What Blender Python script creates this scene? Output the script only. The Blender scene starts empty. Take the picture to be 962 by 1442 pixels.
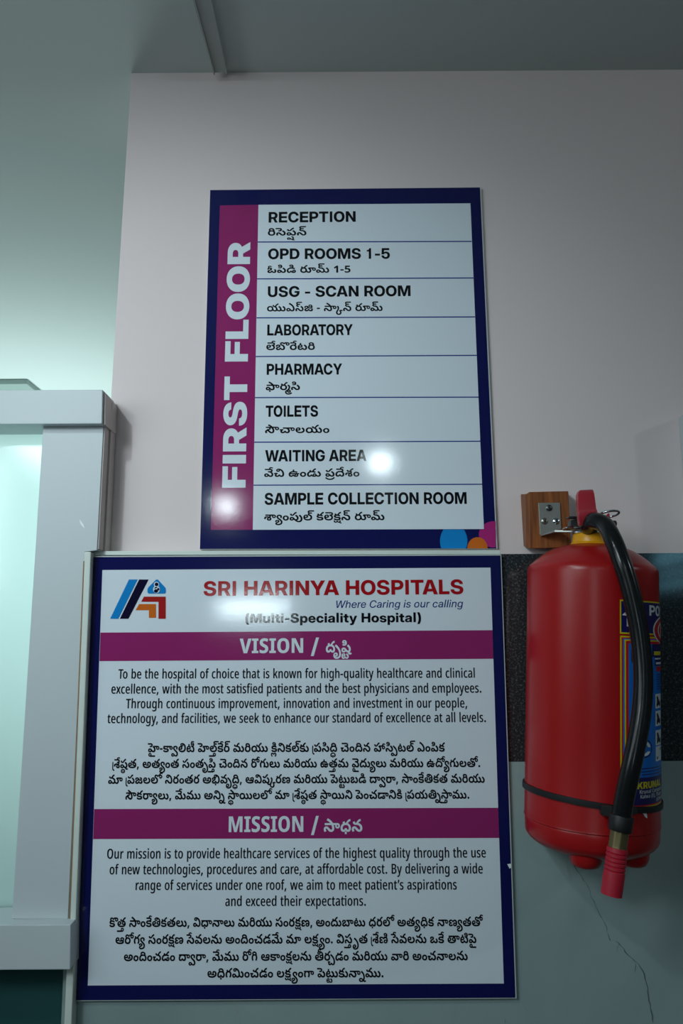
import bpy, bmesh, math, random
import numpy as np
from mathutils import Vector, Matrix
from mathutils.geometry import delaunay_2d_cdt

sc = bpy.context.scene
C = sc.collection
random.seed(7)

# ------------------------------------------------------------------ camera
FOC, CX, CY = 1121.0, 481.0, 721.0
DIST, CAMZ = 1.19, 1.75
pit, yaw, rol = math.radians(8.914), math.radians(0.072), math.radians(-0.313)
Rx = Matrix.Rotation(pit, 3, 'X'); Ry = Matrix.Rotation(yaw, 3, 'Y'); Rz = Matrix.Rotation(rol, 3, 'Z')
TOW = Matrix(((1, 0, 0), (0, 0, -1), (0, 1, 0)))
CAMR = TOW @ (Ry @ Rx @ Rz)
CAMP = Vector((0, -DIST, CAMZ))
cam = bpy.data.cameras.new('camera'); camo = bpy.data.objects.new('camera', cam); C.objects.link(camo)
camo.matrix_world = Matrix.Translation(CAMP) @ CAMR.to_4x4()
cam.sensor_fit = 'VERTICAL'; cam.sensor_height = 36.0; cam.sensor_width = 24.0
cam.lens = FOC / 1442 * 36.0
cam.clip_start = 0.02
sc.camera = camo

def P(px, py, Y=0.0):
    """the point of the plane y = Y that the photograph shows at px, py"""
    d = CAMR @ Vector(((px - CX) / FOC, (CY - py) / FOC, -1.0))
    return CAMP + d * ((Y - CAMP.y) / d.y)
def PZ(px, py, Z):
    d = CAMR @ Vector(((px - CX) / FOC, (CY - py) / FOC, -1.0))
    return CAMP + d * ((Z - CAMP.z) / d.z)

# ------------------------------------------------------------------ world, lights, exposure
ROOM_H = P(500, 101).z
w = bpy.data.worlds.new('world'); sc.world = w; w.use_nodes = True
w.node_tree.nodes['Background'].inputs[0].default_value = (0.55, 0.72, 0.75, 1)
w.node_tree.nodes['Background'].inputs[1].default_value = 0.045
sc.view_settings.view_transform = 'Standard'; sc.view_settings.look = 'None'
sc.view_settings.gamma = 1; sc.view_settings.use_curve_mapping = False
sc.view_settings.exposure = 0.0

def light(name, kind, loc, energy, color, size=0.1, aim=None, angle=120, blend=1.0, sy=None):
    l = bpy.data.lights.new(name, kind); l.energy = energy; l.color = color
    o = bpy.data.objects.new(name, l); C.objects.link(o); o.location = loc
    if kind == 'AREA':
        l.size = size
        if sy: l.shape = 'RECTANGLE'; l.size_y = sy
    else:
        l.shadow_soft_size = size
    if kind == 'SPOT': l.spot_size = math.radians(angle); l.spot_blend = blend
    if aim is not None:
        o.rotation_euler = (Vector(aim) - Vector(loc)).to_track_quat('-Z', 'Y').to_euler()
    return o
CEIL = ROOM_H - 0.03
COOL = (0.80, 0.95, 1.0)
# recessed ceiling lamp a little to the left, the one that throws the casing's shadow
light('ceiling_lamp', 'SPOT', (-0.74, -1.0, CEIL), 15, COOL, 0.03, (-0.28, 0, 1.90), 74, 1.0)
light('ceiling_lamp', 'SPOT', (2.0, -1.0, CEIL), 11, COOL, 0.05, (0.6, 0, 1.8), 100, 1.0)
light('ceiling_lamp', 'SPOT', (0.20, -2.86, CEIL), 6.5, COOL, 0.045, (-0.15, -0.3, 1.9), 80, 1.0)
light('ceiling_lamp', 'SPOT', (-0.80, -4.2, CEIL), 10, COOL, 0.05, (-0.25, -0.3, 1.9), 80, 1.0)
light('ceiling_lamp', 'SPOT', (-0.95, -1.6, CEIL - 0.02), 78, COOL, 0.30, (-0.14, 0, 1.93), 56, 1.0)  # added soft fill spot that brightens the left wall, no known fixture
light('wall_lamp', 'AREA', (-1.35, -1.15, 2.12), 3.6, COOL, 0.7, (-0.22, 0, 2.0), sy=0.45)  # unseen soft fill added from the left, hangs on no wall
light('tube_lamp', 'AREA', (-0.62, -4.4, CAMZ + 0.20), 4.6, COOL, 0.46, (-0.2, 0, 1.7), sy=0.07)
# lamps of the room behind the glazed partition
light('side_room_lamp', 'AREA', (-1.15, 1.75, 1.5), 22.5, (0.80, 1.0, 0.99), 1.0, (-1.1, 2.0, 3.0), sy=0.9)
light('side_room_lamp', 'AREA', (-0.62, 0.75, 1.98), 1.6, (0.80, 1.0, 0.98), 0.5, (-0.55, 0, 1.88), sy=0.4).data.spread = math.radians(80)

# ------------------------------------------------------------------ helpers
def parent_to(o, parent):
    if parent is not None:
        o.parent = parent
def thing(name, label, cat, loc=(0, 0, 0), group=None):
    o = bpy.data.objects.new(name, None); C.objects.link(o); o.location = loc
    o.empty_display_size = 0.05
    o['label'] = label; o['category'] = cat
    if group: o['group'] = group
    return o
def base_of(parent):
    v = Vector((0, 0, 0))
    while parent is not None:
        v += parent.location; parent = parent.parent
    return v
def mesh(name, verts, faces, mat, parent=None, smooth=None, label=None, bevel=None, kind=None):
    """one mesh object from world coordinates"""
    off = base_of(parent)
    me = bpy.data.meshes.new(name)
    me.from_pydata([tuple(Vector(v) - off) for v in verts], [], faces); me.update()
    bm = bmesh.new(); bm.from_mesh(me)
    bmesh.ops.recalc_face_normals(bm, faces=bm.faces)
    if bevel:
        es = [e for e in bm.edges if len(e.link_faces) == 2 and e.calc_face_angle(0) > 0.7]
        bmesh.ops.bevel(bm, geom=es, offset=bevel, segments=2, affect='EDGES', profile=0.6)
    bm.to_mesh(me); bm.free()
    if smooth:
        for p in me.polygons: p.use_smooth = True
        me.set_sharp_from_angle(angle=math.radians(smooth))
    o = bpy.data.objects.new(name, me); C.objects.link(o)
    me.materials.append(mat); parent_to(o, parent)
    if label: o['label'] = label
    if kind: o['kind'] = kind
    return o
BOXF = [(0, 1, 2, 3), (7, 6, 5, 4), (0, 4, 5, 1), (1, 5, 6, 2), (2, 6, 7, 3), (3, 7, 4, 0)]
def prism(name, quad, depth, mat, parent=None, **k):
    """four corner points pushed back by the vector depth"""
    q = [Vector(p) for p in quad]; d = Vector(depth)
    n = len(q)
    fs = [tuple(range(n)), tuple(range(2 * n - 1, n - 1, -1))] + [(i, i + n, (i + 1) % n + n, (i + 1) % n) for i in range(n)]
    return mesh(name, q + [p + d for p in q], fs, mat, parent, **k)
def box(name, a, b, mat, parent=None, **k):
    x0, y0, z0 = a; x1, y1, z1 = b
    return prism(name, [(x0, y0, z0), (x1, y0, z0), (x1, y0, z1), (x0, y0, z1)], (0, y1 - y0, 0), mat, parent, **k)
def lathe_data(prof, seg=48, T=Matrix.Identity(4), cap=True):
    vs, fs = [], []
    for r, z in prof:
        for i in range(seg):
            a = 2 * math.pi * i / seg; vs.append(T @ Vector((r * math.cos(a), r * math.sin(a), z)))
    for j in range(len(prof) - 1):
        for i in range(seg):
            k = (i + 1) % seg; fs.append((j * seg + i, j * seg + k, (j + 1) * seg + k, (j + 1) * seg + i))
    if cap:
        fs.append(tuple(range(seg))); fs.append(tuple(range((len(prof) - 1) * seg, len(prof) * seg)))
    return vs, fs
def smooth_path(pts, n=6):
    pts = [Vector(p) for p in pts]; out = []
    for i in range(len(pts) - 1):
        p0 = pts[max(0, i - 1)]; p1 = pts[i]; p2 = pts[i + 1]; p3 = pts[min(len(pts) - 1, i + 2)]
        for k in range(n):
            t = k / n
            out.append(0.5 * ((2 * p1) + (p2 - p0) * t + (2 * p0 - 5 * p1 + 4 * p2 - p3) * t * t + (-p0 + 3 * p1 - 3 * p2 + p3) * t ** 3))
    out.append(pts[-1]); return out
def tube_data(path, rad, seg=20, closed=False, flat=None):
    """sweep a ring along path; rad is a number or a list; flat = (axis vector, ratio)"""
    n = len(path); vs, fs = [], []
    R = rad if isinstance(rad, (list, tuple)) else [rad] * n
    up = None
    for i, p in enumerate(path):
        a = path[(i - 1) % n] if (closed or i > 0) else p
        b = path[(i + 1) % n] if (closed or i < n - 1) else p
        t = (b - a).normalized()
        if up is None:
            up = t.orthogonal().normalized()
        up = (up - t * up.dot(t)).normalized(); s = t.cross(up)
        for k in range(seg):
            q = 2 * math.pi * k / seg; v = (up * math.cos(q) + s * math.sin(q)) * R[i]
            vs.append(p + v)
    m = n if closed else n - 1
    for i in range(m):
        j = (i + 1) % n
        for k in range(seg):
            l = (k + 1) % seg; fs.append((i * seg + k, i * seg + l, j * seg + l, j * seg + k))
    if not closed:
        fs.append(tuple(range(seg))); fs.append(tuple(range((n - 1) * seg, n * seg)))
    return vs, fs

# ------------------------------------------------------------------ materials
def srgb(r, g, b):
    f = lambda c: (c / 255 / 12.92) if c / 255 <= 0.04045 else ((c / 255 + 0.055) / 1.055) ** 2.4
    return (f(r), f(g), f(b), 1.0)
def mat(name, col, rough=0.5, metal=0.0, bump=None, coat=0.0, vary=None, spec=0.5):
    m = bpy.data.materials.new(name); m.use_nodes = True; nt = m.node_tree; b = nt.nodes['Principled BSDF']
    b.inputs['Base Color'].default_value = col; b.inputs['Roughness'].default_value = rough
    b.inputs['Metallic'].default_value = metal; b.inputs['Coat Weight'].default_value = coat
    b.inputs['Coat Roughness'].default_value = 0.08; b.inputs['Specular IOR Level'].default_value = spec
    tc = nt.nodes.new('ShaderNodeTexCoord')
    if vary:
        scale, amount = vary
        n = nt.nodes.new('ShaderNodeTexNoise'); n.inputs['Scale'].default_value = scale; n.inputs['Detail'].default_value = 4
        mr = nt.nodes.new('ShaderNodeMapRange'); mr.inputs[3].default_value = 1 - amount; mr.inputs[4].default_value = 1 + amount
        mx = nt.nodes.new('ShaderNodeVectorMath'); mx.operation = 'SCALE'; mx.inputs[0].default_value = col[:3]
        nt.links.new(tc.outputs['Object'], n.inputs['Vector']); nt.links.new(n.outputs[0], mr.inputs[0])
        nt.links.new(mr.outputs[0], mx.inputs['Scale']); nt.links.new(mx.outputs[0], b.inputs['Base Color'])
    if bump:
        scale, strength, dist = bump
        n = nt.nodes.new('ShaderNodeTexNoise'); n.inputs['Scale'].default_value = scale; n.inputs['Detail'].default_value = 3
        bp = nt.nodes.new('ShaderNodeBump'); bp.inputs['Strength'].default_value = strength; bp.inputs['Distance'].default_value = dist
        nt.links.new(tc.outputs['Object'], n.inputs['Vector']); nt.links.new(n.outputs[0], bp.inputs['Height'])
        nt.links.new(bp.outputs[0], b.inputs['Normal'])
    return m
LAM = (420, 0.6, 0.00005)          # fine orange-peel of the laminated print
M = {}
M['wall'] = mat('wall_paint', srgb(226, 212, 211), 0.75, bump=(14, 0.25, 0.004), vary=(3, 0.03))
M['ceiling'] = mat('ceiling_paint', srgb(205, 214, 212), 0.85, vary=(2, 0.03))
M['side'] = mat('side_wall_paint', srgb(215, 228, 224), 0.8)
M['floor'] = mat('floor_tile', srgb(112, 112, 108), 0.4)
M['navy'] = mat('navy_print', srgb(20, 24, 82), 0.08, bump=LAM)
M['white'] = mat('white_print', srgb(222, 232, 240), 0.08, bump=LAM)
M['maroon'] = mat('maroon_print', srgb(146, 40, 104), 0.08, bump=LAM)
M['black'] = mat('black_print', srgb(14, 14, 18), 0.08, bump=LAM)
M['red'] = mat('red_print', srgb(170, 18, 28), 0.08, bump=LAM)
M['blueink'] = mat('blue_ink', srgb(24, 34, 120), 0.08, bump=LAM)
M['line'] = mat('line_print', srgb(30, 52, 138), 0.08, bump=LAM)
M['skyblue'] = mat('sky_blue_print', srgb(24, 132, 205), 0.08, bump=LAM)
M['orange'] = mat('orange_print', srgb(208, 106, 34), 0.08, bump=LAM)
M['magenta'] = mat('magenta_print', srgb(176, 44, 122), 0.08, bump=LAM)
M['ink'] = mat('dark_ink', srgb(20, 18, 48), 0.08, bump=LAM)
M['brick'] = mat('brick_red_print', srgb(168, 34, 34), 0.08, bump=LAM)
M['edge'] = mat('board_edge', srgb(196, 204, 202), 0.5)
M['trim'] = mat('cream_trim', srgb(212, 222, 214), 0.5, vary=(40, 0.06), bump=(60, 0.2, 0.001))
M['casing'] = mat('white_laminate', srgb(194, 203, 206), 0.45, vary=(6, 0.02))
M['caseside'] = mat('raw_edge', srgb(196, 186, 184), 0.6, vary=(30, 0.06))
M['teal'] = mat('teal_panel', srgb(44, 84, 84), 0.25, vary=(2, 0.05))
M['seal'] = mat('brown_sealant', srgb(150, 118, 84), 0.7, vary=(90, 0.3))
M['gap'] = mat('dark_gap', srgb(40, 46, 46), 0.6)
M['track'] = mat('grey_aluminium', srgb(176, 182, 180), 0.45)
M['fixture'] = mat('fixture_grey', srgb(150, 168, 164), 0.6)
M['steel'] = mat('bare_steel', srgb(176, 178, 172), 0.38, 0.85, bump=(80, 0.1, 0.0005), vary=(40, 0.12))
M['chrome'] = mat('chrome', srgb(205, 210, 214), 0.15, 1.0)
M['darksteel'] = mat('dark_steel', srgb(84, 86, 88), 0.35, 0.8)
M['brass'] = mat('brass', srgb(132, 120, 86), 0.4, 0.8)
M['red_paint'] = mat('red_enamel', srgb(166, 24, 26), 0.30, coat=0.0, spec=0.4, vary=(5, 0.08), bump=(8, 0.10, 0.002))
M['lever'] = mat('red_lever_plastic', srgb(172, 40, 54), 0.35, coat=0.3)
M['nozzle'] = mat('red_nozzle_plastic', srgb(180, 24, 48), 0.5)
M['yellow'] = mat('yellow_paint', srgb(226, 158, 14), 0.35, vary=(60, 0.1))
M['rubber'] = mat('black_rubber', srgb(24, 26, 28), 0.20, bump=(900, 0.1, 0.0002), spec=0.3)
M['strap'] = mat('black_strap', srgb(22, 22, 24), 0.5)
M['screw'] = mat('screw_steel', srgb(150, 146, 136), 0.3, 0.9)
M['hole'] = mat('screw_recess', srgb(30, 28, 26), 0.6)
M['lab_navy'] = mat('label_navy', srgb(24, 20, 92), 0.35)
M['lab_blue'] = mat('label_blue', srgb(0, 110, 205), 0.35)
M['lab_yellow'] = mat('label_yellow', srgb(212, 196, 20), 0.35)
M['lab_white'] = mat('label_white', srgb(214, 222, 224), 0.35)
M['lab_red'] = mat('label_red', srgb(190, 22, 30), 0.35)
M['lab_black'] = mat('label_black', srgb(16, 16, 22), 0.35)
M['chip'] = mat('white_chip', srgb(236, 244, 246), 0.4)
M['vein'] = mat('marble_vein', srgb(92, 104, 104), 0.3, vary=(120, 0.4))
M['vein_soft'] = mat('marble_vein_soft', srgb(150, 162, 158), 0.3, vary=(60, 0.2))

def glowing(name, col, strength):
    m = mat(name, col, 0.4); b = m.node_tree.nodes['Principled BSDF']
    b.inputs['Emission Color'].default_value = col; b.inputs['Emission Strength'].default_value = strength
    return m
M['transom'] = glowing('lit_transom_glass', srgb(120, 190, 215), 5.0)  # glow of the added panel that tints the granite's reflection teal
M['maroon_tape'] = mat('maroon_tape', srgb(120, 40, 60), 0.5)  # red stripes of the added reflection panel
def granite():
    m = mat('black_granite', srgb(30, 32, 33), 0.07); nt = m.node_tree; b = nt.nodes['Principled BSDF']
    tc = nt.nodes.new('ShaderNodeTexCoord'); n = nt.nodes.new('ShaderNodeTexNoise'); n.inputs['Scale'].default_value = 330; n.inputs['Detail'].default_value = 5; n.inputs['Roughness'].default_value = 0.7
    r = nt.nodes.new('ShaderNodeValToRGB'); e = r.color_ramp.elements
    e[0].position = 0.50; e[0].color = srgb(38, 42, 44); e[1].position = 0.78; e[1].color = srgb(150, 158, 160)
    x = r.color_ramp.elements.new(0.62); x.color = srgb(76, 82, 84)
    nt.links.new(tc.outputs['Object'], n.inputs['Vector']); nt.links.new(n.outputs[0], r.inputs[0]); nt.links.new(r.outputs[0], b.inputs['Base Color'])
    return m
def marble():
    m = mat('white_marble', srgb(206, 216, 214), 0.18); nt = m.node_tree; b = nt.nodes['Principled BSDF']
    tc = nt.nodes.new('ShaderNodeTexCoord'); n = nt.nodes.new('ShaderNodeTexNoise'); n.inputs['Scale'].default_value = 2.4; n.inputs['Detail'].default_value = 6; n.inputs['Distortion'].default_value = 1.2
    r = nt.nodes.new('ShaderNodeValToRGB'); e = r.color_ramp.elements
    e[0].position = 0.35; e[0].color = srgb(138, 158, 158); e[1].position = 0.65; e[1].color = srgb(156, 174, 173)
    nt.links.new(tc.outputs['Object'], n.inputs['Vector']); nt.links.new(n.outputs[0], r.inputs[0]); nt.links.new(r.outputs[0], b.inputs['Base Color'])
    return m
def wood():
    m = mat('stained_wood', srgb(120, 74, 34), 0.5); nt = m.node_tree; b = nt.nodes['Principled BSDF']
    tc = nt.nodes.new('ShaderNodeTexCoord'); mp = nt.nodes.new('ShaderNodeMapping'); mp.inputs['Scale'].default_value = (110, 40, 7)
    n = nt.nodes.new('ShaderNodeTexNoise'); n.inputs['Scale'].default_value = 1.6; n.inputs['Detail'].default_value = 5; n.inputs['Distortion'].default_value = 0.6
    r = nt.nodes.new('ShaderNodeValToRGB'); e = r.color_ramp.elements
    e[0].position = 0.3; e[0].color = srgb(104, 54, 20); e[1].position = 0.7; e[1].color = srgb(156, 88, 36)
    nt.links.new(tc.outputs['Object'], mp.inputs[0]); nt.links.new(mp.outputs[0], n.inputs['Vector']); nt.links.new(n.outputs[0], r.inputs[0]); nt.links.new(r.outputs[0], b.inputs['Base Color'])
    bp = nt.nodes.new('ShaderNodeBump'); bp.inputs['Strength'].default_value = 0.2; bp.inputs['Distance'].default_value = 0.001
    nt.links.new(n.outputs[0], bp.inputs['Height']); nt.links.new(bp.outputs[0], b.inputs['Normal'])
    return m
def frosted():
    m = bpy.data.materials.new('frosted_glass'); m.use_nodes = True; nt = m.node_tree; nt.nodes.clear()
    o = nt.nodes.new('ShaderNodeOutputMaterial'); t = nt.nodes.new('ShaderNodeBsdfTranslucent'); t.inputs[0].default_value = srgb(240, 252, 250)
    d = nt.nodes.new('ShaderNodeBsdfDiffuse'); d.inputs[0].default_value = srgb(200, 226, 226)
    g = nt.nodes.new('ShaderNodeBsdfGlossy'); g.inputs['Roughness'].default_value = 0.12
    a = nt.nodes.new('ShaderNodeMixShader'); a.inputs[0].default_value = 0.25; c = nt.nodes.new('ShaderNodeMixShader'); c.inputs[0].default_value = 0.05
    nt.links.new(t.outputs[0], a.inputs[1]); nt.links.new(d.outputs[0], a.inputs[2]); nt.links.new(a.outputs[0], c.inputs[1]); nt.links.new(g.outputs[0], c.inputs[2]); nt.links.new(c.outputs[0], o.inputs[0])
    return m
M['granite'] = granite(); M['marble'] = marble(); M['wood'] = wood(); M['frost'] = frosted()

# letter outlines: each glyph is a list of contours, each contour a run of steps (dx, 2 * dy + 1 for a corner
# or 2 * dy for a curve handle) in 1/500 of the letter size
GLYPHS = [[[0,1,0,729,82,1,0,-727]],[[24,1,0,729,150,1,42,0,60,-60,34,-110,0,-75,0,-74,-35,-108,-63,-56,-44,1,-92,1,0,137,92,1,18,0,26,24,14,48,0,31,0,32,-14,46,-26,24,-18,1,-58,1,0,-583],[228,1,-82,
329,90,1,84,-327]],[[24,1,0,729,270,1,0,-147,-184,1,0,-143,170,1,0,-141,-170,1,0,-145,184,1,0,-147]],[[188,-11,-50,0,-80,90,-45,168,0,119,0,118,45,168,80,90,50,1,32,0,57,-40,43,-72,28,-102,
4,-61,-88,1,-2,28,-14,48,-19,32,-25,16,-15,1,-29,0,-39,-54,-21,-102,0,-67,0,-70,21,-100,39,-54,29,1,15,0,24,16,20,32,13,46,3,31,88,1,-4,-64,-28,-100,-43,-72,-57,-40]],[[24,1,0,729,148,1,42,
0,62,-60,33,-110,0,-75,0,-74,-34,-112,-61,-60,-42,1,-100,1,0,145,94,1,18,0,26,26,14,46,0,31,0,32,-14,46,-26,24,-18,1,-56,1,0,-583]],[[10,581,0,149,302,1,0,-147,-108,1,0,-579,-86,1,0,581]],
[[186,-11,-48,0,-80,90,-45,168,0,119,0,118,45,168,80,90,48,1,50,0,78,-90,46,-168,0,-117,0,-120,-46,-168,-78,-88],[186,141,27,0,39,52,22,100,0,73,0,72,-22,100,-39,52,-27,1,-26,0,-38,-52,-22,
-100,0,-71,0,-72,22,-100,38,-52]],[[24,1,0,729,90,1,104,-335,6,-16,17,-60,19,-72,8,-29,-10,-45,-1,36,-1,92,-1,86,0,27,0,321,87,1,0,-727,-90,1,-96,307,-7,22,-21,72,-24,88,-14,49,16,17,2,-54,
2,-96,0,-74,0,-19,0,-307]],[[147,703,42,0,55,-66,26,-112,0,-65,0,-14,-2,-36,-2,-11,-60,51,1,4,0,12,0,3,0,28,-11,56,-25,40,-23,1,-18,0,-18,-32,0,-25,0,-20,9,-26,7,-7,-61,-39,-11,24,-8,56,0,
29,0,40,20,72,44,46],[16,237,0,74,32,118,64,72,46,1,46,0,62,-68,32,-116,0,-79,0,-72,-31,-112,-63,-64,-46,1,-48,0,-62,64,-32,112],[88,249,0,-60,35,-76,35,1,22,0,31,34,16,60,0,39,0,40,-15,64,
-32,36,-22,1,-24,0,-30,-36,-16,-62]],[[265,-11,-21,0,-39,24,-41,60,-24,53,-10,24,-14,26,-9,10,-5,1,-7,0,-11,-24,0,-15,0,-26,12,-54,11,-31,-72,-43,-9,34,-12,78,0,49,0,46,22,70,38,42,26,1,22,
0,36,-26,30,-52,17,-37,15,-30,20,-36,18,-12,10,1,14,0,18,38,0,39,0,48,-20,70,-34,58,-19,25,41,113,29,-32,47,-88,28,-110,0,-69,0,-64,-24,-94,-48,-54],[233,549,0,-36,-13,-62,-12,-17,-13,-20,
-36,-22,-29,1,-36,1,0,111,34,1,14,0,14,8,4,9,4,4,2,16,0,9,0,12,-3,16,-3,7,-4,6,-14,8,-16,1,-134,1,0,115,127,1,35,0,41,-22,15,-23,10,-16,13,-56]],[[269,-11,-24,0,-37,28,-38,66,-26,59,-14,32,
-16,24,-10,1,-9,0,-15,-24,0,-23,0,-32,16,-22,11,1,12,0,24,40,5,47,42,-87,-10,-28,-21,-48,-33,-28,-27,1,-30,0,-38,44,-17,72,0,41,0,52,22,70,41,40,25,1,22,0,32,-22,30,-48,20,-41,15,-34,21,-36,
17,-12,11,1,14,0,18,40,0,39,0,46,-20,72,-34,56,-19,25,40,113,29,-32,48,-88,28,-110,0,-69,0,-64,-24,-96,-47,-52],[116,397,-24,0,-37,30,-25,72,-8,63,70,37,6,-52,12,-44,12,1,8,0,14,22,12,31,22,
57,18,44,30,50,37,24,26,3,4,-119,-17,0,-24,-20,-20,-32,-11,-27,-17,-41,-9,-24,-26,-42,-33,-24]],[[-106,-403,-19,0,-27,18,-24,42,-17,41,-10,24,-13,20,-8,1,-6,0,-10,-16,0,-17,0,-18,12,-16,7,1,
9,0,16,26,4,31,30,-59,-8,-20,-16,-32,-24,-20,-19,1,-23,0,-28,32,-12,52,0,29,0,52,36,62,27,1,25,0,32,-34,20,-43,12,-20,14,-26,10,-10,8,1,12,0,10,28,0,21,0,40,-30,56,-20,25,32,91,22,-22,34,
-60,19,-76,0,-45,0,-44,-17,-66,-34,-36],[-45,-467,-21,0,-26,24,-12,40,0,23,0,8,2,14,2,9,56,17,-2,-4,-2,-12,0,-3,0,-10,6,-14,6,1,6,0,8,8,6,9,22,-71,-12,-16,-24,-16]],[[265,-11,-21,0,-39,24,
-41,60,-24,53,-10,24,-14,26,-9,10,-5,1,-7,0,-11,-24,0,-15,0,-26,12,-54,11,-31,-72,-43,-9,34,-12,78,0,49,0,46,22,70,38,42,26,1,22,0,36,-26,30,-52,17,-37,15,-30,20,-36,16,-12,10,1,16,0,18,38,
0,43,0,40,-16,70,-32,58,-46,34,-30,1,28,107,40,1,38,-24,58,-82,32,-114,0,-75,0,-64,-24,-96,-48,-56],[101,529,0,32,15,56,16,21,-1,-19,-16,24,-18,62,0,35,0,32,13,48,11,17,9,12,21,16,33,8,24,1,
146,1,0,-109,-152,1,-12,0,-14,-2,-4,-3,-6,-4,-4,-16,0,-11,0,-8,4,-18,4,-5,5,-4,12,0,13,1,70,1,0,-109,-70,1,-12,0,-12,-6,-4,-3,-7,-10,0,-17,0,-8,3,-14,3,-3,3,-6,11,-4,8,1,19,1,10,-109,-35,1,
-25,0,-38,28,-23,62]],[[75,1,0,505,-65,1,0,97,45,10,27,50,8,69,60,1,0,-727]],[[158,1,-96,1,0,145,92,1,34,0,43,50,21,98,0,73,0,72,-21,98,-44,50,-34,1,-93,1,0,145,98,1,56,0,81,-90,45,-162,0,
-111,0,-112,-44,-164,-82,-88],[110,729,0,-727,-86,1,0,729]],[[24,1,0,729,128,1,48,-291,4,-24,10,-76,12,-80,10,-76,2,-23,-22,1,4,24,9,76,11,80,10,76,4,25,48,293,128,1,0,-727,-85,1,0,319,0,26,
1,72,1,84,1,84,0,41,10,1,-5,-40,-12,-88,-11,-84,-11,-70,-3,-23,-54,-317,-70,1,-54,319,-4,24,-10,70,-12,84,-12,88,-6,41,12,1,0,-40,0,-84,2,-84,1,-72,0,-25,0,-317]],[[168,-11,-48,0,-68,60,-36,
112,0,81,83,1,1,-36,16,-50,32,-26,20,1,20,0,28,20,15,36,0,25,0,20,-13,32,-28,24,-22,9,-37,17,-53,22,-54,104,0,79,0,68,36,102,64,58,42,1,44,0,62,-58,36,-106,0,-75,-80,1,-2,48,-32,52,-27,1,
-17,0,-25,-20,-15,-36,0,-21,0,-22,12,-28,26,-22,22,-7,32,-13,30,-12,44,-36,28,-52,12,-66,0,-41,0,-72,-34,-104,-68,-56]],[[245,349,0,-129,-167,1,0,131]],[[160,-11,-40,0,-61,60,-35,108,-3,73,
81,1,0,-32,16,-48,26,-28,17,1,17,0,26,32,15,54,0,39,0,36,-15,56,-26,32,-16,1,-22,0,-30,-38,-6,-31,-78,1,11,431,241,1,0,-137,-165,1,-5,-147,0,1,12,26,36,26,22,1,24,0,44,-38,34,-66,20,-90,0,
-51,0,-76,-34,-116,-64,-68]],[[290,-11,-23,0,-33,20,-24,44,-10,37,10,1,-13,-38,-29,-46,-36,-16,-24,1,-31,0,-40,40,-19,64,0,39,0,40,16,56,35,48,29,23,18,16,20,28,0,21,0,12,-4,16,-10,12,-10,1,
-14,0,-12,-24,0,-15,0,-14,4,-18,0,-5,-63,-35,-5,18,-6,48,0,25,0,32,21,56,44,36,33,1,35,0,41,-36,17,-60,0,-35,0,-36,-13,-54,-35,-48,-33,-25,-20,-16,-16,-24,0,-17,0,-14,14,-20,16,1,20,0,20,28,
10,42,2,23,66,1,2,-40,14,-38,19,-14,11,1,16,0,14,34,0,23,0,32,-20,44,-13,17,40,109,17,-18,29,-58,19,-76,0,-47,0,-52,-20,-80,-44,-48],[120,669,32,0,40,-52,10,-47,-52,-27,-4,12,-8,16,-10,8,-8,
1,-12,0,-14,-22,0,-17,0,-20,12,-28,10,-11,-52,-39,-10,16,-16,58,0,39,0,32,17,54,37,34]],[[269,-11,-24,0,-37,28,-38,66,-26,59,-14,32,-16,24,-10,1,-9,0,-15,-24,0,-23,0,-32,16,-22,11,1,12,0,24,
40,5,47,42,-87,-10,-28,-21,-48,-33,-28,-27,1,-30,0,-38,44,-17,72,0,41,0,52,22,70,41,40,25,1,22,0,32,-22,30,-48,20,-41,15,-34,21,-36,17,-12,11,1,14,0,18,40,0,39,0,46,-20,72,-34,56,-19,25,40,
113,29,-32,48,-88,28,-110,0,-69,0,-64,-24,-96,-47,-52],[127,423,-21,0,-36,12,-16,11,16,89,10,-8,24,-12,12,1,18,0,24,14,13,34,0,33,0,9,0,42,-25,50,-18,1,-10,0,-13,-16,0,-15,0,-12,7,-12,10,-6,
6,1,18,0,26,38,10,35,20,-79,-11,-20,-21,-34,-28,-20,-22,1,-23,0,-31,26,-16,48,0,35,0,52,39,66,41,1,30,0,43,-46,23,-80,0,-51,0,-88,-53,-86]],[[297,-11,-29,0,-40,20,-28,40,-12,27,5,-1,-12,-32,
-27,-38,-30,-14,-18,1,-40,0,-50,112,0,105,0,96,48,132,86,68,58,1,31,0,50,-12,47,-28,27,-19,-31,-115,-27,24,-41,26,-37,10,-22,1,-41,0,-52,-44,-24,-80,0,-47,0,-54,18,-46,15,1,17,0,20,48,2,41,
62,1,2,-38,20,-46,25,-7,7,-4,19,-2,11,1,13,0,16,22,0,25,0,16,-11,22,-10,1,-10,0,-13,-22,0,-23,0,-18,9,-30,8,-11,-49,-27,-9,22,-8,62,0,21,0,62,38,76,36,1,23,0,35,-38,18,-66,0,-39,0,-30,-9,
-58,-21,-46,-38,-28],[198,423,-21,0,-36,12,-16,11,15,89,10,-8,24,-12,13,1,17,0,24,14,14,34,0,33,0,9,0,42,-25,50,-19,1,-10,0,-12,-16,0,-15,0,-12,6,-12,11,-6,6,1,18,0,25,38,10,35,20,-79,-10,
-20,-22,-34,-28,-20,-21,1,-23,0,-32,26,-16,48,0,35,0,52,40,66,40,1,31,0,43,-46,22,-80,0,-51,0,-88,-52,-86]],[[16,237,0,74,32,118,64,72,46,1,46,0,62,-68,32,-116,0,-79,0,-72,-31,-112,-63,-64,
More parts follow.
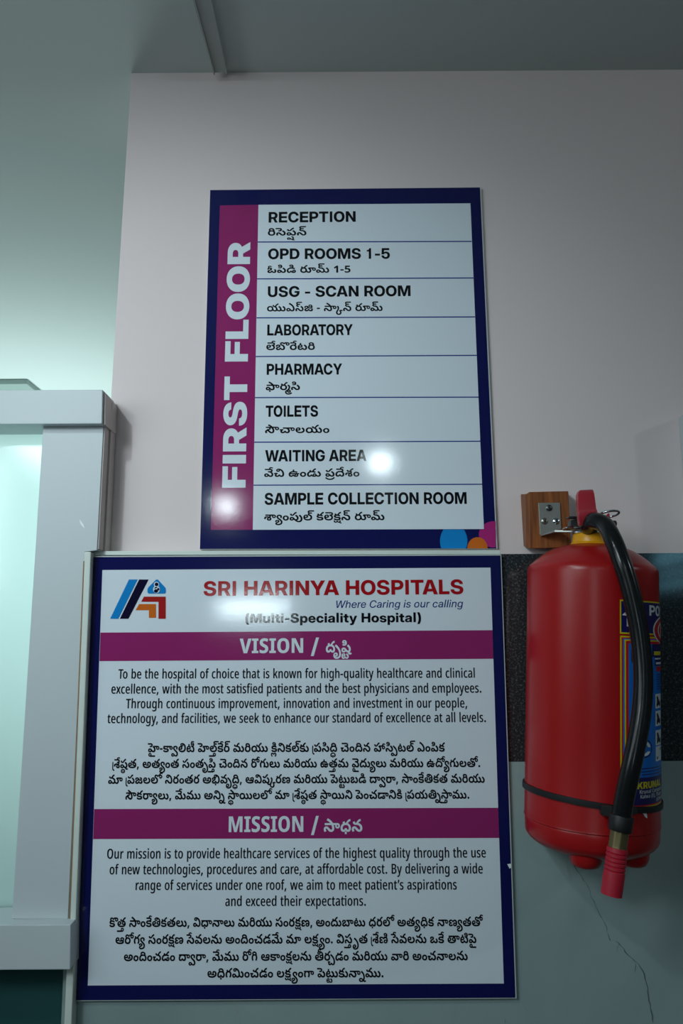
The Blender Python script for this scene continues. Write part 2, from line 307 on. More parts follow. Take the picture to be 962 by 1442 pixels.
-46,1,-48,0,-62,64,-32,112],[88,249,0,-60,35,-76,35,1,22,0,31,34,16,60,0,39,0,40,-15,64,-32,36,-22,1,-24,0,-30,-36,-16,-62],[137,397,-24,0,-37,30,-24,72,-8,63,70,37,6,-52,12,-44,12,1,7,0,15,
22,12,31,22,57,17,44,31,50,37,24,25,3,4,-119,-16,0,-24,-20,-20,-32,-12,-27,-16,-41,-9,-24,-27,-42,-32,-24]],[[52,-11,-38,0,-54,70,-22,55,39,89,11,-24,22,-40,26,-24,16,1,16,0,19,40,0,39,0,46,
-21,70,-33,58,-19,25,40,113,8,-8,16,-20,6,-11,5,-23,21,-28,30,-68,18,-84,0,-55,0,-96,-54,-116],[265,183,-23,0,-30,28,-18,42,-6,48,0,23,0,38,13,56,7,23,54,-7,-10,-22,-14,-40,0,-29,0,-26,16,
-32,12,1,14,0,14,28,0,25,0,28,-24,24,-20,1,-196,1,0,117,153,1,31,0,40,-6,28,-18,12,-19,12,-20,16,-56,0,-45,0,-66,-43,-86]],[[269,-11,-24,0,-37,28,-38,66,-26,59,-14,32,-16,24,-10,1,-9,0,-15,
-24,0,-23,0,-32,16,-22,11,1,12,0,24,40,5,47,42,-87,-10,-28,-21,-48,-33,-28,-27,1,-30,0,-38,44,-17,74,0,41,0,50,22,70,41,40,25,1,22,0,32,-22,30,-48,20,-41,15,-34,21,-36,17,-12,9,1,16,0,18,40,
0,43,0,38,-16,70,-32,58,-46,34,-30,1,27,107,41,1,38,-24,57,-82,33,-114,0,-75,0,-64,-24,-100,-47,-52],[102,529,0,32,15,56,16,21,-1,-19,-16,24,-18,62,0,35,0,32,14,48,10,17,9,12,21,16,33,8,25,
1,145,1,0,-109,-153,1,-12,0,-12,-2,-5,-3,-5,-4,-5,-16,0,-11,0,-8,4,-18,5,-5,4,-4,12,0,14,1,70,1,0,-109,-70,1,-12,0,-12,-6,-4,-3,-8,-10,0,-17,0,-8,4,-14,2,-3,4,-6,10,-4,8,1,18,1,10,-109,-34,
1,-24,0,-39,28,-23,62],[442,-11,-38,0,-53,70,-23,55,39,89,11,-24,22,-40,26,-24,15,1,17,0,19,40,0,39,0,46,-21,72,-34,56,-18,25,40,113,30,-32,47,-88,27,-110,0,-69,0,-96,-54,-116]],[[208,1,-77,
1,0,345,0,28,1,84,1,33,-3,-6,-16,-32,-8,-11,-40,-65,-38,97,116,185,64,1]],[[16,193,0,125,131,1,0,-123]],[[151,421,33,0,51,-46,29,-90,0,-63,0,-72,-32,-104,-62,-54,-50,1,-28,0,-49,20,-19,19,0,
131,19,-18,51,-28,24,1,23,0,30,20,15,42,0,33,0,46,-33,46,-34,1,-17,0,-30,-10,-10,-5,-30,31,13,341,194,1,0,-127,-129,1,-6,-113,8,4,22,6]],[[176,-11,-46,0,-69,68,-37,120,0,81,0,473,84,1,0,
-457,0,-38,17,-60,31,-36,20,1,20,0,32,36,16,60,0,39,0,459,85,1,0,-471,0,-80,-38,-120,-69,-68]],[[188,-11,-52,0,-79,92,-44,170,0,115,0,118,46,168,79,90,49,1,32,0,57,-38,44,-68,27,-94,3,-59,
-88,1,-2,24,-12,40,-19,28,-24,16,-15,1,-28,0,-40,-54,-22,-100,0,-69,0,-72,22,-100,40,-52,29,1,24,0,35,32,18,60,0,41,20,-3,-94,1,0,129,158,1,0,-99,0,-92,-41,-138,-74,-78]],[[2,1,124,729,114,
1,126,-727,-96,1,-50,325,-12,78,-24,162,-12,97,24,1,-13,-96,-24,-162,-12,-77,-51,-323],[86,143,0,137,195,1,0,-135]],[[16,237,0,74,32,118,64,72,46,1,46,0,62,-68,32,-116,0,-77,0,-74,-31,-112,
-63,-64,-46,1,-48,0,-62,64,-32,112],[88,245,0,-58,35,-74,35,1,22,0,31,32,16,60,0,37,0,40,-15,60,-32,36,-22,1,-24,0,-30,-36,-16,-60],[366,-11,-38,0,-52,70,-24,55,40,89,10,-24,23,-40,25,-24,
16,1,17,0,19,40,0,39,0,46,-20,76,-34,62,-21,27,36,101,32,-32,49,-88,29,-110,0,-69,0,-96,-54,-116],[542,-11,-38,0,-53,70,-23,55,39,89,11,-24,22,-40,26,-24,16,1,16,0,18,40,0,39,0,46,-20,72,
-33,56,-19,25,40,113,30,-32,47,-88,27,-110,0,-69,0,-96,-54,-116],[340,397,-24,0,-36,30,-26,72,-6,63,69,37,5,-52,14,-44,10,1,8,0,15,22,13,31,20,57,18,44,32,50,36,24,26,3,4,-119,-17,0,-24,-20,
-20,-32,-11,-27,-16,-41,-10,-24,-26,-42,-34,-24]],[[52,-11,-38,0,-53,70,-23,55,39,89,11,-24,22,-40,26,-24,16,1,16,0,19,40,0,39,0,46,-21,72,-33,56,-19,25,40,113,30,-32,47,-88,27,-110,0,-69,0,
-96,-54,-116]],[[269,-11,-24,0,-37,28,-38,66,-26,59,-14,32,-16,24,-10,1,-9,0,-15,-24,0,-23,0,-32,16,-22,11,1,12,0,24,40,5,47,42,-87,-10,-28,-21,-48,-33,-28,-27,1,-30,0,-38,44,-17,72,0,41,0,
52,22,70,41,40,25,1,22,0,32,-22,30,-48,20,-41,15,-34,21,-36,16,-12,10,1,16,0,18,40,0,45,0,64,-20,116,-37,100,-47,88,-54,68,-28,25,34,127,34,-28,64,-86,58,-108,43,-132,25,-144,0,-79,0,-64,
-24,-100,-47,-52]],[[265,-11,-21,0,-39,24,-41,60,-24,53,-10,24,-14,26,-9,10,-5,1,-7,0,-11,-24,0,-15,0,-26,12,-54,11,-31,-72,-43,-9,34,-12,78,0,49,0,46,22,70,38,42,26,1,22,0,36,-26,30,-52,17,
-37,15,-30,20,-36,18,-12,10,1,14,0,18,38,0,39,0,48,-20,70,-34,58,-19,25,41,113,29,-32,47,-88,28,-110,0,-69,0,-64,-24,-94,-48,-54],[52,529,0,32,14,56,16,21,0,-19,-16,24,-18,62,0,35,0,32,12,
48,11,17,9,12,22,16,32,8,25,1,145,1,0,-109,-152,1,-12,0,-14,-2,-4,-3,-6,-4,-4,-16,0,-11,0,-8,4,-18,5,-5,5,-4,12,0,13,1,69,1,0,-109,-70,1,-12,0,-12,-6,-4,-3,-6,-10,0,-17,0,-8,2,-14,4,-3,3,-6,
11,-4,8,1,18,1,0,-109,-24,1,-25,0,-39,28,-22,62]],[[290,-11,-23,0,-32,20,-25,44,-10,37,10,1,-13,-38,-29,-46,-36,-16,-24,1,-31,0,-40,40,-19,64,0,39,0,40,16,58,36,46,28,23,18,16,20,28,0,21,0,
12,-4,16,-10,12,-10,1,-14,0,-12,-24,0,-15,0,-14,4,-18,0,-5,-63,-35,-5,18,-6,48,0,25,0,32,21,56,44,36,33,1,35,0,41,-36,17,-60,0,-35,0,-36,-13,-54,-35,-48,-33,-25,-20,-16,-16,-24,0,-17,0,-14,
14,-20,16,1,20,0,20,28,10,42,2,23,66,1,4,-58,24,-34,16,1,16,0,16,30,0,25,0,16,-4,28,-2,11,62,37,7,-20,9,-56,0,-35,0,-44,-20,-72,-42,-40],[270,235,-30,0,-44,32,-30,50,-9,29,17,99,16,-46,43,
-56,31,1,25,0,25,42,0,37,0,23,0,24,-10,42,-19,24,-13,1,-11,0,-13,-14,0,-15,0,-12,6,-12,12,-8,6,1,18,0,25,40,10,33,19,-77,-10,-20,-21,-34,-28,-20,-21,1,-36,0,-36,56,0,53,0,52,41,64,41,1,30,0,
45,-48,23,-88,0,-57,0,-46,-19,-84,-45,-54]],[[265,-11,-21,0,-39,24,-41,60,-24,53,-10,24,-14,26,-9,10,-5,1,-7,0,-11,-24,0,-15,0,-26,12,-54,11,-31,-72,-43,-9,34,-12,78,0,49,0,46,22,70,38,42,
26,1,22,0,36,-26,30,-52,17,-37,15,-30,20,-36,18,-12,10,1,14,0,18,40,0,43,0,62,-20,114,-16,51,-8,45,-27,60,-75,104,-38,33,32,123,36,-30,68,-90,60,-114,22,-67,8,-49,14,-56,16,-118,0,-55,0,-64,
-24,-94,-48,-54],[482,183,-22,0,-31,28,-17,42,-8,48,0,23,0,42,14,52,7,23,55,-7,-11,-22,-13,-40,0,-29,0,-26,15,-32,11,1,15,0,13,28,0,25,0,28,-22,24,-20,1,-421,1,0,117,377,1,30,0,40,-6,29,-18,
12,-19,13,-20,15,-56,0,-45,0,-66,-43,-86]],[[94,-347,-43,0,-53,62,-25,98,0,55,0,48,14,86,21,76,22,72,14,72,0,37,0,48,-20,68,-20,29,48,101,22,-32,27,-76,11,-80,0,-43,0,-48,-14,-88,-21,-80,
-21,-76,-15,-74,0,-35,0,-50,29,-52,22,1,18,0,24,26,12,46,0,31,0,46,-22,70,-14,23,12,109,140,1,0,-111,-88,1,6,13,17,-32,17,-88,0,-39,0,-96,-66,-104]],[[24,1,0,729,86,1,0,-579,162,1,0,-147]],
[[24,1,0,729,150,1,41,0,55,-48,29,-82,0,-53,0,-44,-17,-64,-30,-44,-20,-9,0,-1,22,-2,37,-46,21,-76,0,-49,0,-62,-30,-92,-56,-52,-40,1],[108,133,63,1,25,0,28,46,0,41,0,26,-13,40,-23,20,-16,1,
-64,1],[108,433,58,1,15,0,21,20,10,36,0,25,0,38,-24,46,-22,1,-58,1]],[[136,1,0,263,-134,467,98,1,58,-211,8,-28,14,-56,7,-27,-15,1,6,28,14,56,6,29,56,213,98,1,-132,-465,0,-261]],[[196,-11,
-59,0,-81,76,-40,128,0,81,0,72,28,100,50,56,32,1,32,0,37,-44,17,-68,0,-33,0,-46,-20,-68,-38,-32,-28,1,-20,0,-32,20,-22,32,-8,15,12,97,6,-14,16,-32,22,-18,12,1,14,0,19,22,0,29,0,16,-11,28,
-12,1,-17,0,-23,-58,0,-41,0,-37,0,-22,11,-52,25,-48,44,-28,34,1,46,0,58,64,0,71,0,48,-32,74,-30,25,20,65,24,21,28,-24,40,-64,21,-84,0,-59,0,-72,-37,-116,-77,-68],[372,549,0,-36,-14,-62,-11,
-17,-13,-20,-36,-22,-30,1,-42,1,0,111,41,1,14,0,14,8,5,9,2,4,3,16,0,9,0,12,-3,16,-3,7,-4,6,-15,8,-16,1,-201,1,0,115,195,1,36,0,40,-22,14,-23,11,-16,13,-56],[312,857,32,0,39,-52,11,-47,-53,
-25,-3,12,-8,14,-11,8,-7,1,-12,0,-14,-20,0,-19,0,-18,12,-30,9,-11,-51,-39,-10,18,-16,58,0,37,0,32,17,56,37,32]],[[286,-11,-20,0,-31,20,-25,44,-11,37,11,1,-13,-38,-29,-46,-36,-16,-24,1,-31,0,
-40,40,-19,64,0,39,0,40,16,56,35,48,29,23,18,16,20,28,0,21,0,12,-4,16,-10,12,-10,1,-14,0,-12,-24,0,-15,0,-14,4,-18,0,-5,-63,-35,-5,18,-6,48,0,25,0,32,21,56,44,36,33,1,35,0,41,-36,17,-60,0,
-35,0,-36,-13,-54,-35,-48,-33,-25,-20,-16,-16,-24,0,-17,0,-14,14,-20,16,1,20,0,20,28,10,42,2,23,66,1,2,-40,14,-38,20,-14,10,1,21,0,15,46,0,35,0,48,-22,84,-34,64,-19,21,41,93,12,1,27,-36,43,
-84,24,-110,0,-69,0,-64,-24,-96,-48,-52],[497,399,-23,0,-30,28,-18,42,-7,50,0,19,0,42,13,54,7,21,55,-5,-11,-22,-13,-40,0,-29,0,-26,15,-30,13,1,14,0,13,28,0,23,0,28,-23,24,-20,1,-62,1,-18,0,
-18,-32,-2,-35,-63,1,-3,32,-19,36,-19,1,-3,1,-11,0,-16,-26,0,-25,0,-16,8,-20,14,-12,9,1,12,1,8,-109,-17,1,-28,0,-44,42,-24,74,0,55,0,44,20,72,39,40,27,1,4,1,21,0,31,-26,21,-42,3,-23,-5,1,6,
24,19,44,34,24,26,1,20,1,34,0,46,-16,18,-27,12,-18,16,-58,0,-43,0,-68,-44,-86]],[[16,237,0,74,32,118,64,72,46,1,46,0,62,-68,32,-116,0,-79,0,-72,-31,-112,-63,-64,-46,1,-48,0,-62,64,-32,112],
[88,249,0,-60,35,-76,35,1,22,0,31,34,16,60,0,39,0,40,-15,64,-32,36,-22,1,-24,0,-30,-36,-16,-62],[284,549,0,-36,-14,-62,-11,-17,-13,-20,-36,-22,-29,1,-31,1,0,111,28,1,14,0,15,8,4,9,3,4,3,16,
0,9,0,12,-3,16,-4,7,-3,6,-15,8,-16,1,-145,1,0,115,139,1,36,0,40,-22,14,-23,10,-16,14,-56],[224,857,32,0,39,-52,10,-47,-51,-25,-4,12,-8,14,-11,8,-7,1,-12,0,-14,-20,0,-19,0,-18,12,-30,9,-11,
-51,-39,-10,18,-16,58,0,37,0,32,16,56,38,32]],[[298,-11,-20,0,-30,20,-25,44,-11,37,10,1,-13,-38,-29,-46,-34,-16,-25,1,-29,0,-40,40,-24,68,-10,90,0,47,0,64,18,100,32,68,42,36,26,1,29,0,37,
-40,19,-64,0,-41,0,-50,-21,-64,-40,-32,-30,1,-17,0,-31,20,-23,32,-7,15,18,97,6,-14,16,-32,22,-18,12,1,14,0,19,22,0,29,0,16,-11,28,-12,1,-12,0,-24,-28,-14,-68,0,-59,0,-15,0,-40,10,-52,21,-24,
15,1,20,0,21,28,9,42,2,23,66,1,4,-40,12,-38,20,-14,10,1,22,0,15,46,0,35,0,44,-21,72,-32,56,-20,25,40,113,30,-32,47,-88,27,-110,0,-69,0,-64,-24,-96,-47,-52],[166,629,-4,-143,-60,1,-4,145]],
[[24,1,0,729,86,1,0,-283,140,1,0,285,87,1,0,-727,-87,1,0,297,-140,1,0,-295]],[[269,-11,-24,0,-37,28,-38,66,-26,59,-14,32,-16,24,-10,1,-9,0,-15,-24,0,-23,0,-32,16,-22,11,1,12,0,24,40,5,47,42,
-87,-10,-28,-21,-48,-33,-28,-27,1,-30,0,-38,44,-17,72,0,41,0,52,22,70,41,40,25,1,22,0,32,-22,30,-48,20,-41,15,-34,21,-36,17,-12,11,1,14,0,18,40,0,45,0,62,-20,114,-17,49,-8,45,-27,60,-74,104,
-39,33,33,123,36,-30,68,-90,60,-114,22,-67,7,-49,15,-56,16,-118,0,-55,0,-64,-24,-96,-47,-52],[148,-139,4,147,60,1,4,-145],[482,183,-22,0,-31,28,-17,42,-8,48,0,23,0,42,14,52,7,23,55,-7,-11,
-22,-13,-40,0,-29,0,-26,15,-32,11,1,15,0,13,28,0,25,0,28,-22,24,-20,1,-421,1,0,117,377,1,30,0,40,-6,29,-18,12,-19,13,-20,15,-56,0,-45,0,-66,-43,-86]],[[54,-403,-40,0,-60,56,-34,98,0,69,0,60,
30,102,56,64,40,9,6,0,3,-2,7,1,28,0,41,-34,25,-68,0,-45,0,-60,-44,-78,-38,1,-24,0,-34,36,-19,66,0,43,0,20,4,52,5,17,1,6,-6,-2,1,5,6,28,21,62,20,66,14,64,0,33,0,38,-23,66,-34,29,36,113,47,
-40,42,-120,0,-73,0,-34,-11,-72,-22,-80,-18,-49,-2,-6,1,-12,-2,-3,-9,-24,-14,-44,0,-25,0,-22,12,-24,9,1,10,0,11,20,0,17,0,16,-16,28,-16,1,-10,0,-16,0,-4,-3,-2,0,-4,0,-3,1,-15,-8,-20,-36,-9,
-48,0,-27,0,-56,39,-60,36,1,30,0,50,40,23,57,51,-69,-31,-70,-73,-68]],[[265,-11,-21,0,-39,24,-41,60,-24,53,-10,24,-14,26,-9,10,-5,1,-7,0,-11,-24,0,-15,0,-26,12,-54,11,-31,-72,-43,-9,34,-12,
78,0,49,0,46,22,70,38,42,26,1,22,0,36,-26,30,-52,17,-37,15,-30,20,-36,18,-12,10,1,14,0,18,38,0,39,0,48,-20,70,-34,58,-19,25,41,113,29,-32,47,-88,28,-110,0,-69,0,-64,-24,-94,-48,-54],[127,
423,-21,0,-36,12,-16,11,16,89,10,-8,24,-12,12,1,18,0,24,14,13,34,0,33,0,9,0,42,-25,50,-18,1,-10,0,-13,-16,0,-15,0,-12,7,-12,10,-6,6,1,18,0,26,38,10,35,20,-79,-11,-20,-21,-34,-28,-20,-22,1,
-23,0,-31,26,-16,48,0,35,0,52,39,66,41,1,30,0,43,-46,23,-80,0,-51,0,-88,-53,-86]],[[265,-11,-21,0,-39,24,-41,60,-24,53,-10,24,-14,26,-9,10,-5,1,-7,0,-11,-24,0,-15,0,-26,12,-54,11,-31,-72,
-43,-9,34,-12,78,0,49,0,46,22,70,38,42,26,1,22,0,36,-26,30,-52,17,-37,15,-30,20,-36,18,-12,10,1,14,0,18,40,0,43,0,82,-33,146,-27,61,-10,47,-24,46,-60,66,-26,23,32,121,44,-40,82,-114,32,-79,
6,-37,26,-68,30,-156,0,-85,0,-64,-24,-94,-48,-54],[471,249,-23,0,-30,28,-18,44,-7,48,0,23,0,40,13,54,8,21,54,-7,-11,-20,-13,-40,0,-31,0,-24,15,-32,13,1,14,0,14,28,0,23,0,30,-24,24,-20,1,
-224,1,1,-8,1,-20,0,-11,0,-32,-10,-56,-13,-15,-13,-20,-37,-16,-33,1,-36,1,0,105,46,1,10,0,15,4,4,9,3,6,2,12,0,9,0,20,-8,9,-4,6,-12,4,-10,1,-94,1,0,117,368,1,31,0,40,-8,29,-18,12,-17,12,-20,
16,-60,0,-43,0,-64,-43,-88]],[[301,-11,-21,0,-32,22,-25,44,-11,35,11,1,-12,-40,-29,-44,-36,-16,-19,1,-27,0,-40,36,-22,64,0,45,0,32,17,68,21,21,-1,-23,-63,1,0,121,140,1,0,-105,-24,-10,-20,
-40,0,-23,0,-28,18,-28,13,1,21,0,23,52,2,41,66,1,3,-40,13,-38,19,-14,11,1,13,0,16,20,8,38,0,23,0,40,-16,64,-28,56,-38,38,-23,11,113,13,20,-24,28,-60,16,-80,0,-47,0,-64,-25,-96,-46,-52],[512,
183,-23,0,-30,28,-17,42,-8,48,0,23,0,42,14,52,6,23,56,-7,-12,-22,-12,-40,0,-29,0,-26,14,-32,13,1,14,0,14,28,0,25,0,28,-24,24,-20,1,-363,1,0,117,320,1,30,0,40,-6,29,-18,12,-19,13,-20,15,-56,
0,-45,0,-66,-43,-86]],[[194,-11,-58,0,-80,76,-40,128,0,81,0,72,28,100,50,56,32,1,32,0,37,-44,17,-68,0,-33,0,-46,-20,-68,-38,-32,-28,1,-20,0,-32,20,-22,32,-8,15,12,97,6,-14,16,-32,22,-18,12,
1,14,0,19,22,0,29,0,16,-11,28,-12,1,-17,0,-23,-58,0,-41,0,-37,0,-22,11,-52,25,-48,44,-28,34,1,46,0,58,64,0,69,0,48,-28,60,-30,33,40,117,40,-38,49,-128,0,-89,0,-72,-37,-116,-79,-68]],[[15,
209,0,64,30,98,55,58,38,1,40,0,54,-56,28,-100,0,-63,0,-64,-29,-100,-55,-56,-38,1,-39,0,-55,58,-29,98],[84,209,0,-44,26,-64,28,1,18,0,24,28,12,50,0,31,0,44,-28,64,-26,1,-17,0,-25,-28,-12,
-48]],[[98,1,-96,729,92,1,37,-327,5,-48,10,-98,9,-98,4,-47,-19,1,6,48,9,98,10,98,6,49,39,329,86,1,40,-327,6,-48,10,-98,10,-98,4,-47,-18,1,4,48,9,98,9,98,6,49,36,329,94,1,-98,-727,-96,1,-46,
373,-6,40,-10,110,-8,75,24,1,-8,-74,-12,-110,-4,-39,-48,-371]],[[269,-11,-24,0,-37,28,-38,66,-26,59,-14,32,-16,24,-10,1,-9,0,-15,-24,0,-23,0,-32,16,-22,11,1,12,0,24,40,5,47,42,-87,-10,-28,
-21,-48,-33,-28,-27,1,-30,0,-38,44,-17,74,0,41,0,50,22,70,41,40,25,1,22,0,32,-22,30,-48,20,-41,15,-34,21,-36,17,-12,9,1,16,0,18,38,0,43,0,52,-26,84,-45,54,-29,9,-42,1,0,111,53,1,11,-19,50,
-18,66,-74,34,-108,0,-75,0,-64,-24,-100,-47,-52],[348,549,0,-36,-14,-62,-12,-17,-13,-20,-35,-22,-30,1,-72,1,0,111,70,1,14,0,14,8,4,9,4,4,2,16,0,9,0,12,-2,16,-4,7,-4,6,-14,8,-16,1,-201,1,0,
115,195,1,35,0,41,-20,14,-25,10,-16,14,-56],[287,857,33,0,38,-52,11,-47,-52,-25,-3,12,-8,14,-11,8,-7,1,-13,0,-13,-20,0,-19,0,-18,11,-30,9,-11,-52,-39,-9,18,-15,58,0,37,0,32,16,56,36,32]],
[[301,-11,-21,0,-32,22,-25,44,-11,35,11,1,-12,-40,-29,-44,-36,-16,-19,1,-27,0,-40,36,-22,64,0,45,0,32,17,68,21,21,-1,-23,-63,1,0,121,140,1,0,-105,-24,-10,-20,-40,0,-23,0,-28,18,-28,13,1,21,
0,23,52,2,41,66,1,3,-40,13,-38,19,-14,11,1,13,0,18,24,9,52,0,39,0,66,-17,120,-34,104,-50,70,-32,15,-6,4,-17,4,-5,1,-14,0,-14,-20,0,-19,0,-20,11,-18,9,1,12,0,12,20,0,19,0,28,-16,38,-7,13,61,
15,5,-16,10,-48,0,-27,0,-68,-39,-68,-36,1,-23,0,-35,32,-20,60,0,45,0,44,22,64,43,40,32,1,52,0,81,-80,58,-138,29,-174,0,-91,0,-80,-25,-108,-49,-56]],[[300,-11,-28,0,-41,20,-28,40,-11,27,4,-1,
-12,-32,-26,-38,-32,-14,-18,1,-42,0,-50,112,0,105,0,96,48,132,88,68,60,1,31,0,50,-12,47,-28,27,-19,-31,-113,-27,22,-41,28,-37,8,-23,1,-30,0,-46,-20,-29,-42,-7,-29,-4,-16,-4,-44,0,-23,0,-52,
18,-44,17,1,17,0,20,40,3,41,63,1,2,-32,20,-44,25,-7,7,-4,19,-2,10,1,14,0,17,22,0,25,0,16,-12,22,-10,1,-10,0,-13,-22,0,-25,0,-18,9,-32,8,-11,-49,-29,-9,22,-8,64,0,21,0,40,18,48,33,22,23,1,34,
0,42,-54,0,-61,0,-30,-9,-56,-21,-44,-38,-28],[37,223,25,103,367,1,0,-101],[239,629,-3,-143,-60,1,-4,145]],[[297,-11,-29,0,-40,20,-28,40,-12,27,5,-1,-12,-32,-27,-38,-30,-14,-18,1,-40,0,-50,
112,0,105,0,96,48,132,86,68,58,1,31,0,50,-12,47,-28,27,-19,-31,-115,-27,24,-41,26,-37,10,-22,1,-41,0,-52,-44,-24,-80,0,-47,0,-54,18,-46,15,1,17,0,20,48,2,41,62,1,2,-38,20,-46,25,-7,7,-4,19,
-2,11,1,13,0,16,22,0,25,0,16,-11,22,-10,1,-10,0,-13,-22,0,-23,0,-18,9,-30,8,-11,-49,-27,-9,22,-8,62,0,21,0,62,38,76,36,1,23,0,35,-38,18,-66,0,-39,0,-30,-9,-58,-21,-46,-38,-28],[190,397,-24,
0,-36,30,-25,72,-7,63,70,37,5,-52,13,-44,11,1,7,0,15,22,13,31,21,57,17,44,32,50,36,24,26,3,4,-119,-16,0,-25,-20,-20,-32,-11,-27,-16,-41,-10,-24,-26,-42,-33,-24]],[[-195,-295,-44,0,-73,48,
-55,88,-21,57,42,77,28,-74,74,-78,49,1,47,0,76,76,27,77,43,-75,-20,-58,-56,-86,-72,-48]],[[276,-11,-21,0,-31,20,-26,44,-12,37,13,3,-15,-42,-28,-44,-30,-16,-20,1,-40,0,-50,112,0,101,0,88,43,
136,79,76,54,1,56,0,78,-78,42,-134,0,-87,0,-68,-24,-96,-42,-48],[264,113,16,0,17,46,0,55,0,52,-23,76,-44,44,-34,1,-6,1,-32,0,-46,-44,-24,-76,0,-51,0,-54,18,-46,15,1,17,0,20,44,2,49,66,1,2,
-48,22,-44],[337,549,0,-36,-14,-62,-11,-17,-13,-20,-36,-22,-29,1,-31,1,0,111,29,1,14,0,14,8,4,9,4,4,2,16,0,9,0,12,-3,16,-3,7,-4,6,-14,8,-16,1,-182,1,0,115,175,1,35,0,41,-22,14,-23,11,-16,13,
-56],[277,857,32,0,39,-52,10,-47,-52,-25,-2,12,-9,14,-11,8,-7,1,-13,0,-12,-20,0,-19,0,-18,11,-30,9,-11,-52,-39,-9,18,-16,58,0,37,0,32,17,56,36,32]],[[212,-11,-34,0,-40,38,-18,62,0,39,0,34,
14,52,24,44,18,21,4,4,2,12,3,5,17,24,14,28,0,17,0,22,-14,18,-16,5,23,93,27,0,34,-32,16,-50,0,-29,0,-40,-22,-64,-20,-23,-18,-22,-26,-38,-13,-34,0,-19,0,-18,10,-28,13,1,13,0,13,26,0,21,0,34,
-31,52,-47,28,-25,1,-29,0,-18,-36,0,-27,0,-16,4,-24,2,-7,-64,-37,-6,22,-8,52,0,29,0,44,22,68,52,40,42,1,29,0,59,-24,24,-27,32,-32,29,-94,0,-57,0,-66,-47,-74],[160,397,-24,0,-36,30,-25,72,-7,
63,69,37,5,-52,14,-44,11,1,7,0,15,22,13,31,21,57,17,44,32,50,36,24,26,3,4,-119,-17,0,-24,-20,-20,-32,-11,-27,-16,-41,-10,-24,-26,-42,-33,-24]],[[212,-11,-34,0,-40,38,-18,62,0,39,0,34,14,52,
24,44,18,21,4,4,2,12,3,5,17,24,14,28,0,19,0,22,-14,24,-14,13,21,69,27,-4,34,-28,16,-44,0,-27,0,-40,-22,-64,-20,-23,-18,-22,-26,-38,-13,-34,0,-19,0,-18,10,-28,13,1,13,0,13,26,0,21,0,34,-31,
52,-47,28,-25,1,-29,0,-18,-36,0,-27,0,-16,4,-24,2,-7,-64,-37,-6,22,-8,52,0,29,0,44,22,68,51,40,43,1,29,0,59,-26,25,-27,31,-30,29,-94,0,-57,0,-66,-47,-74],[402,205,-22,0,-31,28,-17,42,-8,48,
0,23,0,40,14,52,8,23,54,-7,-11,-22,-13,-40,0,-29,0,-24,15,-34,12,1,15,0,13,30,0,23,0,28,-23,24,-20,1,-330,1,0,117,286,1,31,0,40,-6,29,-18,12,-19,12,-18,16,-60,0,-43,0,-66,-44,-84]],[[86,
-403,-36,0,-46,24,-27,42,-11,50,0,29,0,44,31,64,37,29,18,16,18,20,0,17,0,16,-10,16,-12,1,-13,0,-10,-20,0,-11,0,-12,3,-16,2,-3,-60,-29,-4,14,-6,42,0,19,0,44,44,68,44,1,30,0,38,-36,18,-56,0,
-27,0,-50,-28,-54,-26,-23,-20,-16,-20,-18,-6,-14,0,-11,0,-12,20,-24,28,1,27,0,48,32,29,60,0,47,0,38,-16,66,-42,82,-38,57,-26,36,-34,74,-18,80,0,47,0,44,24,82,49,50,37,1,24,0,40,-20,30,-44,
17,-68,0,-43,0,-44,-17,-72,-10,-25,-54,71,6,14,6,32,0,23,0,24,-12,28,-19,16,-13,1,-23,0,-17,-42,0,-23,0,-22,12,-42,24,-42,20,-27,36,-56,46,-84,26,-76,10,-76,0,-39,0,-68,-27,-98,-47,-62,-61,
-32]],[[270,-7,-7,0,-15,0,-6,1,-26,12,-43,70,-29,67,-14,32,-16,24,-10,1,-9,0,-15,-24,0,-23,0,-32,16,-22,11,1,12,0,24,40,5,47,42,-87,-10,-28,-21,-48,-33,-28,-27,1,-30,0,-38,44,-17,72,0,41,0,
52,22,70,41,40,25,1,22,0,32,-22,30,-48,20,-41,15,-34,21,-36,17,-12,11,1,14,0,18,40,0,39,0,46,-20,72,-34,56,-19,25,40,113,29,-32,48,-88,28,-112,0,-71,0,-92,-53,-112],[382,-159,-31,0,-59,40,
-60,88,-34,69,75,47,13,-38,27,-52,35,-28,26,1,21,0,37,32,22,76,0,65,0,64,-24,92,-38,72,-19,25,41,113,30,-32,50,-104,32,-138,0,-85,0,-92,-35,-136,-65,-72],[116,397,-24,0,-37,30,-25,72,-8,63,
70,37,6,-52,12,-44,12,1,8,0,14,22,12,31,22,57,18,44,30,50,37,24,26,3,4,-119,-17,0,-24,-20,-20,-32,-11,-27,-17,-41,-9,-24,-26,-42,-33,-24]],[[192,-11,-57,0,-79,76,-40,128,0,81,0,72,28,100,50,
56,32,1,32,0,37,-44,17,-68,0,-33,0,-46,-20,-68,-38,-32,-28,1,-20,0,-32,20,-22,32,-8,15,12,97,6,-14,16,-32,22,-18,12,1,14,0,19,22,0,29,0,16,-11,28,-12,1,-17,0,-23,-58,0,-41,0,-37,0,-22,11,
-52,25,-48,44,-28,34,1,49,0,55,64,0,73,0,56,-32,84,-27,33,50,81,12,1,19,-28,30,-72,19,-92,0,-55,0,-80,-37,-118,-80,-66],[192,529,0,32,14,56,17,21,-1,-19,-16,24,-18,62,0,35,0,32,13,48,11,17,
8,12,22,16,32,8,26,1,144,1,0,-109,-152,1,-12,0,-13,-2,-5,-3,-4,-4,-6,-16,0,-11,0,-8,5,-18,5,-5,4,-4,12,0,14,1,69,1,0,-109,-70,1,-12,0,-12,-6,-4,-3,-7,-10,0,-17,0,-8,4,-14,2,-3,4,-6,10,-4,8,
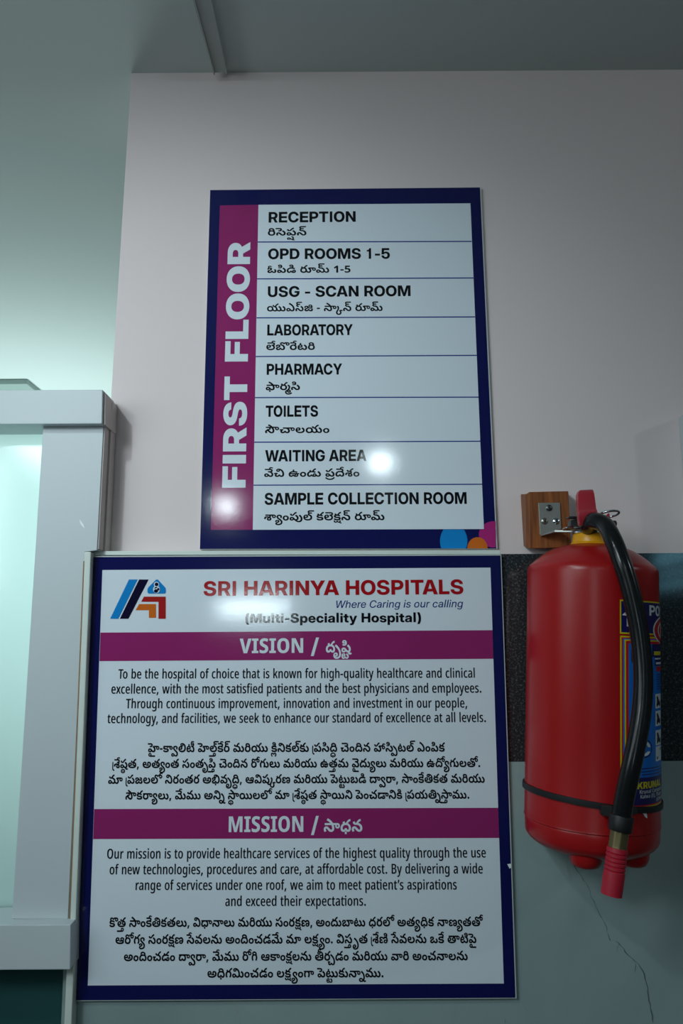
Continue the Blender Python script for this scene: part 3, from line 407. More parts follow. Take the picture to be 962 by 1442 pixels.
1,15,1,3,-109,-24,1,-24,0,-39,28,-23,62]],[[154,-11,-40,0,-56,24,-40,64,-12,61,68,39,6,-26,18,-28,29,-12,25,1,22,0,26,8,11,20,0,13,0,12,-6,18,-15,10,-14,1,-40,5,-35,6,-51,26,-16,27,-9,18,
-11,46,0,33,0,44,28,70,58,40,44,1,31,0,51,-18,40,-58,12,-59,-68,-31,-6,20,-16,24,-26,12,-22,1,-21,0,-21,-12,-8,-16,0,-11,0,-16,16,-20,24,-1,52,-5,30,-2,40,-24,12,-17,14,-20,10,-56,0,-31,0,
-58,-34,-74,-62,-32],[128,397,-24,0,-36,30,-26,72,-6,63,69,37,5,-52,13,-44,11,1,8,0,14,22,13,31,21,57,18,44,31,50,37,24,26,3,4,-119,-17,0,-25,-20,-20,-32,-10,-27,-17,-41,-9,-24,-26,-42,-34,
-24]],[[196,-11,-59,0,-81,76,-40,128,0,81,0,72,28,100,50,56,32,1,32,0,37,-44,17,-68,0,-33,0,-46,-20,-68,-38,-32,-28,1,-20,0,-32,20,-22,32,-8,15,12,97,6,-14,16,-32,22,-18,12,1,14,0,19,22,0,
29,0,16,-11,28,-12,1,-17,0,-23,-58,0,-41,0,-37,0,-22,11,-52,25,-48,44,-28,34,1,46,0,58,64,0,71,0,48,-32,74,-30,25,20,65,24,21,28,-24,40,-64,21,-84,0,-59,0,-72,-37,-116,-77,-68],[372,549,0,
-36,-14,-62,-11,-17,-13,-20,-36,-22,-30,1,-42,1,0,111,41,1,14,0,14,8,5,9,2,4,3,16,0,9,0,12,-3,16,-3,7,-4,6,-15,8,-16,1,-201,1,0,115,195,1,36,0,40,-22,14,-23,11,-16,13,-56]],[[154,-11,-40,0,
-56,24,-40,64,-12,61,68,39,6,-26,18,-28,29,-12,25,1,22,0,26,8,11,20,0,13,0,12,-6,18,-15,10,-14,1,-40,5,-35,6,-51,26,-16,27,-9,18,-11,46,0,33,0,44,28,70,58,40,44,1,31,0,51,-18,40,-58,12,-59,
-68,-31,-6,20,-16,24,-26,12,-22,1,-21,0,-21,-12,-8,-16,0,-11,0,-16,16,-20,24,-1,52,-5,30,-2,40,-24,12,-17,14,-20,10,-56,0,-31,0,-58,-34,-74,-62,-32],[216,-211,-26,0,-34,44,-11,41,9,3,-12,
-42,-32,-44,-27,1,-35,0,-39,80,0,69,0,20,1,26,2,11,54,-7,-1,-6,-1,-20,0,-7,0,-28,14,-38,13,1,13,0,18,40,2,37,52,1,2,-34,16,-42,15,1,13,0,13,36,0,31,0,10,-1,20,-1,5,53,13,2,-12,2,-28,0,-19,0,
-64,-38,-84],[290,-271,-18,0,-28,24,-16,52,0,43,53,63,-2,-12,-3,-28,0,-7,0,-20,10,-16,10,1,6,0,8,4,2,3,14,-89,-8,-6,-16,-6],[128,397,-24,0,-36,30,-26,72,-6,63,69,37,5,-52,13,-44,11,1,8,0,14,
22,13,31,21,57,18,44,31,50,37,24,26,3,4,-119,-17,0,-25,-20,-20,-32,-10,-27,-17,-41,-9,-24,-26,-42,-34,-24]],[[0,1,0,757,48,1,0,-755]],[[109,1,-99,729,50,1,56,-439,5,-36,9,-76,7,-76,3,-39,-6,
1,4,40,8,76,9,76,5,37,58,441,54,1,57,-439,5,-36,9,-76,8,-76,4,-39,-7,1,4,40,8,76,8,76,4,37,57,441,50,1,-99,-727,-56,1,-62,457,-6,46,-12,106,-5,65,11,1,-6,-60,-10,-104,-7,-51,-61,-455]],[[82,
317,0,-315,-46,1,0,729,46,1,0,-323,-10,1,12,76,46,64,32,1,26,0,42,-46,24,-90,0,-69,0,-337,-46,1,0,329,0,64,-32,68,-28,1,-18,0,-31,-32,-17,-64]],[[148,-11,-39,0,-57,70,-30,126,0,81,0,84,30,
124,56,72,36,1,24,0,42,-32,34,-68,19,-102,0,-69,0,-31,-213,1,0,75,188,1,-20,-25,0,52,-18,80,-32,44,-24,1,-24,0,-34,-44,-18,-76,0,-47,0,-45,0,-56,20,-82,36,-44,24,1,17,0,27,20,18,38,4,27,45,
-15,-6,-44,-31,-66,-46,-38]],[[36,1,0,537,44,1,0,-83,2,1,8,42,36,50,24,1,4,0,13,-2,3,-1,0,-87,-2,0,-16,4,-8,1,-18,0,-28,-32,-16,-56,0,-37,0,-329]],[[191,-9,-48,0,-75,92,-42,168,0,115,0,114,
42,168,75,92,48,1,28,0,50,-34,39,-64,26,-88,6,-57,-50,1,-3,38,-19,56,-26,40,-33,20,-18,1,-34,0,-53,-68,-30,-128,0,-87,0,-90,30,-126,53,-68,34,1,18,0,33,20,26,38,19,58,4,37,49,1,-5,-56,-26,
-88,-39,-64,-50,-34]],[[112,-11,-26,0,-41,40,-25,72,0,53,0,48,18,56,31,34,37,18,20,5,24,6,30,6,14,16,0,21,0,5,0,32,-13,44,-25,24,-18,1,-18,0,-28,-24,-16,-36,-4,-19,-44,17,7,50,33,62,44,32,
25,1,17,0,36,-18,30,-42,20,-72,0,-51,0,-359,-46,1,0,75,-2,1,-5,-20,-20,-38,-31,-28],[121,69,24,0,32,36,17,60,0,33,0,73,-3,-8,-16,-8,-21,-8,-22,-4,-7,-3,-15,-4,-27,-18,-16,-34,0,-31,0,-24,13,
-36,25,-20]],[[36,1,0,537,46,1,0,-535],[58,627,-12,0,-18,34,0,27,0,26,18,32,12,1,14,0,18,-32,0,-25,0,-26,-18,-34]],[[82,317,0,-315,-46,1,0,537,44,1,0,-131,-8,1,12,76,46,64,32,1,26,0,42,-46,
24,-90,0,-69,0,-337,-46,1,0,329,0,64,-32,68,-28,1,-18,0,-31,-32,-17,-64]],[[146,-213,-30,0,-46,34,-30,56,-6,39,40,31,6,-20,17,-36,28,-24,21,1,32,0,40,64,0,67,0,99,-2,1,-6,-20,-20,-40,-31,
-28,-23,1,-32,0,-52,64,-30,118,0,85,0,82,30,124,51,68,33,1,24,0,30,-28,20,-44,7,-19,3,1,0,85,44,1,0,-543,0,-72,-32,-92,-53,-42],[144,85,24,0,34,44,18,84,0,61,0,56,-18,86,-34,50,-24,1,-24,0,
-33,-50,-18,-86,0,-55,0,-58,18,-86,33,-44]],[[128,-11,-28,0,-44,36,-29,68,-4,49,45,17,4,-46,32,-42,24,1,28,0,32,44,0,33,0,28,-20,36,-20,11,-44,21,-37,18,-37,72,0,61,0,44,26,72,46,40,28,1,28,
0,42,-36,25,-64,5,-43,-43,-13,-4,34,-27,48,-25,1,-24,0,-30,-44,0,-31,0,-30,21,-34,22,-11,42,-19,38,-16,35,-72,0,-55,0,-48,-27,-76,-48,-40]],[[146,-11,-37,0,-55,70,-32,126,0,81,0,84,32,126,
55,70,37,1,37,0,56,-70,31,-126,0,-83,0,-80,-31,-126,-56,-70],[146,71,26,0,34,52,18,90,0,53,0,56,-18,90,-34,54,-26,1,-26,0,-34,-54,-17,-90,0,-55,0,-52,17,-90,34,-52]],[[128,-7,-26,0,-43,46,
-23,92,0,69,0,339,46,1,0,-327,0,-64,32,-68,28,1,18,0,30,32,18,64,0,47,0,319,46,1,0,-535,-44,1,0,131,8,1,-13,-74,-46,-64]],[[146,-11,-37,0,-55,70,-32,126,0,81,0,84,32,126,55,70,37,1,21,0,37,
-24,28,-40,20,-62,5,-37,-45,-15,-2,22,-12,36,-16,26,-22,16,-14,1,-26,0,-34,-54,-17,-90,0,-55,0,-52,17,-90,34,-52,26,1,14,0,22,14,16,28,12,36,3,25,45,-15,-4,-40,-21,-60,-29,-44,-37,-24]],[[0,
1,0,757,82,1,0,-755]],[[44,289,0,88,14,176,26,158,16,55,80,1,-16,-68,-23,-160,-13,-166,0,-81,0,-70,12,-136,22,-142,18,-83,-80,1,-28,94,-28,222]],[[112,-11,-28,0,-40,48,-20,92,0,65,0,325,82,
1,0,-289,0,-46,23,-48,20,1,13,0,20,20,11,48,0,37,0,281,83,1,0,-515,-82,1,0,139,13,1,-13,-68,-44,-82]],[[184,517,0,-127,-180,1,0,129],[48,657,84,1,0,-483,0,-24,10,-20,14,1,6,0,18,0,4,1,0,
-127,-6,0,-26,0,-14,1,-46,0,-44,70,0,75]],[[24,1,0,517,82,1,0,-515],[65,569,-20,0,-26,48,0,37,0,36,26,48,19,1,21,0,25,-48,0,-35,0,-36,-25,-48]],[[24,-203,0,721,82,1,0,-67,0,1,8,26,22,34,28,
20,17,1,33,0,50,-68,28,-122,0,-77,0,-84,-28,-120,-50,-68,-34,1,-16,0,-28,20,-22,40,-6,29,-2,1,0,-279],[157,123,16,0,23,32,12,62,0,45,0,40,-12,62,-23,34,-16,1,-16,0,-25,-36,-13,-60,0,-39,0,
-44,13,-60,25,-34]],[[146,-11,-40,0,-60,68,-33,124,0,79,0,78,33,122,59,70,38,1,29,0,48,-40,34,-72,20,-96,0,-57,0,-45,-234,1,0,101,194,1,-37,-19,0,34,-13,50,-22,24,-17,1,-16,0,-23,-24,-12,
-50,0,-33,0,-71,0,-36,12,-52,25,-28,17,1,12,0,20,14,14,26,3,17,75,1,-5,-52,-35,-78,-54,-46]],[[146,-11,-40,0,-60,68,-33,122,0,81,0,80,33,122,60,68,40,1,26,0,46,-32,32,-56,20,-80,2,-45,-80,1,
-2,18,-6,32,-12,20,-15,12,-9,1,-16,0,-23,-34,-13,-62,0,-41,0,-42,13,-64,23,-32,16,1,9,0,15,12,12,20,6,32,2,21,80,1,-1,-48,-19,-78,-34,-58,-45,-32]],[[102,-7,-26,0,-39,32,-23,68,0,53,0,44,16,
60,28,36,36,20,20,3,24,4,27,10,13,16,0,17,0,5,0,14,-10,24,-16,14,-12,1,-11,0,-17,-16,-10,-24,-2,-19,-76,1,2,56,28,80,52,44,38,1,28,0,42,-24,30,-48,16,-66,0,-41,0,-347,-82,1,0,73,0,1,-8,-28,
-21,-36,-28,-16],[128,101,14,0,23,22,13,38,0,27,0,47,-4,-2,-8,-6,-12,-4,-14,-6,-8,-1,-12,-4,-17,-16,-11,-24,0,-15,0,-16,10,-24,15,-12]],[[32,-203,0,129,35,1,9,0,10,12,6,20,4,21,4,25,-99,517,
87,1,38,-239,8,-48,14,-98,6,-47,-23,1,6,48,14,98,7,49,40,241,86,1,-112,-587,-8,-48,-24,-56,-32,-28,-21,1,-13,0,-29,0]],[[148,-11,-40,0,-61,68,-34,120,0,83,0,82,34,120,61,68,40,1,40,0,61,-68,
34,-120,0,-81,0,-82,-34,-120,-61,-68],[148,121,15,0,23,32,14,62,0,45,0,44,-14,62,-23,32,-15,1,-15,0,-23,-32,-14,-62,0,-43,0,-44,14,-62,23,-32]],[[137,-11,-35,0,-56,42,-32,80,-2,55,81,1,2,
-28,22,-34,19,1,17,0,20,26,0,21,0,16,-16,20,-15,9,-47,17,-38,14,-40,76,0,63,0,50,28,74,51,42,36,1,36,0,52,-42,30,-80,0,-55,-76,1,0,28,-22,36,-17,1,-17,0,-18,-26,0,-17,0,-16,14,-24,14,-3,52,
-19,40,-14,37,-68,0,-57,0,-52,-30,-80,-55,-44]],[[16,-143,17,84,23,142,12,136,0,71,0,82,-14,166,-23,160,-15,69,80,1,16,-54,26,-158,14,-176,0,-87,0,-116,-29,-222,-27,-93]],[[303,715,-107,
-713,-90,1,-106,715,84,1,51,-389,3,-22,6,-62,6,-60,2,-19,1,20,5,60,6,62,4,23,50,391]],[[172,1,-156,1,0,89,40,29,0,481,-40,33,0,87,156,1,0,-85,-38,-31,0,-479,38,-27]],[[240,211,0,-62,-28,
-100,-55,-58,-40,1,-20,0,-33,8,-30,18,-14,17,0,149,23,-26,51,-30,22,1,16,0,20,20,10,32,0,21,0,22,-11,34,-25,32,-24,23,-25,26,-35,54,-20,78,0,59,0,64,30,90,52,48,36,1,28,0,50,-26,20,-21,-22,
-127,-20,20,-38,24,-18,1,-14,0,-17,-16,-9,-28,0,-19,0,-22,12,-34,26,-32,24,-23,26,-24,34,-56,18,-72]],[[330,359,0,-84,-18,-136,-38,-98,-58,-50,-38,1,-40,0,-57,52,-38,96,-19,136,0,87,0,114,
34,164,68,86,52,1,52,0,68,-88,32,-164],[106,359,0,-74,15,-104,32,-56,25,1,24,0,32,54,14,104,0,77,0,114,-33,120,-37,1,-25,0,-32,-54,-15,-104]],[[330,1,-96,1,-128,509,-2,1,1,-28,2,-64,1,-60,0,
-25,0,-329,-71,1,0,715,97,1,126,-501,2,1,0,28,-2,60,-1,62,0,23,0,331,71,1]],[[0,1,0,113,44,1,0,491,-44,1,0,113,165,1,0,-111,-44,1,0,-489,44,1,0,-111]],[[3,1,133,715,74,1,-132,-713]],[[276,
-11,-21,0,-31,20,-26,44,-12,37,13,3,-15,-42,-28,-44,-30,-16,-20,1,-40,0,-50,112,0,101,0,88,43,136,79,76,54,1,56,0,78,-78,42,-134,0,-87,0,-68,-24,-96,-42,-48],[264,113,16,0,17,46,0,55,0,52,
-23,76,-44,44,-34,1,-6,1,-32,0,-46,-44,-24,-76,0,-51,0,-54,18,-46,15,1,17,0,20,44,2,49,66,1,2,-48,22,-44],[178,397,-24,0,-37,30,-25,72,-8,63,70,37,6,-52,12,-44,12,1,8,0,14,22,12,31,22,57,18,
44,30,50,37,24,26,3,4,-119,-17,0,-24,-20,-20,-32,-11,-27,-17,-41,-9,-24,-26,-42,-33,-24]],[[58,-403,-41,0,-59,54,-30,96,0,65,0,50,24,84,42,50,28,1,28,0,34,-38,15,-60,0,-35,0,-44,-19,-58,-34,
-30,-24,1,-13,0,-21,14,-9,13,-5,95,10,-16,17,-18,11,1,14,0,16,22,0,25,0,16,-11,24,-10,1,-15,0,-21,-48,0,-43,0,-11,0,-44,31,-50,39,1,17,0,36,18,29,48,17,80,0,61,0,76,-27,140,-47,124,-60,104,
-34,39,41,111,37,-40,68,-120,56,-152,34,-178,0,-99,0,-82,-26,-120,-45,-76,-59,-36]],[[269,-11,-24,0,-37,28,-38,66,-26,59,-14,32,-16,24,-10,1,-9,0,-15,-24,0,-23,0,-32,16,-22,11,1,12,0,24,40,
5,47,42,-87,-10,-28,-21,-48,-33,-28,-27,1,-30,0,-38,44,-17,72,0,41,0,52,22,70,41,40,25,1,22,0,32,-22,30,-48,20,-41,15,-34,21,-36,17,-12,11,1,14,0,18,40,0,39,0,46,-20,72,-34,56,-19,25,40,113,
29,-32,48,-88,28,-110,0,-69,0,-64,-24,-96,-47,-52],[344,-139,-29,0,-33,36,-16,60,0,33,0,12,3,28,3,15,66,1,-2,-8,-4,-14,0,-7,0,-12,5,-16,9,-10,6,1,8,0,12,10,9,15,31,-89,-16,-24,-32,-24],[127,
423,-21,0,-36,12,-16,11,16,89,10,-8,24,-12,12,1,18,0,24,14,13,34,0,33,0,9,0,42,-25,50,-18,1,-10,0,-13,-16,0,-15,0,-12,7,-12,10,-6,6,1,18,0,26,38,10,35,20,-79,-11,-20,-21,-34,-28,-20,-22,1,
-23,0,-31,26,-16,48,0,35,0,52,39,66,41,1,30,0,43,-46,23,-80,0,-51,0,-88,-53,-86]],[[-94,-403,-22,0,-29,32,-13,35,12,1,-12,-26,-22,-28,-24,-12,-18,1,-28,0,-35,52,-14,76,0,41,0,58,23,82,41,42,
25,1,32,0,32,-58,0,-43,0,-52,-34,-52,-32,1,-18,0,-28,28,-10,21,13,69,6,-16,19,-28,13,1,11,0,12,16,0,17,0,10,-8,18,-8,1,-14,0,-21,-44,0,-55,0,-11,0,-24,7,-32,14,-16,11,1,19,0,14,34,2,19,49,1,
3,-34,17,-18,11,1,12,0,12,28,0,21,0,40,-30,56,-20,25,32,91,22,-22,34,-60,19,-76,0,-45,0,-66,-39,-80]],[[184,1,-78,533,-2,1,1,-26,1,-62,2,-66,0,-29,0,-347,-71,1,0,715,107,1,75,-503,1,1,76,
505,106,1,0,-713,-74,1,0,353,0,28,1,64,2,62,1,27,-2,1,-78,-531]],[[276,-11,-21,0,-31,20,-26,44,-12,37,13,3,-15,-42,-28,-44,-30,-16,-20,1,-40,0,-50,112,0,101,0,88,43,136,79,76,54,1,56,0,78,
-78,42,-134,0,-87,0,-68,-24,-96,-42,-48],[264,113,16,0,17,46,0,55,0,52,-23,76,-44,44,-34,1,-6,1,-32,0,-46,-44,-24,-76,0,-51,0,-54,18,-46,15,1,17,0,20,44,2,49,66,1,2,-48,22,-44],[158,-139,4,
147,60,1,4,-145],[178,397,-24,0,-37,30,-25,72,-8,63,70,37,6,-52,12,-44,12,1,8,0,14,22,12,31,22,57,18,44,30,50,37,24,26,3,4,-119,-17,0,-24,-20,-20,-32,-11,-27,-17,-41,-9,-24,-26,-42,-33,
-24]],[[265,-11,-21,0,-39,24,-41,60,-24,53,-10,24,-14,26,-9,10,-5,1,-7,0,-11,-24,0,-15,0,-26,12,-54,11,-31,-72,-43,-9,34,-12,78,0,49,0,46,22,70,38,42,26,1,22,0,36,-26,30,-52,17,-37,15,-30,
20,-36,16,-12,10,1,16,0,18,38,0,43,0,40,-16,72,-34,56,-48,36,-32,1,-34,1,96,105,45,-20,62,-80,33,-120,0,-75,0,-64,-24,-96,-48,-56],[140,397,-24,0,-36,30,-26,72,-7,63,69,37,6,-52,13,-44,11,1,
8,0,14,22,13,31,21,57,18,44,31,50,37,24,26,3,4,-119,-18,0,-24,-20,-20,-32,-10,-27,-17,-41,-9,-24,-26,-42,-34,-24]],[[140,1,-55,1,0,617,-79,1,0,99,214,1,0,-97,-80,1]],[[234,273,0,-64,-14,
-102,-26,-74,-40,-42,-28,1,-24,0,-40,42,-27,72,-13,104,0,65,0,88,23,124,47,68,36,1,32,0,48,-64,26,-124],[76,273,0,-62,11,-86,23,-44,18,1,18,0,22,44,10,84,0,65,0,62,-10,84,-22,42,-18,1,-28,0,
-24,-96]],[[87,565,0,-22,-1,-46,-1,-25,3,1,10,40,32,42,22,1,42,0,46,-144,0,-135,0,-92,-21,-124,-39,-66,-27,1,-23,0,-30,38,-12,37,-4,1,-8,-63,-43,1,0,761,54,1],[138,461,-20,0,-22,-44,-9,-80,
0,-55,0,-17,0,-92,24,-90,27,1,24,0,23,96,0,97,0,92,-23,96]],[[123,553,31,0,43,-62,23,-110,0,-71,0,-63,-144,1,0,-82,32,-84,30,1,19,0,33,18,18,21,0,-89,-17,-18,-37,-18,-22,1,-36,0,-50,68,-24,
124,0,87,0,92,24,124,45,68],[124,467,-22,0,-24,-70,-2,-71,92,1,0,42,-10,62,-19,38]],[[118,83,8,0,16,6,8,9,0,-85,-10,-10,-24,-10,-14,1,-20,0,-30,34,-15,70,0,59,0,303,-29,1,0,55,32,33,15,121,
36,1,0,-119,55,1,0,-85,-55,1,0,-293,0,-40,13,-38]],[[87,569,0,-28,-2,-48,-1,-21,3,1,6,26,19,36,26,20,14,1,26,0,34,-44,18,-84,0,-63,0,-359,-54,1,0,337,0,64,-18,58,-20,1,-18,0,-23,-42,-10,-82,
0,-63,0,-269,-54,1,0,761,54,1]],[[180,153,0,-52,-20,-72,-40,-38,-29,1,-22,0,-36,16,-15,15,0,105,14,-18,38,-26,18,1,20,0,20,36,0,31,0,18,-8,28,-21,28,-19,21,-19,20,-28,44,-15,58,0,43,0,68,48,
80,39,1,21,0,35,-20,17,-19,-16,-81,-14,14,-28,20,-14,1,-18,0,-18,-28,0,-27,0,-16,8,-28,22,-28,18,-19,20,-20,28,-44,14,-56]],[[152,553,42,0,46,-144,0,-135,0,-90,-21,-126,-39,-66,-26,1,-16,0,
-24,18,-20,36,-7,25,-3,1,2,-22,1,-42,0,-17,0,-225,-54,1,0,781,44,1,7,-71,3,1,8,28,19,38,24,18],[138,461,-18,0,-22,-36,-11,-76,0,-59,0,-23,0,-60,11,-82,22,-40,18,1,16,0,21,42,10,84,0,63,0,94,
-23,96]],[[87,541,0,-539,-53,1,0,541],[61,749,14,0,15,-32,0,-31,0,-32,-16,-32,-13,1,-14,0,-17,32,0,33,0,32,16,32]],[[125,553,42,0,41,-96,0,-91,0,-363,-40,1,-8,75,-2,1,-9,-28,-20,-38,-26,-18,
-17,1,-22,0,-31,42,-15,76,0,49,0,82,51,86,49,5,36,5,0,29,0,56,-18,48,-20,1,-14,0,-30,-18,-16,-17,-16,81,18,20,43,24],[129,257,-30,-2,-27,-50,0,-45,0,-42,18,-40,16,1,21,0,27,70,0,63,0,53]],
[[87,1,-54,1,0,761,54,1]],[[144,455,-49,1,0,-453,-54,1,0,455,-35,1,0,57,35,35,0,25,0,100,34,96,39,1,14,0,23,-8,13,-9,-13,-81,-7,4,-14,8,-8,1,-14,0,-13,-48,0,-55,0,-31,49,1]],[[126,-9,-33,0,
-47,60,-24,124,0,95,0,90,24,126,48,68,34,1,20,0,32,-16,12,-15,-16,-85,-11,12,-23,14,-11,1,-18,0,-24,-44,-13,-84,0,-63,0,-60,13,-84,24,-42,18,1,15,0,28,18,14,17,0,-91,-13,-16,-31,-18]],[[87,
401,0,-28,-1,-60,-2,-27,2,1,3,12,8,26,7,26,4,9,64,185,58,1,-78,-217,84,-321,-60,1,-62,245,-27,-55,0,-187,-54,1,0,761,54,1]],[[152,553,38,0,40,-96,0,-95,0,-359,-54,1,0,337,0,60,-18,62,-20,1,
-28,0,-23,-90,0,-95,0,-271,-54,1,0,541,43,1,6,-71,4,1,6,28,20,36,26,20]],[[186,297,-2,24,-4,48,-4,46,-2,19,-1,1,-1,-20,-4,-46,-4,-48,-3,-21,-33,-295,-61,1,-63,541,54,1,26,-247,4,-26,5,-60,4,
-58,1,-27,2,1,2,16,2,40,4,44,4,44,2,21,30,257,60,1,29,-255,3,-24,5,-54,5,-58,1,-27,2,1,1,18,3,46,5,54,2,27,30,277,53,1,-63,-539,-62,1]],[[148,553,6,0,12,-4,6,-3,-6,-107,-4,4,-12,2,-8,1,-12,
0,-20,-22,-14,-44,-9,-60,0,-35,0,-279,-53,1,0,541,41,1,7,-91,4,1,6,30,18,46,24,28]],[[110,553,21,0,31,-40,12,-39,4,1,5,69,45,1,0,-535,0,-78,-24,-110,-50,-56,-40,1,-24,0,-38,16,-16,19,0,99,
19,-20,37,-20,21,1,29,0,32,60,0,69,0,17,0,16,2,42,0,19,-2,1,-11,-40,-32,-42,-23,1,-40,0,-46,144,0,135,0,136,46,148],[123,461,-15,0,-22,-44,-10,-86,0,-61,0,-96,24,-92,24,1,14,0,18,20,13,44,7,
62,0,43,0,25,0,66,-12,82,-22,40]],[[15,219,0,103,119,1,0,-101]],[[174,-19,0,18,2,46,0,29,-2,1,-10,-40,-34,-42,-22,1,-40,0,-46,142,0,137,0,92,21,128,39,64,28,1,22,0,32,-40,10,-41,4,1,5,71,45,
1,0,-779,-54,1],[124,81,18,0,22,38,11,74,0,57,0,25,0,96,-23,92,-28,1,-24,0,-24,-100,0,-91,0,-96,24,-92]],[[228,541,0,-539,-42,1,-6,73,-4,1,-6,-28,-21,-36,-25,-18,-14,1,-26,0,-35,46,-17,88,0,
65,0,353,54,1,0,-327,0,-64,18,-64,18,1,20,0,24,40,8,80,0,61,0,277]],[[2,541,56,1,40,-291,3,-20,5,-38,4,-38,1,-19,2,1,2,24,7,60,4,33,39,293,56,1,-91,-607,-8,-56,-24,-78,-32,-38,-24,1,-8,0,
-15,4,-7,5,0,93,5,-4,11,-4,6,1,12,0,16,20,11,44,5,37,8,53]],[[109,-9,-41,0,-46,144,0,137,0,136,46,146,40,1,15,0,25,-20,20,-36,6,-23,2,1,0,24,-2,44,0,19,0,203,54,1,0,-759,-42,1,-9,67,-3,1,-7,
-24,-19,-34,-24,-18],[124,81,26,0,25,84,0,89,0,25,0,92,-23,92,-28,1,-24,0,-24,-98,0,-91,0,-94,24,-96]],[[79,279,-69,263,59,1,43,-181,44,183,59,1,-69,-263,72,-275,-58,1,-48,197,-48,-195,-58,
1]],[[100,117,4,-11,-6,-52,-24,-124,-13,-55,-43,1,8,60,13,132,3,53]],[[286,553,38,0,36,-96,0,-97,0,-357,-54,1,0,335,0,66,-18,58,-18,1,-26,0,-20,-86,0,-83,0,-287,-54,1,0,337,0,42,-8,54,-16,
26,-12,1,-18,0,-21,-44,-8,-84,0,-57,0,-271,-54,1,0,541,43,1,6,-69,4,1,6,26,19,36,25,20,16,1,25,0,31,-46,7,-37,3,1,11,42,34,42]],[[32,63,0,42,22,32,15,1,16,0,21,-34,0,-39,0,-38,-22,-36,-15,1,
-15,0,-22,36]],[[0,1,0,63,74,1,0,-61]],[[82,1,-81,541,56,1,40,-307,3,-20,4,-40,4,-40,2,-19,2,1,0,12,4,36,4,40,3,21,42,321,55,1,-80,-539]],[[15,471,47,31,0,-479,6,-116,34,-21,23,-9,-7,-95,
-23,5,-80,16,0,215]],[[269,-11,-24,0,-37,28,-38,66,-26,59,-14,32,-16,24,-10,1,-9,0,-15,-24,0,-23,0,-32,16,-22,11,1,12,0,24,40,5,47,42,-87,-10,-28,-21,-48,-33,-28,-27,1,-30,0,-38,44,-17,72,0,
41,0,52,22,70,41,40,25,1,22,0,32,-22,30,-48,20,-41,15,-34,21,-36,17,-12,11,1,14,0,18,40,0,39,0,46,-20,72,-34,56,-19,25,40,113,7,-8,15,-18,7,-9,6,-27,22,-28,30,-70,18,-82,0,-55,0,-64,-24,-96,
-47,-52],[480,183,-23,0,-31,28,-16,42,-8,48,0,23,0,38,14,56,7,23,55,-7,-12,-22,-13,-40,0,-29,0,-26,15,-32,12,1,14,0,14,28,0,25,0,28,-22,24,-21,1,-197,1,1,117,153,1,30,0,40,-6,29,-18,12,-19,
13,-20,14,-56,0,-45,0,-66,-42,-86],[233,549,0,-36,-13,-62,-12,-17,-13,-20,-36,-22,-29,1,-36,1,0,111,34,1,14,0,14,8,4,9,4,4,2,16,0,9,0,12,-3,16,-3,7,-4,6,-14,8,-16,1,-134,1,0,115,127,1,35,0,
41,-22,15,-23,10,-16,13,-56],[110,-51,30,0,32,-46,14,-62,0,-27,0,-40,-14,-52,-7,-19,-53,9,10,20,14,40,0,29,0,24,-15,32,-13,1,-12,0,-14,-28,0,-19,0,-28,22,-24,20,1,234,1,0,-115,-184,1,-31,0,
-41,8,-29,18,-12,19,-13,18,-16,58,0,45,0,64,43,84]],[[154,-11,-40,0,-56,24,-40,64,-12,61,68,39,6,-26,18,-28,29,-12,25,1,22,0,26,8,11,20,0,13,0,12,-6,18,-15,10,-14,1,-40,5,-35,6,-51,26,-16,
27,-9,18,-11,46,0,33,0,44,30,60,58,30,42,1,32,0,52,-16,40,-52,10,-47,-68,-31,-6,20,-16,24,-26,12,-22,1,-21,0,-21,-12,-8,-16,0,-11,0,-16,16,-20,24,-1,52,-5,30,-2,40,-24,12,-17,14,-20,10,-56,
0,-31,0,-58,-34,-74,-62,-32],[396,183,-23,0,-30,28,-17,42,-8,48,0,23,0,38,14,56,7,23,55,-7,-12,-22,-12,-40,0,-29,0,-26,14,-32,13,1,14,0,14,28,0,25,0,28,-24,24,-20,1,-181,1,-60,33,-48,-31,
-70,1,0,117,316,1,30,0,40,-6,29,-18,12,-19,13,-20,15,-56,0,-45,0,-66,-43,-86]],[[154,-347,-21,0,-34,22,-33,50,-18,45,-15,36,-15,24,-10,1,-7,0,-13,-16,0,-21,0,-22,15,-18,9,1,12,0,20,34,5,39,
38,-81,-9,-24,-21,-40,-31,-24,-23,1,-27,0,-34,42,-15,62,0,37,0,40,20,64,35,32,24,1,17,0,29,-20,28,-42,14,-33,13,-24,18,-32,16,-12,9,1,9,0,17,18,10,36,0,27,0,38,-16,68,-42,82,-38,55,-25,38,
-35,74,-18,78,0,49,0,44,24,82,49,50,37,1,24,0,40,-20,30,-44,17,-68,0,-43,0,-44,-17,-72,-10,-25,-54,71,6,14,6,32,0,23,0,24,-12,28,-19,16,-13,1,-23,0,-17,-42,0,-23,0,-22,12,-42,24,-42,20,-27,
36,-54,46,-86,26,-78,10,-78,0,-43,0,-60,-24,-88,-46,-48]],[[191,-11,-59,0,-78,72,-38,120,0,73,0,70,29,98,51,52,31,1,31,0,37,-44,17,-68,0,-35,0,-46,-20,-66,-38,-36,-28,1,-20,0,-32,24,-23,32,
-7,13,12,97,6,-16,16,-28,20,-20,14,1,14,0,19,24,0,25,0,20,-11,26,-12,1,-17,0,-23,-56,0,-37,0,-39,0,-24,18,-60,50,-40,44,1,22,0,40,18,32,46,18,80,0,65,0,56,-14,100,-30,84,-25,29,-6,8,-13,4,
-6,3,-6,2,-6,4,-12,1,-13,0,-13,-20,0,-19,0,-20,10,-18,10,1,10,0,13,20,0,19,0,28,-16,38,-7,13,56,23,7,-22,11,-50,0,-33,0,-62,-40,-68,-36,1,-23,0,-33,36,-19,64,0,37,0,40,21,68,41,40,32,1,37,0,
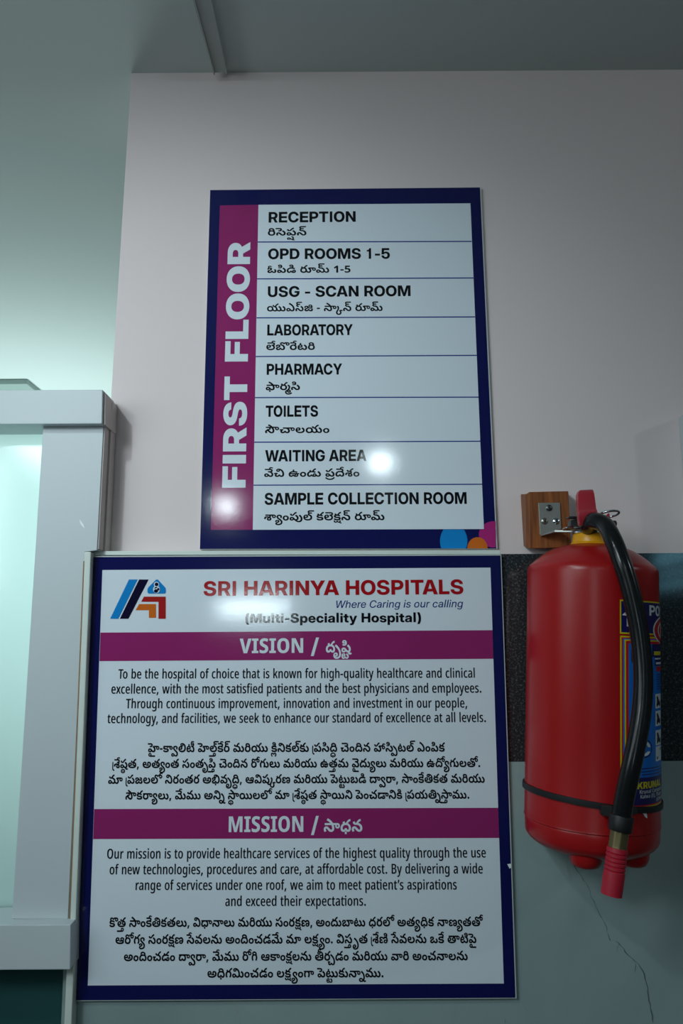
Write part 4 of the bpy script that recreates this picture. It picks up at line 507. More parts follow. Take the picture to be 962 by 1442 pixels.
57,-44,43,-76,27,-100,14,-112,0,-59,0,-84,-23,-128,-46,-84,-70,-40]],[[298,-11,-20,0,-30,20,-25,44,-11,37,10,1,-13,-38,-29,-46,-34,-16,-25,1,-29,0,-40,40,-24,68,-10,90,0,47,0,64,18,100,31,
68,43,36,26,1,28,0,38,-40,19,-64,0,-41,0,-50,-21,-64,-40,-32,-30,1,-17,0,-31,20,-23,32,-7,15,18,97,6,-14,16,-32,22,-18,12,1,14,0,19,22,0,29,0,16,-11,28,-12,1,-12,0,-24,-28,-14,-68,0,-59,0,
-15,0,-40,10,-52,20,-24,16,1,20,0,21,28,9,42,2,23,66,1,4,-40,12,-38,20,-14,10,1,22,0,15,46,0,35,0,56,-25,88,-36,66,-21,27,26,33,40,41,26,-38,39,-90,22,-106,0,-65,0,-64,-24,-96,-47,-52],[166,
629,-4,-143,-60,1,-4,145],[290,423,-21,0,-35,12,-16,11,15,89,11,-8,21,-12,15,1,25,0,29,32,0,41,0,9,0,40,-25,42,-18,1,-10,0,-13,-12,0,-13,0,-14,14,-12,10,1,20,0,22,42,8,25,16,-77,-6,-14,-20,
-28,-28,-20,-22,1,-32,0,-38,50,0,49,0,30,22,48,35,26,21,1,49,0,49,-92,0,-65,0,-84,-52,-86],[306,869,31,0,41,-38,12,-47,-52,-25,-4,12,-12,24,-14,1,-13,0,-13,-20,0,-17,0,-16,11,-22,9,-7,-48,
-43,-8,12,-20,48,0,37,0,48,43,60]],[[269,-11,-24,0,-37,28,-38,66,-26,59,-14,32,-16,24,-10,1,-9,0,-15,-24,0,-23,0,-32,16,-22,11,1,12,0,24,40,5,47,42,-87,-10,-28,-21,-48,-33,-28,-27,1,-30,0,
-38,44,-17,72,0,41,0,52,22,70,41,40,25,1,22,0,32,-22,30,-48,20,-41,15,-34,21,-36,17,-12,11,1,14,0,18,40,0,39,0,46,-20,72,-34,56,-19,25,40,113,7,-8,15,-18,7,-9,6,-27,22,-28,30,-70,18,-82,0,
-55,0,-64,-24,-96,-47,-52],[480,183,-23,0,-31,28,-16,42,-8,48,0,23,0,38,14,56,7,23,55,-7,-12,-22,-13,-40,0,-29,0,-26,15,-32,12,1,14,0,14,28,0,25,0,28,-22,24,-21,1,-197,1,1,117,153,1,30,0,40,
-6,29,-18,12,-19,13,-20,14,-56,0,-45,0,-66,-42,-86],[233,549,0,-36,-13,-62,-12,-17,-13,-20,-36,-22,-29,1,-36,1,0,111,34,1,14,0,14,8,4,9,4,4,2,16,0,9,0,12,-3,16,-3,7,-4,6,-14,8,-16,1,-134,1,
0,115,127,1,35,0,41,-22,15,-23,10,-16,13,-56]],[[-84,-51,36,0,40,-84,0,-63,0,-44,-16,-58,-12,-17,-12,-16,-30,-20,-40,-8,-30,1,-199,1,0,117,249,1,19,0,22,24,0,29,0,20,-13,28,-13,1,-13,0,-14,
-32,0,-23,0,-28,12,-40,12,-19,-54,-7,-7,20,-13,54,0,39,0,28,13,62,33,46]],[[154,-11,-40,0,-56,24,-40,64,-12,61,68,39,6,-26,18,-28,29,-12,25,1,22,0,26,8,11,20,0,13,0,12,-6,18,-15,10,-14,1,
-40,5,-35,6,-51,26,-16,27,-9,18,-11,46,0,33,0,44,28,70,58,40,44,1,31,0,51,-18,40,-58,12,-59,-68,-31,-6,20,-16,24,-26,12,-22,1,-21,0,-21,-12,-8,-16,0,-11,0,-16,16,-20,24,-1,52,-5,30,-2,40,
-24,12,-17,14,-20,10,-56,0,-31,0,-58,-34,-74,-62,-32],[276,549,0,-36,-14,-62,-11,-17,-13,-20,-36,-22,-29,1,-31,1,0,111,28,1,14,0,15,8,4,9,3,4,3,16,0,9,0,12,-3,16,-4,7,-3,6,-15,8,-16,1,-145,
1,0,115,139,1,36,0,40,-22,14,-23,10,-16,14,-56],[216,857,32,0,39,-52,10,-47,-51,-25,-4,12,-8,14,-11,8,-7,1,-12,0,-14,-20,0,-19,0,-18,12,-30,9,-11,-51,-39,-10,18,-16,58,0,37,0,32,17,56,37,
32]],[[16,237,0,74,32,118,64,72,46,1,46,0,62,-68,32,-116,0,-79,0,-72,-31,-112,-63,-64,-46,1,-48,0,-62,64,-32,112],[88,249,0,-60,35,-76,35,1,22,0,31,34,16,60,0,39,0,40,-15,64,-32,36,-22,1,
-24,0,-30,-36,-16,-62],[62,529,0,32,14,56,16,21,0,-19,-16,24,-18,62,0,35,0,32,12,48,11,17,9,12,22,16,32,8,25,1,145,1,0,-109,-152,1,-12,0,-14,-2,-4,-3,-6,-4,-4,-16,0,-11,0,-8,4,-18,5,-5,5,-4,
12,0,13,1,69,1,0,-109,-70,1,-12,0,-12,-6,-4,-3,-6,-10,0,-17,0,-8,2,-14,4,-3,3,-6,11,-4,8,1,18,1,0,-109,-24,1,-25,0,-39,28,-22,62]],[[140,397,-24,0,-36,30,-26,72,-7,63,69,37,6,-52,13,-44,11,
1,8,0,14,22,13,31,21,57,18,44,31,50,37,24,26,3,4,-119,-18,0,-24,-20,-20,-32,-10,-27,-17,-41,-9,-24,-26,-42,-34,-24],[269,-11,-24,0,-37,28,-38,66,-26,59,-14,32,-16,24,-10,1,-9,0,-15,-24,0,
-23,0,-32,16,-22,11,1,12,0,24,40,5,47,42,-87,-10,-28,-21,-48,-33,-28,-27,1,-30,0,-38,44,-17,74,0,41,0,50,22,70,41,40,25,1,22,0,32,-22,30,-48,20,-41,15,-34,21,-36,17,-12,9,1,16,0,18,38,0,43,
0,40,-17,72,-33,56,-48,36,-33,1,-33,1,92,105,46,-18,64,-82,34,-120,0,-75,0,-64,-24,-100,-47,-52],[442,-11,-38,0,-53,70,-23,55,39,89,11,-24,22,-40,26,-24,15,1,17,0,19,40,0,39,0,46,-21,72,-34,
56,-18,25,40,113,30,-32,47,-88,27,-110,0,-69,0,-96,-54,-116]],[[154,-11,-40,0,-56,24,-40,64,-12,61,68,39,6,-26,18,-28,29,-12,25,1,22,0,26,8,11,20,0,13,0,12,-6,18,-15,10,-14,1,-40,5,-35,6,
-51,26,-16,27,-9,18,-11,46,0,33,0,44,28,70,58,40,44,1,31,0,51,-18,40,-58,12,-59,-68,-31,-6,20,-16,24,-26,12,-22,1,-21,0,-21,-12,-8,-16,0,-11,0,-16,16,-20,24,-1,52,-5,30,-2,40,-24,12,-17,14,
-20,10,-56,0,-31,0,-58,-34,-74,-62,-32],[135,423,-21,0,-36,12,-16,11,16,89,10,-8,24,-12,12,1,17,0,25,14,13,34,0,33,0,9,0,42,-25,50,-18,1,-10,0,-13,-16,0,-15,0,-12,7,-12,10,-6,6,1,18,0,26,38,
10,35,20,-79,-11,-20,-21,-34,-28,-20,-22,1,-23,0,-32,26,-15,48,0,35,0,52,38,66,41,1,31,0,43,-46,23,-80,0,-51,0,-88,-53,-86]],[[-214,-53,26,0,30,-46,12,-39,-9,1,12,44,31,42,24,1,23,0,31,-38,
18,-66,0,-37,0,-44,-16,-68,-24,-56,-13,-21,-38,75,15,20,21,56,0,33,0,24,-13,30,-12,1,-11,0,-15,-40,-3,-33,-51,1,-2,34,-16,40,-12,1,-11,0,-13,-30,0,-23,0,-28,19,-52,17,-27,-38,-73,-13,24,-24,
58,-15,66,0,43,0,40,16,64,32,38]],[[265,-11,-21,0,-39,24,-41,60,-24,53,-10,24,-14,26,-9,10,-5,1,-7,0,-11,-24,0,-15,0,-26,12,-54,11,-31,-72,-43,-9,34,-12,78,0,49,0,46,22,70,38,42,26,1,22,0,
36,-26,30,-52,17,-37,15,-30,20,-36,17,-12,11,1,10,0,18,20,10,52,0,45,0,68,-18,120,-34,100,-50,72,-30,13,-6,4,-18,4,-5,1,-13,0,-14,-20,0,-19,0,-20,10,-18,10,1,11,0,13,20,0,19,0,28,-16,38,-8,
13,62,15,4,-16,10,-48,0,-27,0,-68,-39,-68,-37,1,-22,0,-34,32,-20,60,0,45,0,44,22,64,42,40,32,1,52,0,82,-80,56,-138,30,-170,0,-87,0,-88,-28,-110,-50,-54]],[[182,703,46,0,60,-66,30,-112,0,-65,
0,-14,-3,-36,-2,-11,-59,51,0,4,0,12,0,3,0,28,-14,56,-32,40,-28,1,-20,0,-23,-32,0,-25,0,-20,9,-26,8,-7,-62,-39,-10,24,-9,56,0,29,0,40,23,72,48,46],[276,-11,-21,0,-31,20,-26,44,-12,37,13,3,
-15,-42,-28,-44,-30,-16,-20,1,-40,0,-50,112,0,101,0,88,43,136,79,76,54,1,56,0,78,-78,42,-134,0,-87,0,-68,-24,-96,-42,-48],[264,113,16,0,17,46,0,55,0,52,-23,76,-44,44,-34,1,-6,1,-32,0,-46,
-44,-24,-76,0,-51,0,-54,18,-46,15,1,17,0,20,44,2,49,66,1,2,-48,22,-44]],[[-83,-403,-23,0,-30,30,-14,37,11,1,-17,-36,-30,-30,-22,1,-22,0,-29,40,-14,68,0,37,0,64,33,92,58,50,37,1,37,0,58,-54,
33,-92,0,-59,0,-36,-13,-68,-29,-40],[-95,-311,10,0,11,28,0,27,0,52,-40,62,-31,1,-33,0,-38,-60,0,-51,0,-26,11,-30,10,1,11,0,12,28,2,29,50,1,2,-30,12,-26],[-170,-467,2,81,45,1,3,-79]],[[301,
-11,-21,0,-32,22,-25,44,-11,35,11,1,-12,-40,-29,-44,-36,-16,-19,1,-27,0,-40,36,-22,64,0,45,0,32,17,68,21,21,-1,-23,-63,1,0,121,140,1,0,-105,-24,-10,-20,-40,0,-23,0,-28,18,-28,13,1,21,0,23,
52,2,41,66,1,3,-40,13,-38,19,-14,11,1,13,0,16,20,8,38,0,23,0,56,-30,88,-52,56,-31,9,45,85,46,-16,62,-80,32,-116,0,-71,0,-64,-25,-96,-46,-52],[375,549,0,-36,-13,-62,-12,-17,-14,-20,-35,-22,
-29,1,-72,1,0,111,70,1,14,0,14,8,4,9,4,4,2,16,0,9,0,12,-3,16,-3,7,-4,6,-14,8,-16,1,-202,1,0,115,195,1,35,0,41,-20,14,-25,11,-16,13,-56]],[[496,653,32,0,40,-54,10,-47,-52,-25,-3,10,-9,16,-10,
10,-8,1,-12,0,-13,-24,0,-15,0,-10,3,-14,2,-7,-57,-3,-2,12,-3,20,0,13,0,32,18,56,36,36],[269,-11,-24,0,-37,28,-38,66,-26,59,-14,32,-16,24,-10,1,-9,0,-15,-24,0,-23,0,-32,16,-22,11,1,12,0,24,
40,5,47,42,-87,-10,-28,-21,-48,-33,-28,-27,1,-30,0,-38,44,-17,72,0,41,0,52,22,70,41,40,25,1,22,0,32,-22,30,-48,20,-41,15,-34,21,-36,17,-12,11,1,14,0,18,40,0,39,0,46,-20,72,-34,56,-19,25,40,
113,7,-8,15,-18,7,-9,6,-27,22,-28,30,-70,18,-82,0,-55,0,-64,-24,-96,-47,-52],[480,183,-23,0,-31,28,-16,42,-8,48,0,23,0,38,14,56,7,23,55,-7,-12,-22,-13,-40,0,-29,0,-26,15,-32,12,1,14,0,14,28,
0,25,0,28,-22,24,-21,1,-197,1,1,117,153,1,30,0,40,-6,29,-18,12,-19,13,-20,14,-56,0,-45,0,-66,-42,-86],[116,397,-24,0,-37,30,-25,72,-8,63,70,37,6,-52,12,-44,12,1,8,0,14,22,12,31,22,57,18,44,
30,50,37,24,26,3,4,-119,-17,0,-24,-20,-20,-32,-11,-27,-17,-41,-9,-24,-26,-42,-33,-24]],[[122,-347,-18,0,-30,18,-33,50,-21,49,-14,36,-16,24,-10,1,-6,0,-12,-16,0,-21,0,-22,14,-18,8,1,13,0,21,
34,4,39,38,-81,-10,-24,-20,-40,-31,-24,-24,1,-27,0,-33,42,-15,62,0,37,0,62,44,74,34,1,18,0,30,-20,26,-44,16,-31,12,-24,16,-32,16,-12,8,1,11,0,17,28,10,60,0,49,0,80,-28,148,-46,122,-60,102,
-33,37,39,113,36,-40,70,-120,56,-156,34,-184,0,-103,0,-74,-24,-110,-46,-60]],[[298,549,0,-36,-14,-62,-11,-17,-13,-20,-36,-22,-29,1,-39,1,0,111,36,1,14,0,15,8,4,9,3,4,3,16,0,9,0,12,-3,16,-4,
7,-4,6,-14,8,-16,1,-164,1,0,115,158,1,36,0,40,-22,14,-23,10,-16,14,-56],[238,857,32,0,39,-52,10,-47,-51,-25,-4,12,-8,14,-10,8,-8,1,-12,0,-14,-20,0,-19,0,-18,12,-30,8,-11,-51,-39,-9,18,-16,
58,0,37,0,32,17,56,37,32],[212,-11,-34,0,-40,38,-18,62,0,39,0,34,14,52,24,44,18,21,4,4,2,12,3,5,17,24,14,28,0,17,0,22,-14,18,-16,5,23,93,27,0,34,-32,16,-50,0,-29,0,-40,-22,-64,-20,-23,-18,
-22,-26,-38,-13,-34,0,-19,0,-18,10,-28,13,1,13,0,13,26,0,21,0,34,-31,52,-47,28,-25,1,-29,0,-18,-36,0,-27,0,-16,4,-24,2,-7,-64,-37,-6,22,-8,52,0,29,0,44,22,68,52,40,42,1,29,0,59,-24,24,-27,
32,-32,29,-94,0,-57,0,-66,-47,-74]],[[269,-11,-24,0,-37,28,-38,66,-26,59,-14,32,-16,24,-10,1,-9,0,-15,-24,0,-23,0,-32,16,-22,11,1,12,0,24,40,5,47,42,-87,-10,-28,-21,-48,-33,-28,-27,1,-30,0,
-38,44,-17,72,0,41,0,52,22,70,41,40,25,1,22,0,32,-22,30,-48,20,-41,15,-34,21,-36,17,-12,11,1,14,0,18,40,0,39,0,46,-20,72,-34,56,-19,25,40,113,29,-32,48,-88,28,-110,0,-69,0,-64,-24,-96,-47,
-52],[344,-139,-29,0,-33,36,-16,60,0,33,0,12,3,28,3,15,66,1,-2,-8,-4,-14,0,-7,0,-12,5,-16,9,-10,6,1,8,0,12,10,9,15,31,-89,-16,-24,-32,-24],[116,397,-24,0,-37,30,-25,72,-8,63,70,37,6,-52,12,
-44,12,1,8,0,14,22,12,31,22,57,18,44,30,50,37,24,26,3,4,-119,-17,0,-24,-20,-20,-32,-11,-27,-17,-41,-9,-24,-26,-42,-33,-24]],[[-230,-231,0,48,24,82,47,48,35,1,36,0,47,-46,23,-80,0,-51,0,-76,
-52,-96,-54,1,-52,0,-54,96],[-174,-227,0,-40,26,-48,24,1,24,0,26,48,0,39,0,38,-25,52,-25,1,-25,0,-25,-52],[-149,-227,0,24,15,20,10,1,10,0,15,-22,0,-21,0,-24,-15,-24,-10,1,-10,0,-15,24]],
[[214,-11,-69,0,-87,64,-42,116,0,77,0,60,27,88,49,48,30,1,28,0,37,-38,19,-66,0,-39,0,-72,-45,-70,-39,1,-18,0,-33,22,-25,36,-8,17,16,81,10,-22,28,-40,18,1,15,0,19,24,0,27,0,20,-12,24,-13,1,
-11,0,-18,-22,-12,-42,0,-35,0,-3,0,-32,15,-46,33,-34,52,-16,37,1,39,0,58,14,36,30,18,52,0,41,0,5,0,40,-24,54,-22,1,-10,0,-18,-22,0,-23,0,-28,16,-20,12,1,13,0,17,20,12,36,3,27,29,-69,-10,-32,
-22,-48,-31,-28,-25,1,-18,0,-36,26,-21,58,0,47,0,62,45,68,38,1,9,0,15,-2,14,-4,6,-1,-58,-3,-7,4,-15,4,-16,4,-8,1,23,89,29,-4,54,-36,43,-62,25,-94,0,-61,0,-62,-24,-96,-51,-64,-81,-32],[238,
397,-24,0,-36,30,-26,72,-7,63,69,37,6,-52,13,-44,11,1,8,0,14,22,13,31,21,57,18,44,31,50,37,24,26,3,4,-119,-18,0,-24,-20,-20,-32,-10,-27,-17,-41,-9,-24,-26,-42,-34,-24]],[[111,119,3,-9,-4,
-36,-14,-82,-16,-82,-8,-35,-56,1,6,40,8,88,8,84,3,35]],[[225,-11,-56,0,-80,44,-49,78,-24,104,0,61,0,70,27,100,50,56,33,1,26,0,36,-40,19,-66,0,-39,0,-50,-19,-64,-40,-32,-28,1,-26,0,-38,46,
-12,21,12,97,6,-14,16,-32,22,-18,12,1,14,0,19,22,0,29,0,16,-11,28,-12,1,-17,0,-23,-58,0,-41,0,-39,0,-36,28,-70,62,-42,55,1,75,0,69,80,0,95,0,30,-9,44,-19,26,-13,1,-12,0,-15,-28,0,-23,0,-26,
17,-34,16,-9,0,-91,-138,1,0,105,72,1,-8,-3,-9,20,-10,52,0,21,0,36,20,64,38,36,27,1,35,0,51,-54,29,-98,0,-65,0,-72,-29,-110,-56,-74,-80,-38]],[[265,-11,-21,0,-39,24,-41,60,-24,53,-10,24,-14,
26,-9,10,-5,1,-7,0,-11,-24,0,-15,0,-26,12,-54,11,-31,-72,-43,-9,34,-12,78,0,49,0,46,22,70,38,42,26,1,22,0,36,-26,30,-52,17,-37,15,-30,20,-36,18,-12,10,1,14,0,18,38,0,39,0,48,-20,70,-34,58,
-19,25,41,113,29,-32,47,-88,28,-110,0,-69,0,-64,-24,-94,-48,-54],[116,397,-24,0,-37,30,-25,72,-8,63,70,37,6,-52,12,-44,12,1,8,0,14,22,12,31,22,57,18,44,30,50,37,24,26,3,4,-119,-17,0,-24,-20,
-20,-32,-11,-27,-17,-41,-9,-24,-26,-42,-33,-24]],[[16,237,0,74,32,118,64,72,46,1,46,0,62,-68,32,-116,0,-79,0,-72,-31,-112,-63,-64,-46,1,-48,0,-62,64,-32,112],[88,249,0,-60,35,-76,35,1,22,0,
31,34,16,60,0,39,0,40,-15,64,-32,36,-22,1,-24,0,-30,-36,-16,-62],[364,399,-23,0,-31,28,-17,42,-7,50,0,19,0,42,14,54,6,21,55,-5,-11,-22,-13,-40,0,-29,0,-26,15,-30,12,1,15,0,13,28,0,23,0,28,
-23,24,-20,1,-73,1,-16,0,-20,-32,-2,-35,-62,1,-4,32,-18,36,-20,1,-5,1,-11,0,-16,-26,0,-25,0,-16,8,-20,14,-12,8,1,18,1,0,-109,-14,1,-28,0,-44,42,-25,76,0,53,0,68,45,88,40,1,6,1,22,0,33,-24,
20,-44,4,-23,-5,1,6,24,19,44,33,24,26,1,32,1,33,0,46,-16,17,-25,14,-20,14,-58,0,-43,0,-68,-42,-86],[380,869,32,0,40,-54,10,-49,-52,-23,-3,12,-8,14,-11,8,-8,1,-12,0,-13,-22,0,-17,0,-18,11,
-32,10,-11,-52,-37,-10,18,-16,56,0,39,0,30,18,56,36,36]],[[158,501,42,0,61,-60,33,-110,0,-77,0,-62,-10,-94,-18,-72,-8,-31,-69,53,9,24,15,56,9,70,0,43,0,38,-12,70,-30,40,-24,1,-20,0,-30,-36,
-16,-66,0,-43,0,-58,20,-96,14,-37,-69,-53,-15,52,-22,126,0,71,0,72,32,116,62,72],[148,397,-24,0,-36,30,-25,72,-7,63,69,37,5,-52,14,-44,11,1,7,0,15,22,13,31,21,57,17,44,32,50,36,24,26,3,4,
-119,-16,0,-25,-20,-20,-32,-11,-27,-16,-41,-10,-24,-26,-42,-33,-24]],[[269,-11,-24,0,-37,28,-38,66,-26,59,-14,32,-16,24,-10,1,-9,0,-15,-24,0,-23,0,-32,16,-22,11,1,12,0,24,40,5,47,42,-87,-10,
-28,-21,-48,-33,-28,-27,1,-30,0,-38,44,-17,74,0,41,0,50,22,70,41,40,25,1,22,0,32,-22,30,-48,20,-41,15,-34,21,-36,17,-12,9,1,16,0,18,38,0,43,0,52,-26,84,-45,54,-29,9,-42,1,0,111,53,1,11,-19,
50,-18,66,-74,34,-108,0,-75,0,-64,-24,-100,-47,-52],[348,549,0,-36,-14,-62,-12,-17,-13,-20,-35,-22,-30,1,-72,1,0,111,70,1,14,0,14,8,4,9,4,4,2,16,0,9,0,12,-2,16,-4,7,-4,6,-14,8,-16,1,-201,1,
0,115,195,1,35,0,41,-20,14,-25,10,-16,14,-56],[110,-51,30,0,32,-46,14,-62,0,-27,0,-40,-14,-52,-7,-19,-54,9,11,20,14,40,0,29,0,24,-16,32,-12,1,-12,0,-14,-28,0,-19,0,-28,22,-24,19,1,235,1,0,
-115,-184,1,-31,0,-41,8,-29,18,-13,19,-12,18,-16,58,0,45,0,64,42,84]],[[276,-11,-21,0,-31,20,-26,44,-12,37,13,3,-15,-42,-28,-44,-30,-16,-20,1,-40,0,-50,112,0,101,0,88,43,136,79,76,54,1,56,0,
78,-78,42,-134,0,-87,0,-68,-24,-96,-42,-48],[264,113,16,0,17,46,0,55,0,52,-23,76,-44,44,-34,1,-6,1,-32,0,-46,-44,-24,-76,0,-51,0,-54,18,-46,15,1,17,0,20,44,2,49,66,1,2,-48,22,-44],[413,399,
-23,0,-30,28,-18,42,-7,50,0,19,0,42,13,54,8,21,54,-5,-10,-22,-14,-40,0,-29,0,-26,15,-30,13,1,14,0,14,28,0,23,0,28,-24,24,-20,1,-72,1,-18,0,-18,-32,-2,-35,-63,1,-3,32,-19,36,-19,1,-6,1,-10,0,
-16,-26,0,-25,0,-16,7,-20,14,-12,9,1,16,1,0,-109,-12,1,-30,0,-44,42,-24,76,0,53,0,68,46,88,40,1,6,1,22,0,32,-24,20,-44,4,-23,-5,1,7,24,18,44,34,24,26,1,31,1,33,0,46,-16,18,-25,12,-20,16,-58,
0,-43,0,-68,-42,-86],[430,869,32,0,39,-54,10,-49,-52,-23,-3,12,-8,14,-10,8,-8,1,-12,0,-14,-22,0,-17,0,-18,12,-32,8,-11,-51,-37,-9,18,-16,56,0,39,0,30,17,56,36,36]],[[214,-11,-69,0,-87,64,
-42,116,0,77,0,60,27,88,48,48,31,1,28,0,37,-38,19,-66,0,-39,0,-72,-45,-70,-39,1,-18,0,-32,22,-26,36,-8,17,17,81,9,-22,28,-40,18,1,15,0,19,24,0,27,0,20,-12,24,-13,1,-11,0,-18,-22,-12,-44,0,
-33,0,-3,0,-32,15,-46,33,-34,52,-16,37,1,39,0,58,14,36,30,18,52,0,41,0,5,0,40,-24,54,-22,1,-10,0,-18,-24,0,-25,0,-24,16,-20,14,1,12,0,16,20,12,36,3,27,29,-69,-10,-32,-22,-48,-31,-28,-25,1,
-18,0,-36,24,-21,58,0,49,0,58,42,68,41,1,9,0,15,0,14,-4,6,-3,-58,-3,-9,4,-15,6,-15,2,-7,1,20,93,10,1,26,-6,51,-36,41,-62,26,-92,0,-61,0,-62,-24,-96,-51,-64,-81,-32],[484,399,-24,0,-30,28,
-18,42,-6,50,0,19,0,42,13,54,7,21,54,-5,-10,-22,-14,-40,0,-29,0,-26,16,-30,12,1,14,0,14,28,0,23,0,28,-24,24,-20,1,-62,1,-16,0,-19,-32,-3,-35,-62,1,-4,32,-18,36,-19,1,-3,1,-12,0,-15,-26,0,
-25,0,-16,8,-20,13,-12,10,1,12,1,30,-103,-43,1,-28,0,-41,38,-24,72,0,51,0,46,21,74,39,40,27,1,5,1,20,0,32,-26,20,-42,3,-23,-5,1,6,24,20,44,32,24,27,1,20,1,33,0,46,-16,18,-27,13,-18,15,-58,0,
-43,0,-68,-42,-86],[500,867,32,0,40,-52,10,-49,-52,-23,-4,12,-8,14,-10,8,-8,1,-12,0,-14,-22,0,-17,0,-18,12,-32,10,-11,-52,-37,-10,18,-16,56,0,39,0,30,17,56,37,34]],[[28,73,0,46,26,38,18,1,
18,0,26,-38,0,-45,0,-44,-26,-40,-18,1,-18,0,-26,40]],[[269,-11,-24,0,-37,28,-38,66,-26,59,-14,32,-16,24,-10,1,-9,0,-15,-24,0,-23,0,-32,16,-22,11,1,12,0,24,40,5,47,42,-87,-10,-28,-21,-48,-33,
-28,-27,1,-30,0,-38,44,-17,74,0,41,0,50,22,70,41,40,25,1,22,0,32,-22,30,-48,20,-41,15,-34,21,-36,17,-12,9,1,16,0,18,38,0,43,0,40,-17,72,-33,56,-48,36,-33,1,-33,1,92,105,46,-18,64,-82,34,
-120,0,-75,0,-64,-24,-100,-47,-52],[442,-11,-38,0,-54,70,-22,55,39,89,11,-24,22,-40,26,-24,15,1,17,0,19,40,0,39,0,46,-21,70,-34,58,-18,25,40,113,8,-8,15,-20,7,-11,5,-23,21,-28,30,-68,18,-84,
0,-55,0,-96,-54,-116],[654,183,-22,0,-30,28,-18,42,-7,48,0,23,0,38,13,56,8,23,54,-7,-10,-22,-14,-40,0,-29,0,-26,16,-32,12,1,14,0,14,28,0,25,0,28,-24,24,-20,1,-196,1,0,117,153,1,30,0,41,-6,
28,-18,12,-19,12,-20,16,-56,0,-45,0,-66,-43,-86],[140,397,-24,0,-36,30,-26,72,-7,63,69,37,6,-52,13,-44,11,1,8,0,14,22,13,31,21,57,18,44,31,50,37,24,26,3,4,-119,-18,0,-24,-20,-20,-32,-10,-27,
-17,-41,-9,-24,-26,-42,-34,-24]],[[290,-11,-23,0,-32,20,-25,44,-10,37,10,1,-13,-38,-29,-46,-36,-16,-24,1,-31,0,-40,40,-19,64,0,39,0,40,16,56,35,48,29,23,18,16,20,28,0,21,0,12,-4,16,-10,12,
-10,1,-14,0,-12,-24,0,-15,0,-14,4,-18,0,-5,-63,-35,-5,18,-6,48,0,25,0,32,21,56,44,36,33,1,35,0,41,-36,17,-60,0,-35,0,-36,-13,-54,-35,-48,-33,-25,-20,-16,-16,-24,0,-17,0,-14,14,-20,16,1,20,0,
20,28,10,42,2,23,66,1,4,-58,24,-34,16,1,16,0,16,30,0,25,0,16,-4,28,-2,11,62,37,7,-20,9,-56,0,-35,0,-44,-20,-72,-42,-40],[360,371,0,-58,-45,-78,-45,1,-30,0,-44,32,-30,50,-9,29,17,99,16,-46,
43,-56,31,1,10,0,14,6,5,14,0,9,0,16,-13,12,-13,1,-7,0,-12,-4,-6,-1,-7,99,9,6,22,6,14,1,23,0,36,-26,21,-58]],[[192,-11,-56,0,-80,76,-40,128,0,81,0,72,28,100,50,56,32,1,24,0,32,-24,20,-44,10,
-52,0,-25,0,-70,-44,-76,-42,1,-20,0,-32,20,-22,32,-8,15,12,97,6,-14,16,-32,22,-18,12,1,14,0,19,22,0,29,0,16,-11,28,-12,1,-17,0,-23,-58,0,-41,0,-37,0,-22,11,-52,25,-48,44,-28,34,1,49,0,55,64,
0,73,0,56,-31,84,-28,33,48,81,14,1,18,-26,31,-72,19,-92,0,-57,0,-80,-37,-118,-80,-66],[503,399,-23,0,-30,28,-18,42,-7,50,0,19,0,42,13,54,8,21,54,-5,-10,-22,-14,-40,0,-29,0,-26,16,-30,12,1,
14,0,14,28,0,23,0,28,-24,24,-20,1,-62,1,-16,0,-20,-32,-2,-35,-62,1,-4,32,-18,36,-20,1,-2,1,-12,0,-15,-26,0,-25,0,-16,8,-20,13,-12,9,1,12,1,9,-109,-17,1,-29,0,-44,42,-24,74,0,55,0,44,21,72,
39,40,26,1,4,1,22,0,32,-26,20,-42,2,-23,-4,1,6,24,18,44,34,24,26,1,21,1,33,0,46,-16,18,-27,12,-18,16,-58,0,-43,0,-68,-43,-86],[520,867,32,0,39,-52,11,-49,-52,-23,-4,12,-8,14,-10,8,-8,1,-12,
0,-14,-22,0,-17,0,-18,12,-32,10,-11,-52,-37,-10,18,-16,56,0,39,0,30,17,56,37,34]],[[289,-11,-21,0,-32,20,-26,44,-11,37,11,1,-13,-38,-29,-46,-36,-16,-24,1,-31,0,-40,40,-19,64,0,39,0,40,16,56,
35,48,29,23,18,16,20,28,0,21,0,12,-4,16,-10,12,-10,1,-14,0,-12,-24,0,-15,0,-14,4,-18,0,-5,-63,-35,-5,18,-6,48,0,25,0,32,21,56,44,36,33,1,34,0,41,-40,18,-60,0,-31,0,-36,-13,-54,-35,-48,-33,
-25,-20,-16,-16,-24,0,-17,0,-14,14,-20,16,1,20,0,20,28,10,42,2,23,66,1,3,-40,13,-38,21,-14,11,1,17,0,23,30,13,66,0,49,0,60,-14,104,-26,84,-37,66,-24,19,-6,6,-13,6,-7,5,-4,0,-12,4,-6,1,-14,0,
-14,-20,0,-19,0,-20,11,-18,9,1,12,0,12,20,0,19,0,28,-16,38,-8,13,57,23,7,-22,12,-50,0,-35,0,-60,-40,-68,-36,1,-24,0,-34,36,-18,64,0,37,0,40,20,68,42,40,32,1,51,0,79,-78,53,-130,27,-164,0,
-83,0,-88,-30,-122,-54,-62],[171,-139,3,147,60,1,4,-145]],[[269,-11,-24,0,-37,28,-38,66,-26,59,-14,32,-16,24,-10,1,-9,0,-15,-24,0,-23,0,-32,16,-22,11,1,12,0,24,40,5,47,42,-87,-10,-28,-21,
-48,-33,-28,-27,1,-30,0,-38,44,-17,74,0,41,0,50,22,70,41,40,25,1,22,0,32,-22,30,-48,20,-41,15,-34,21,-36,17,-12,9,1,16,0,18,38,0,43,0,40,-17,72,-33,56,-48,36,-33,1,-33,1,92,105,46,-18,64,
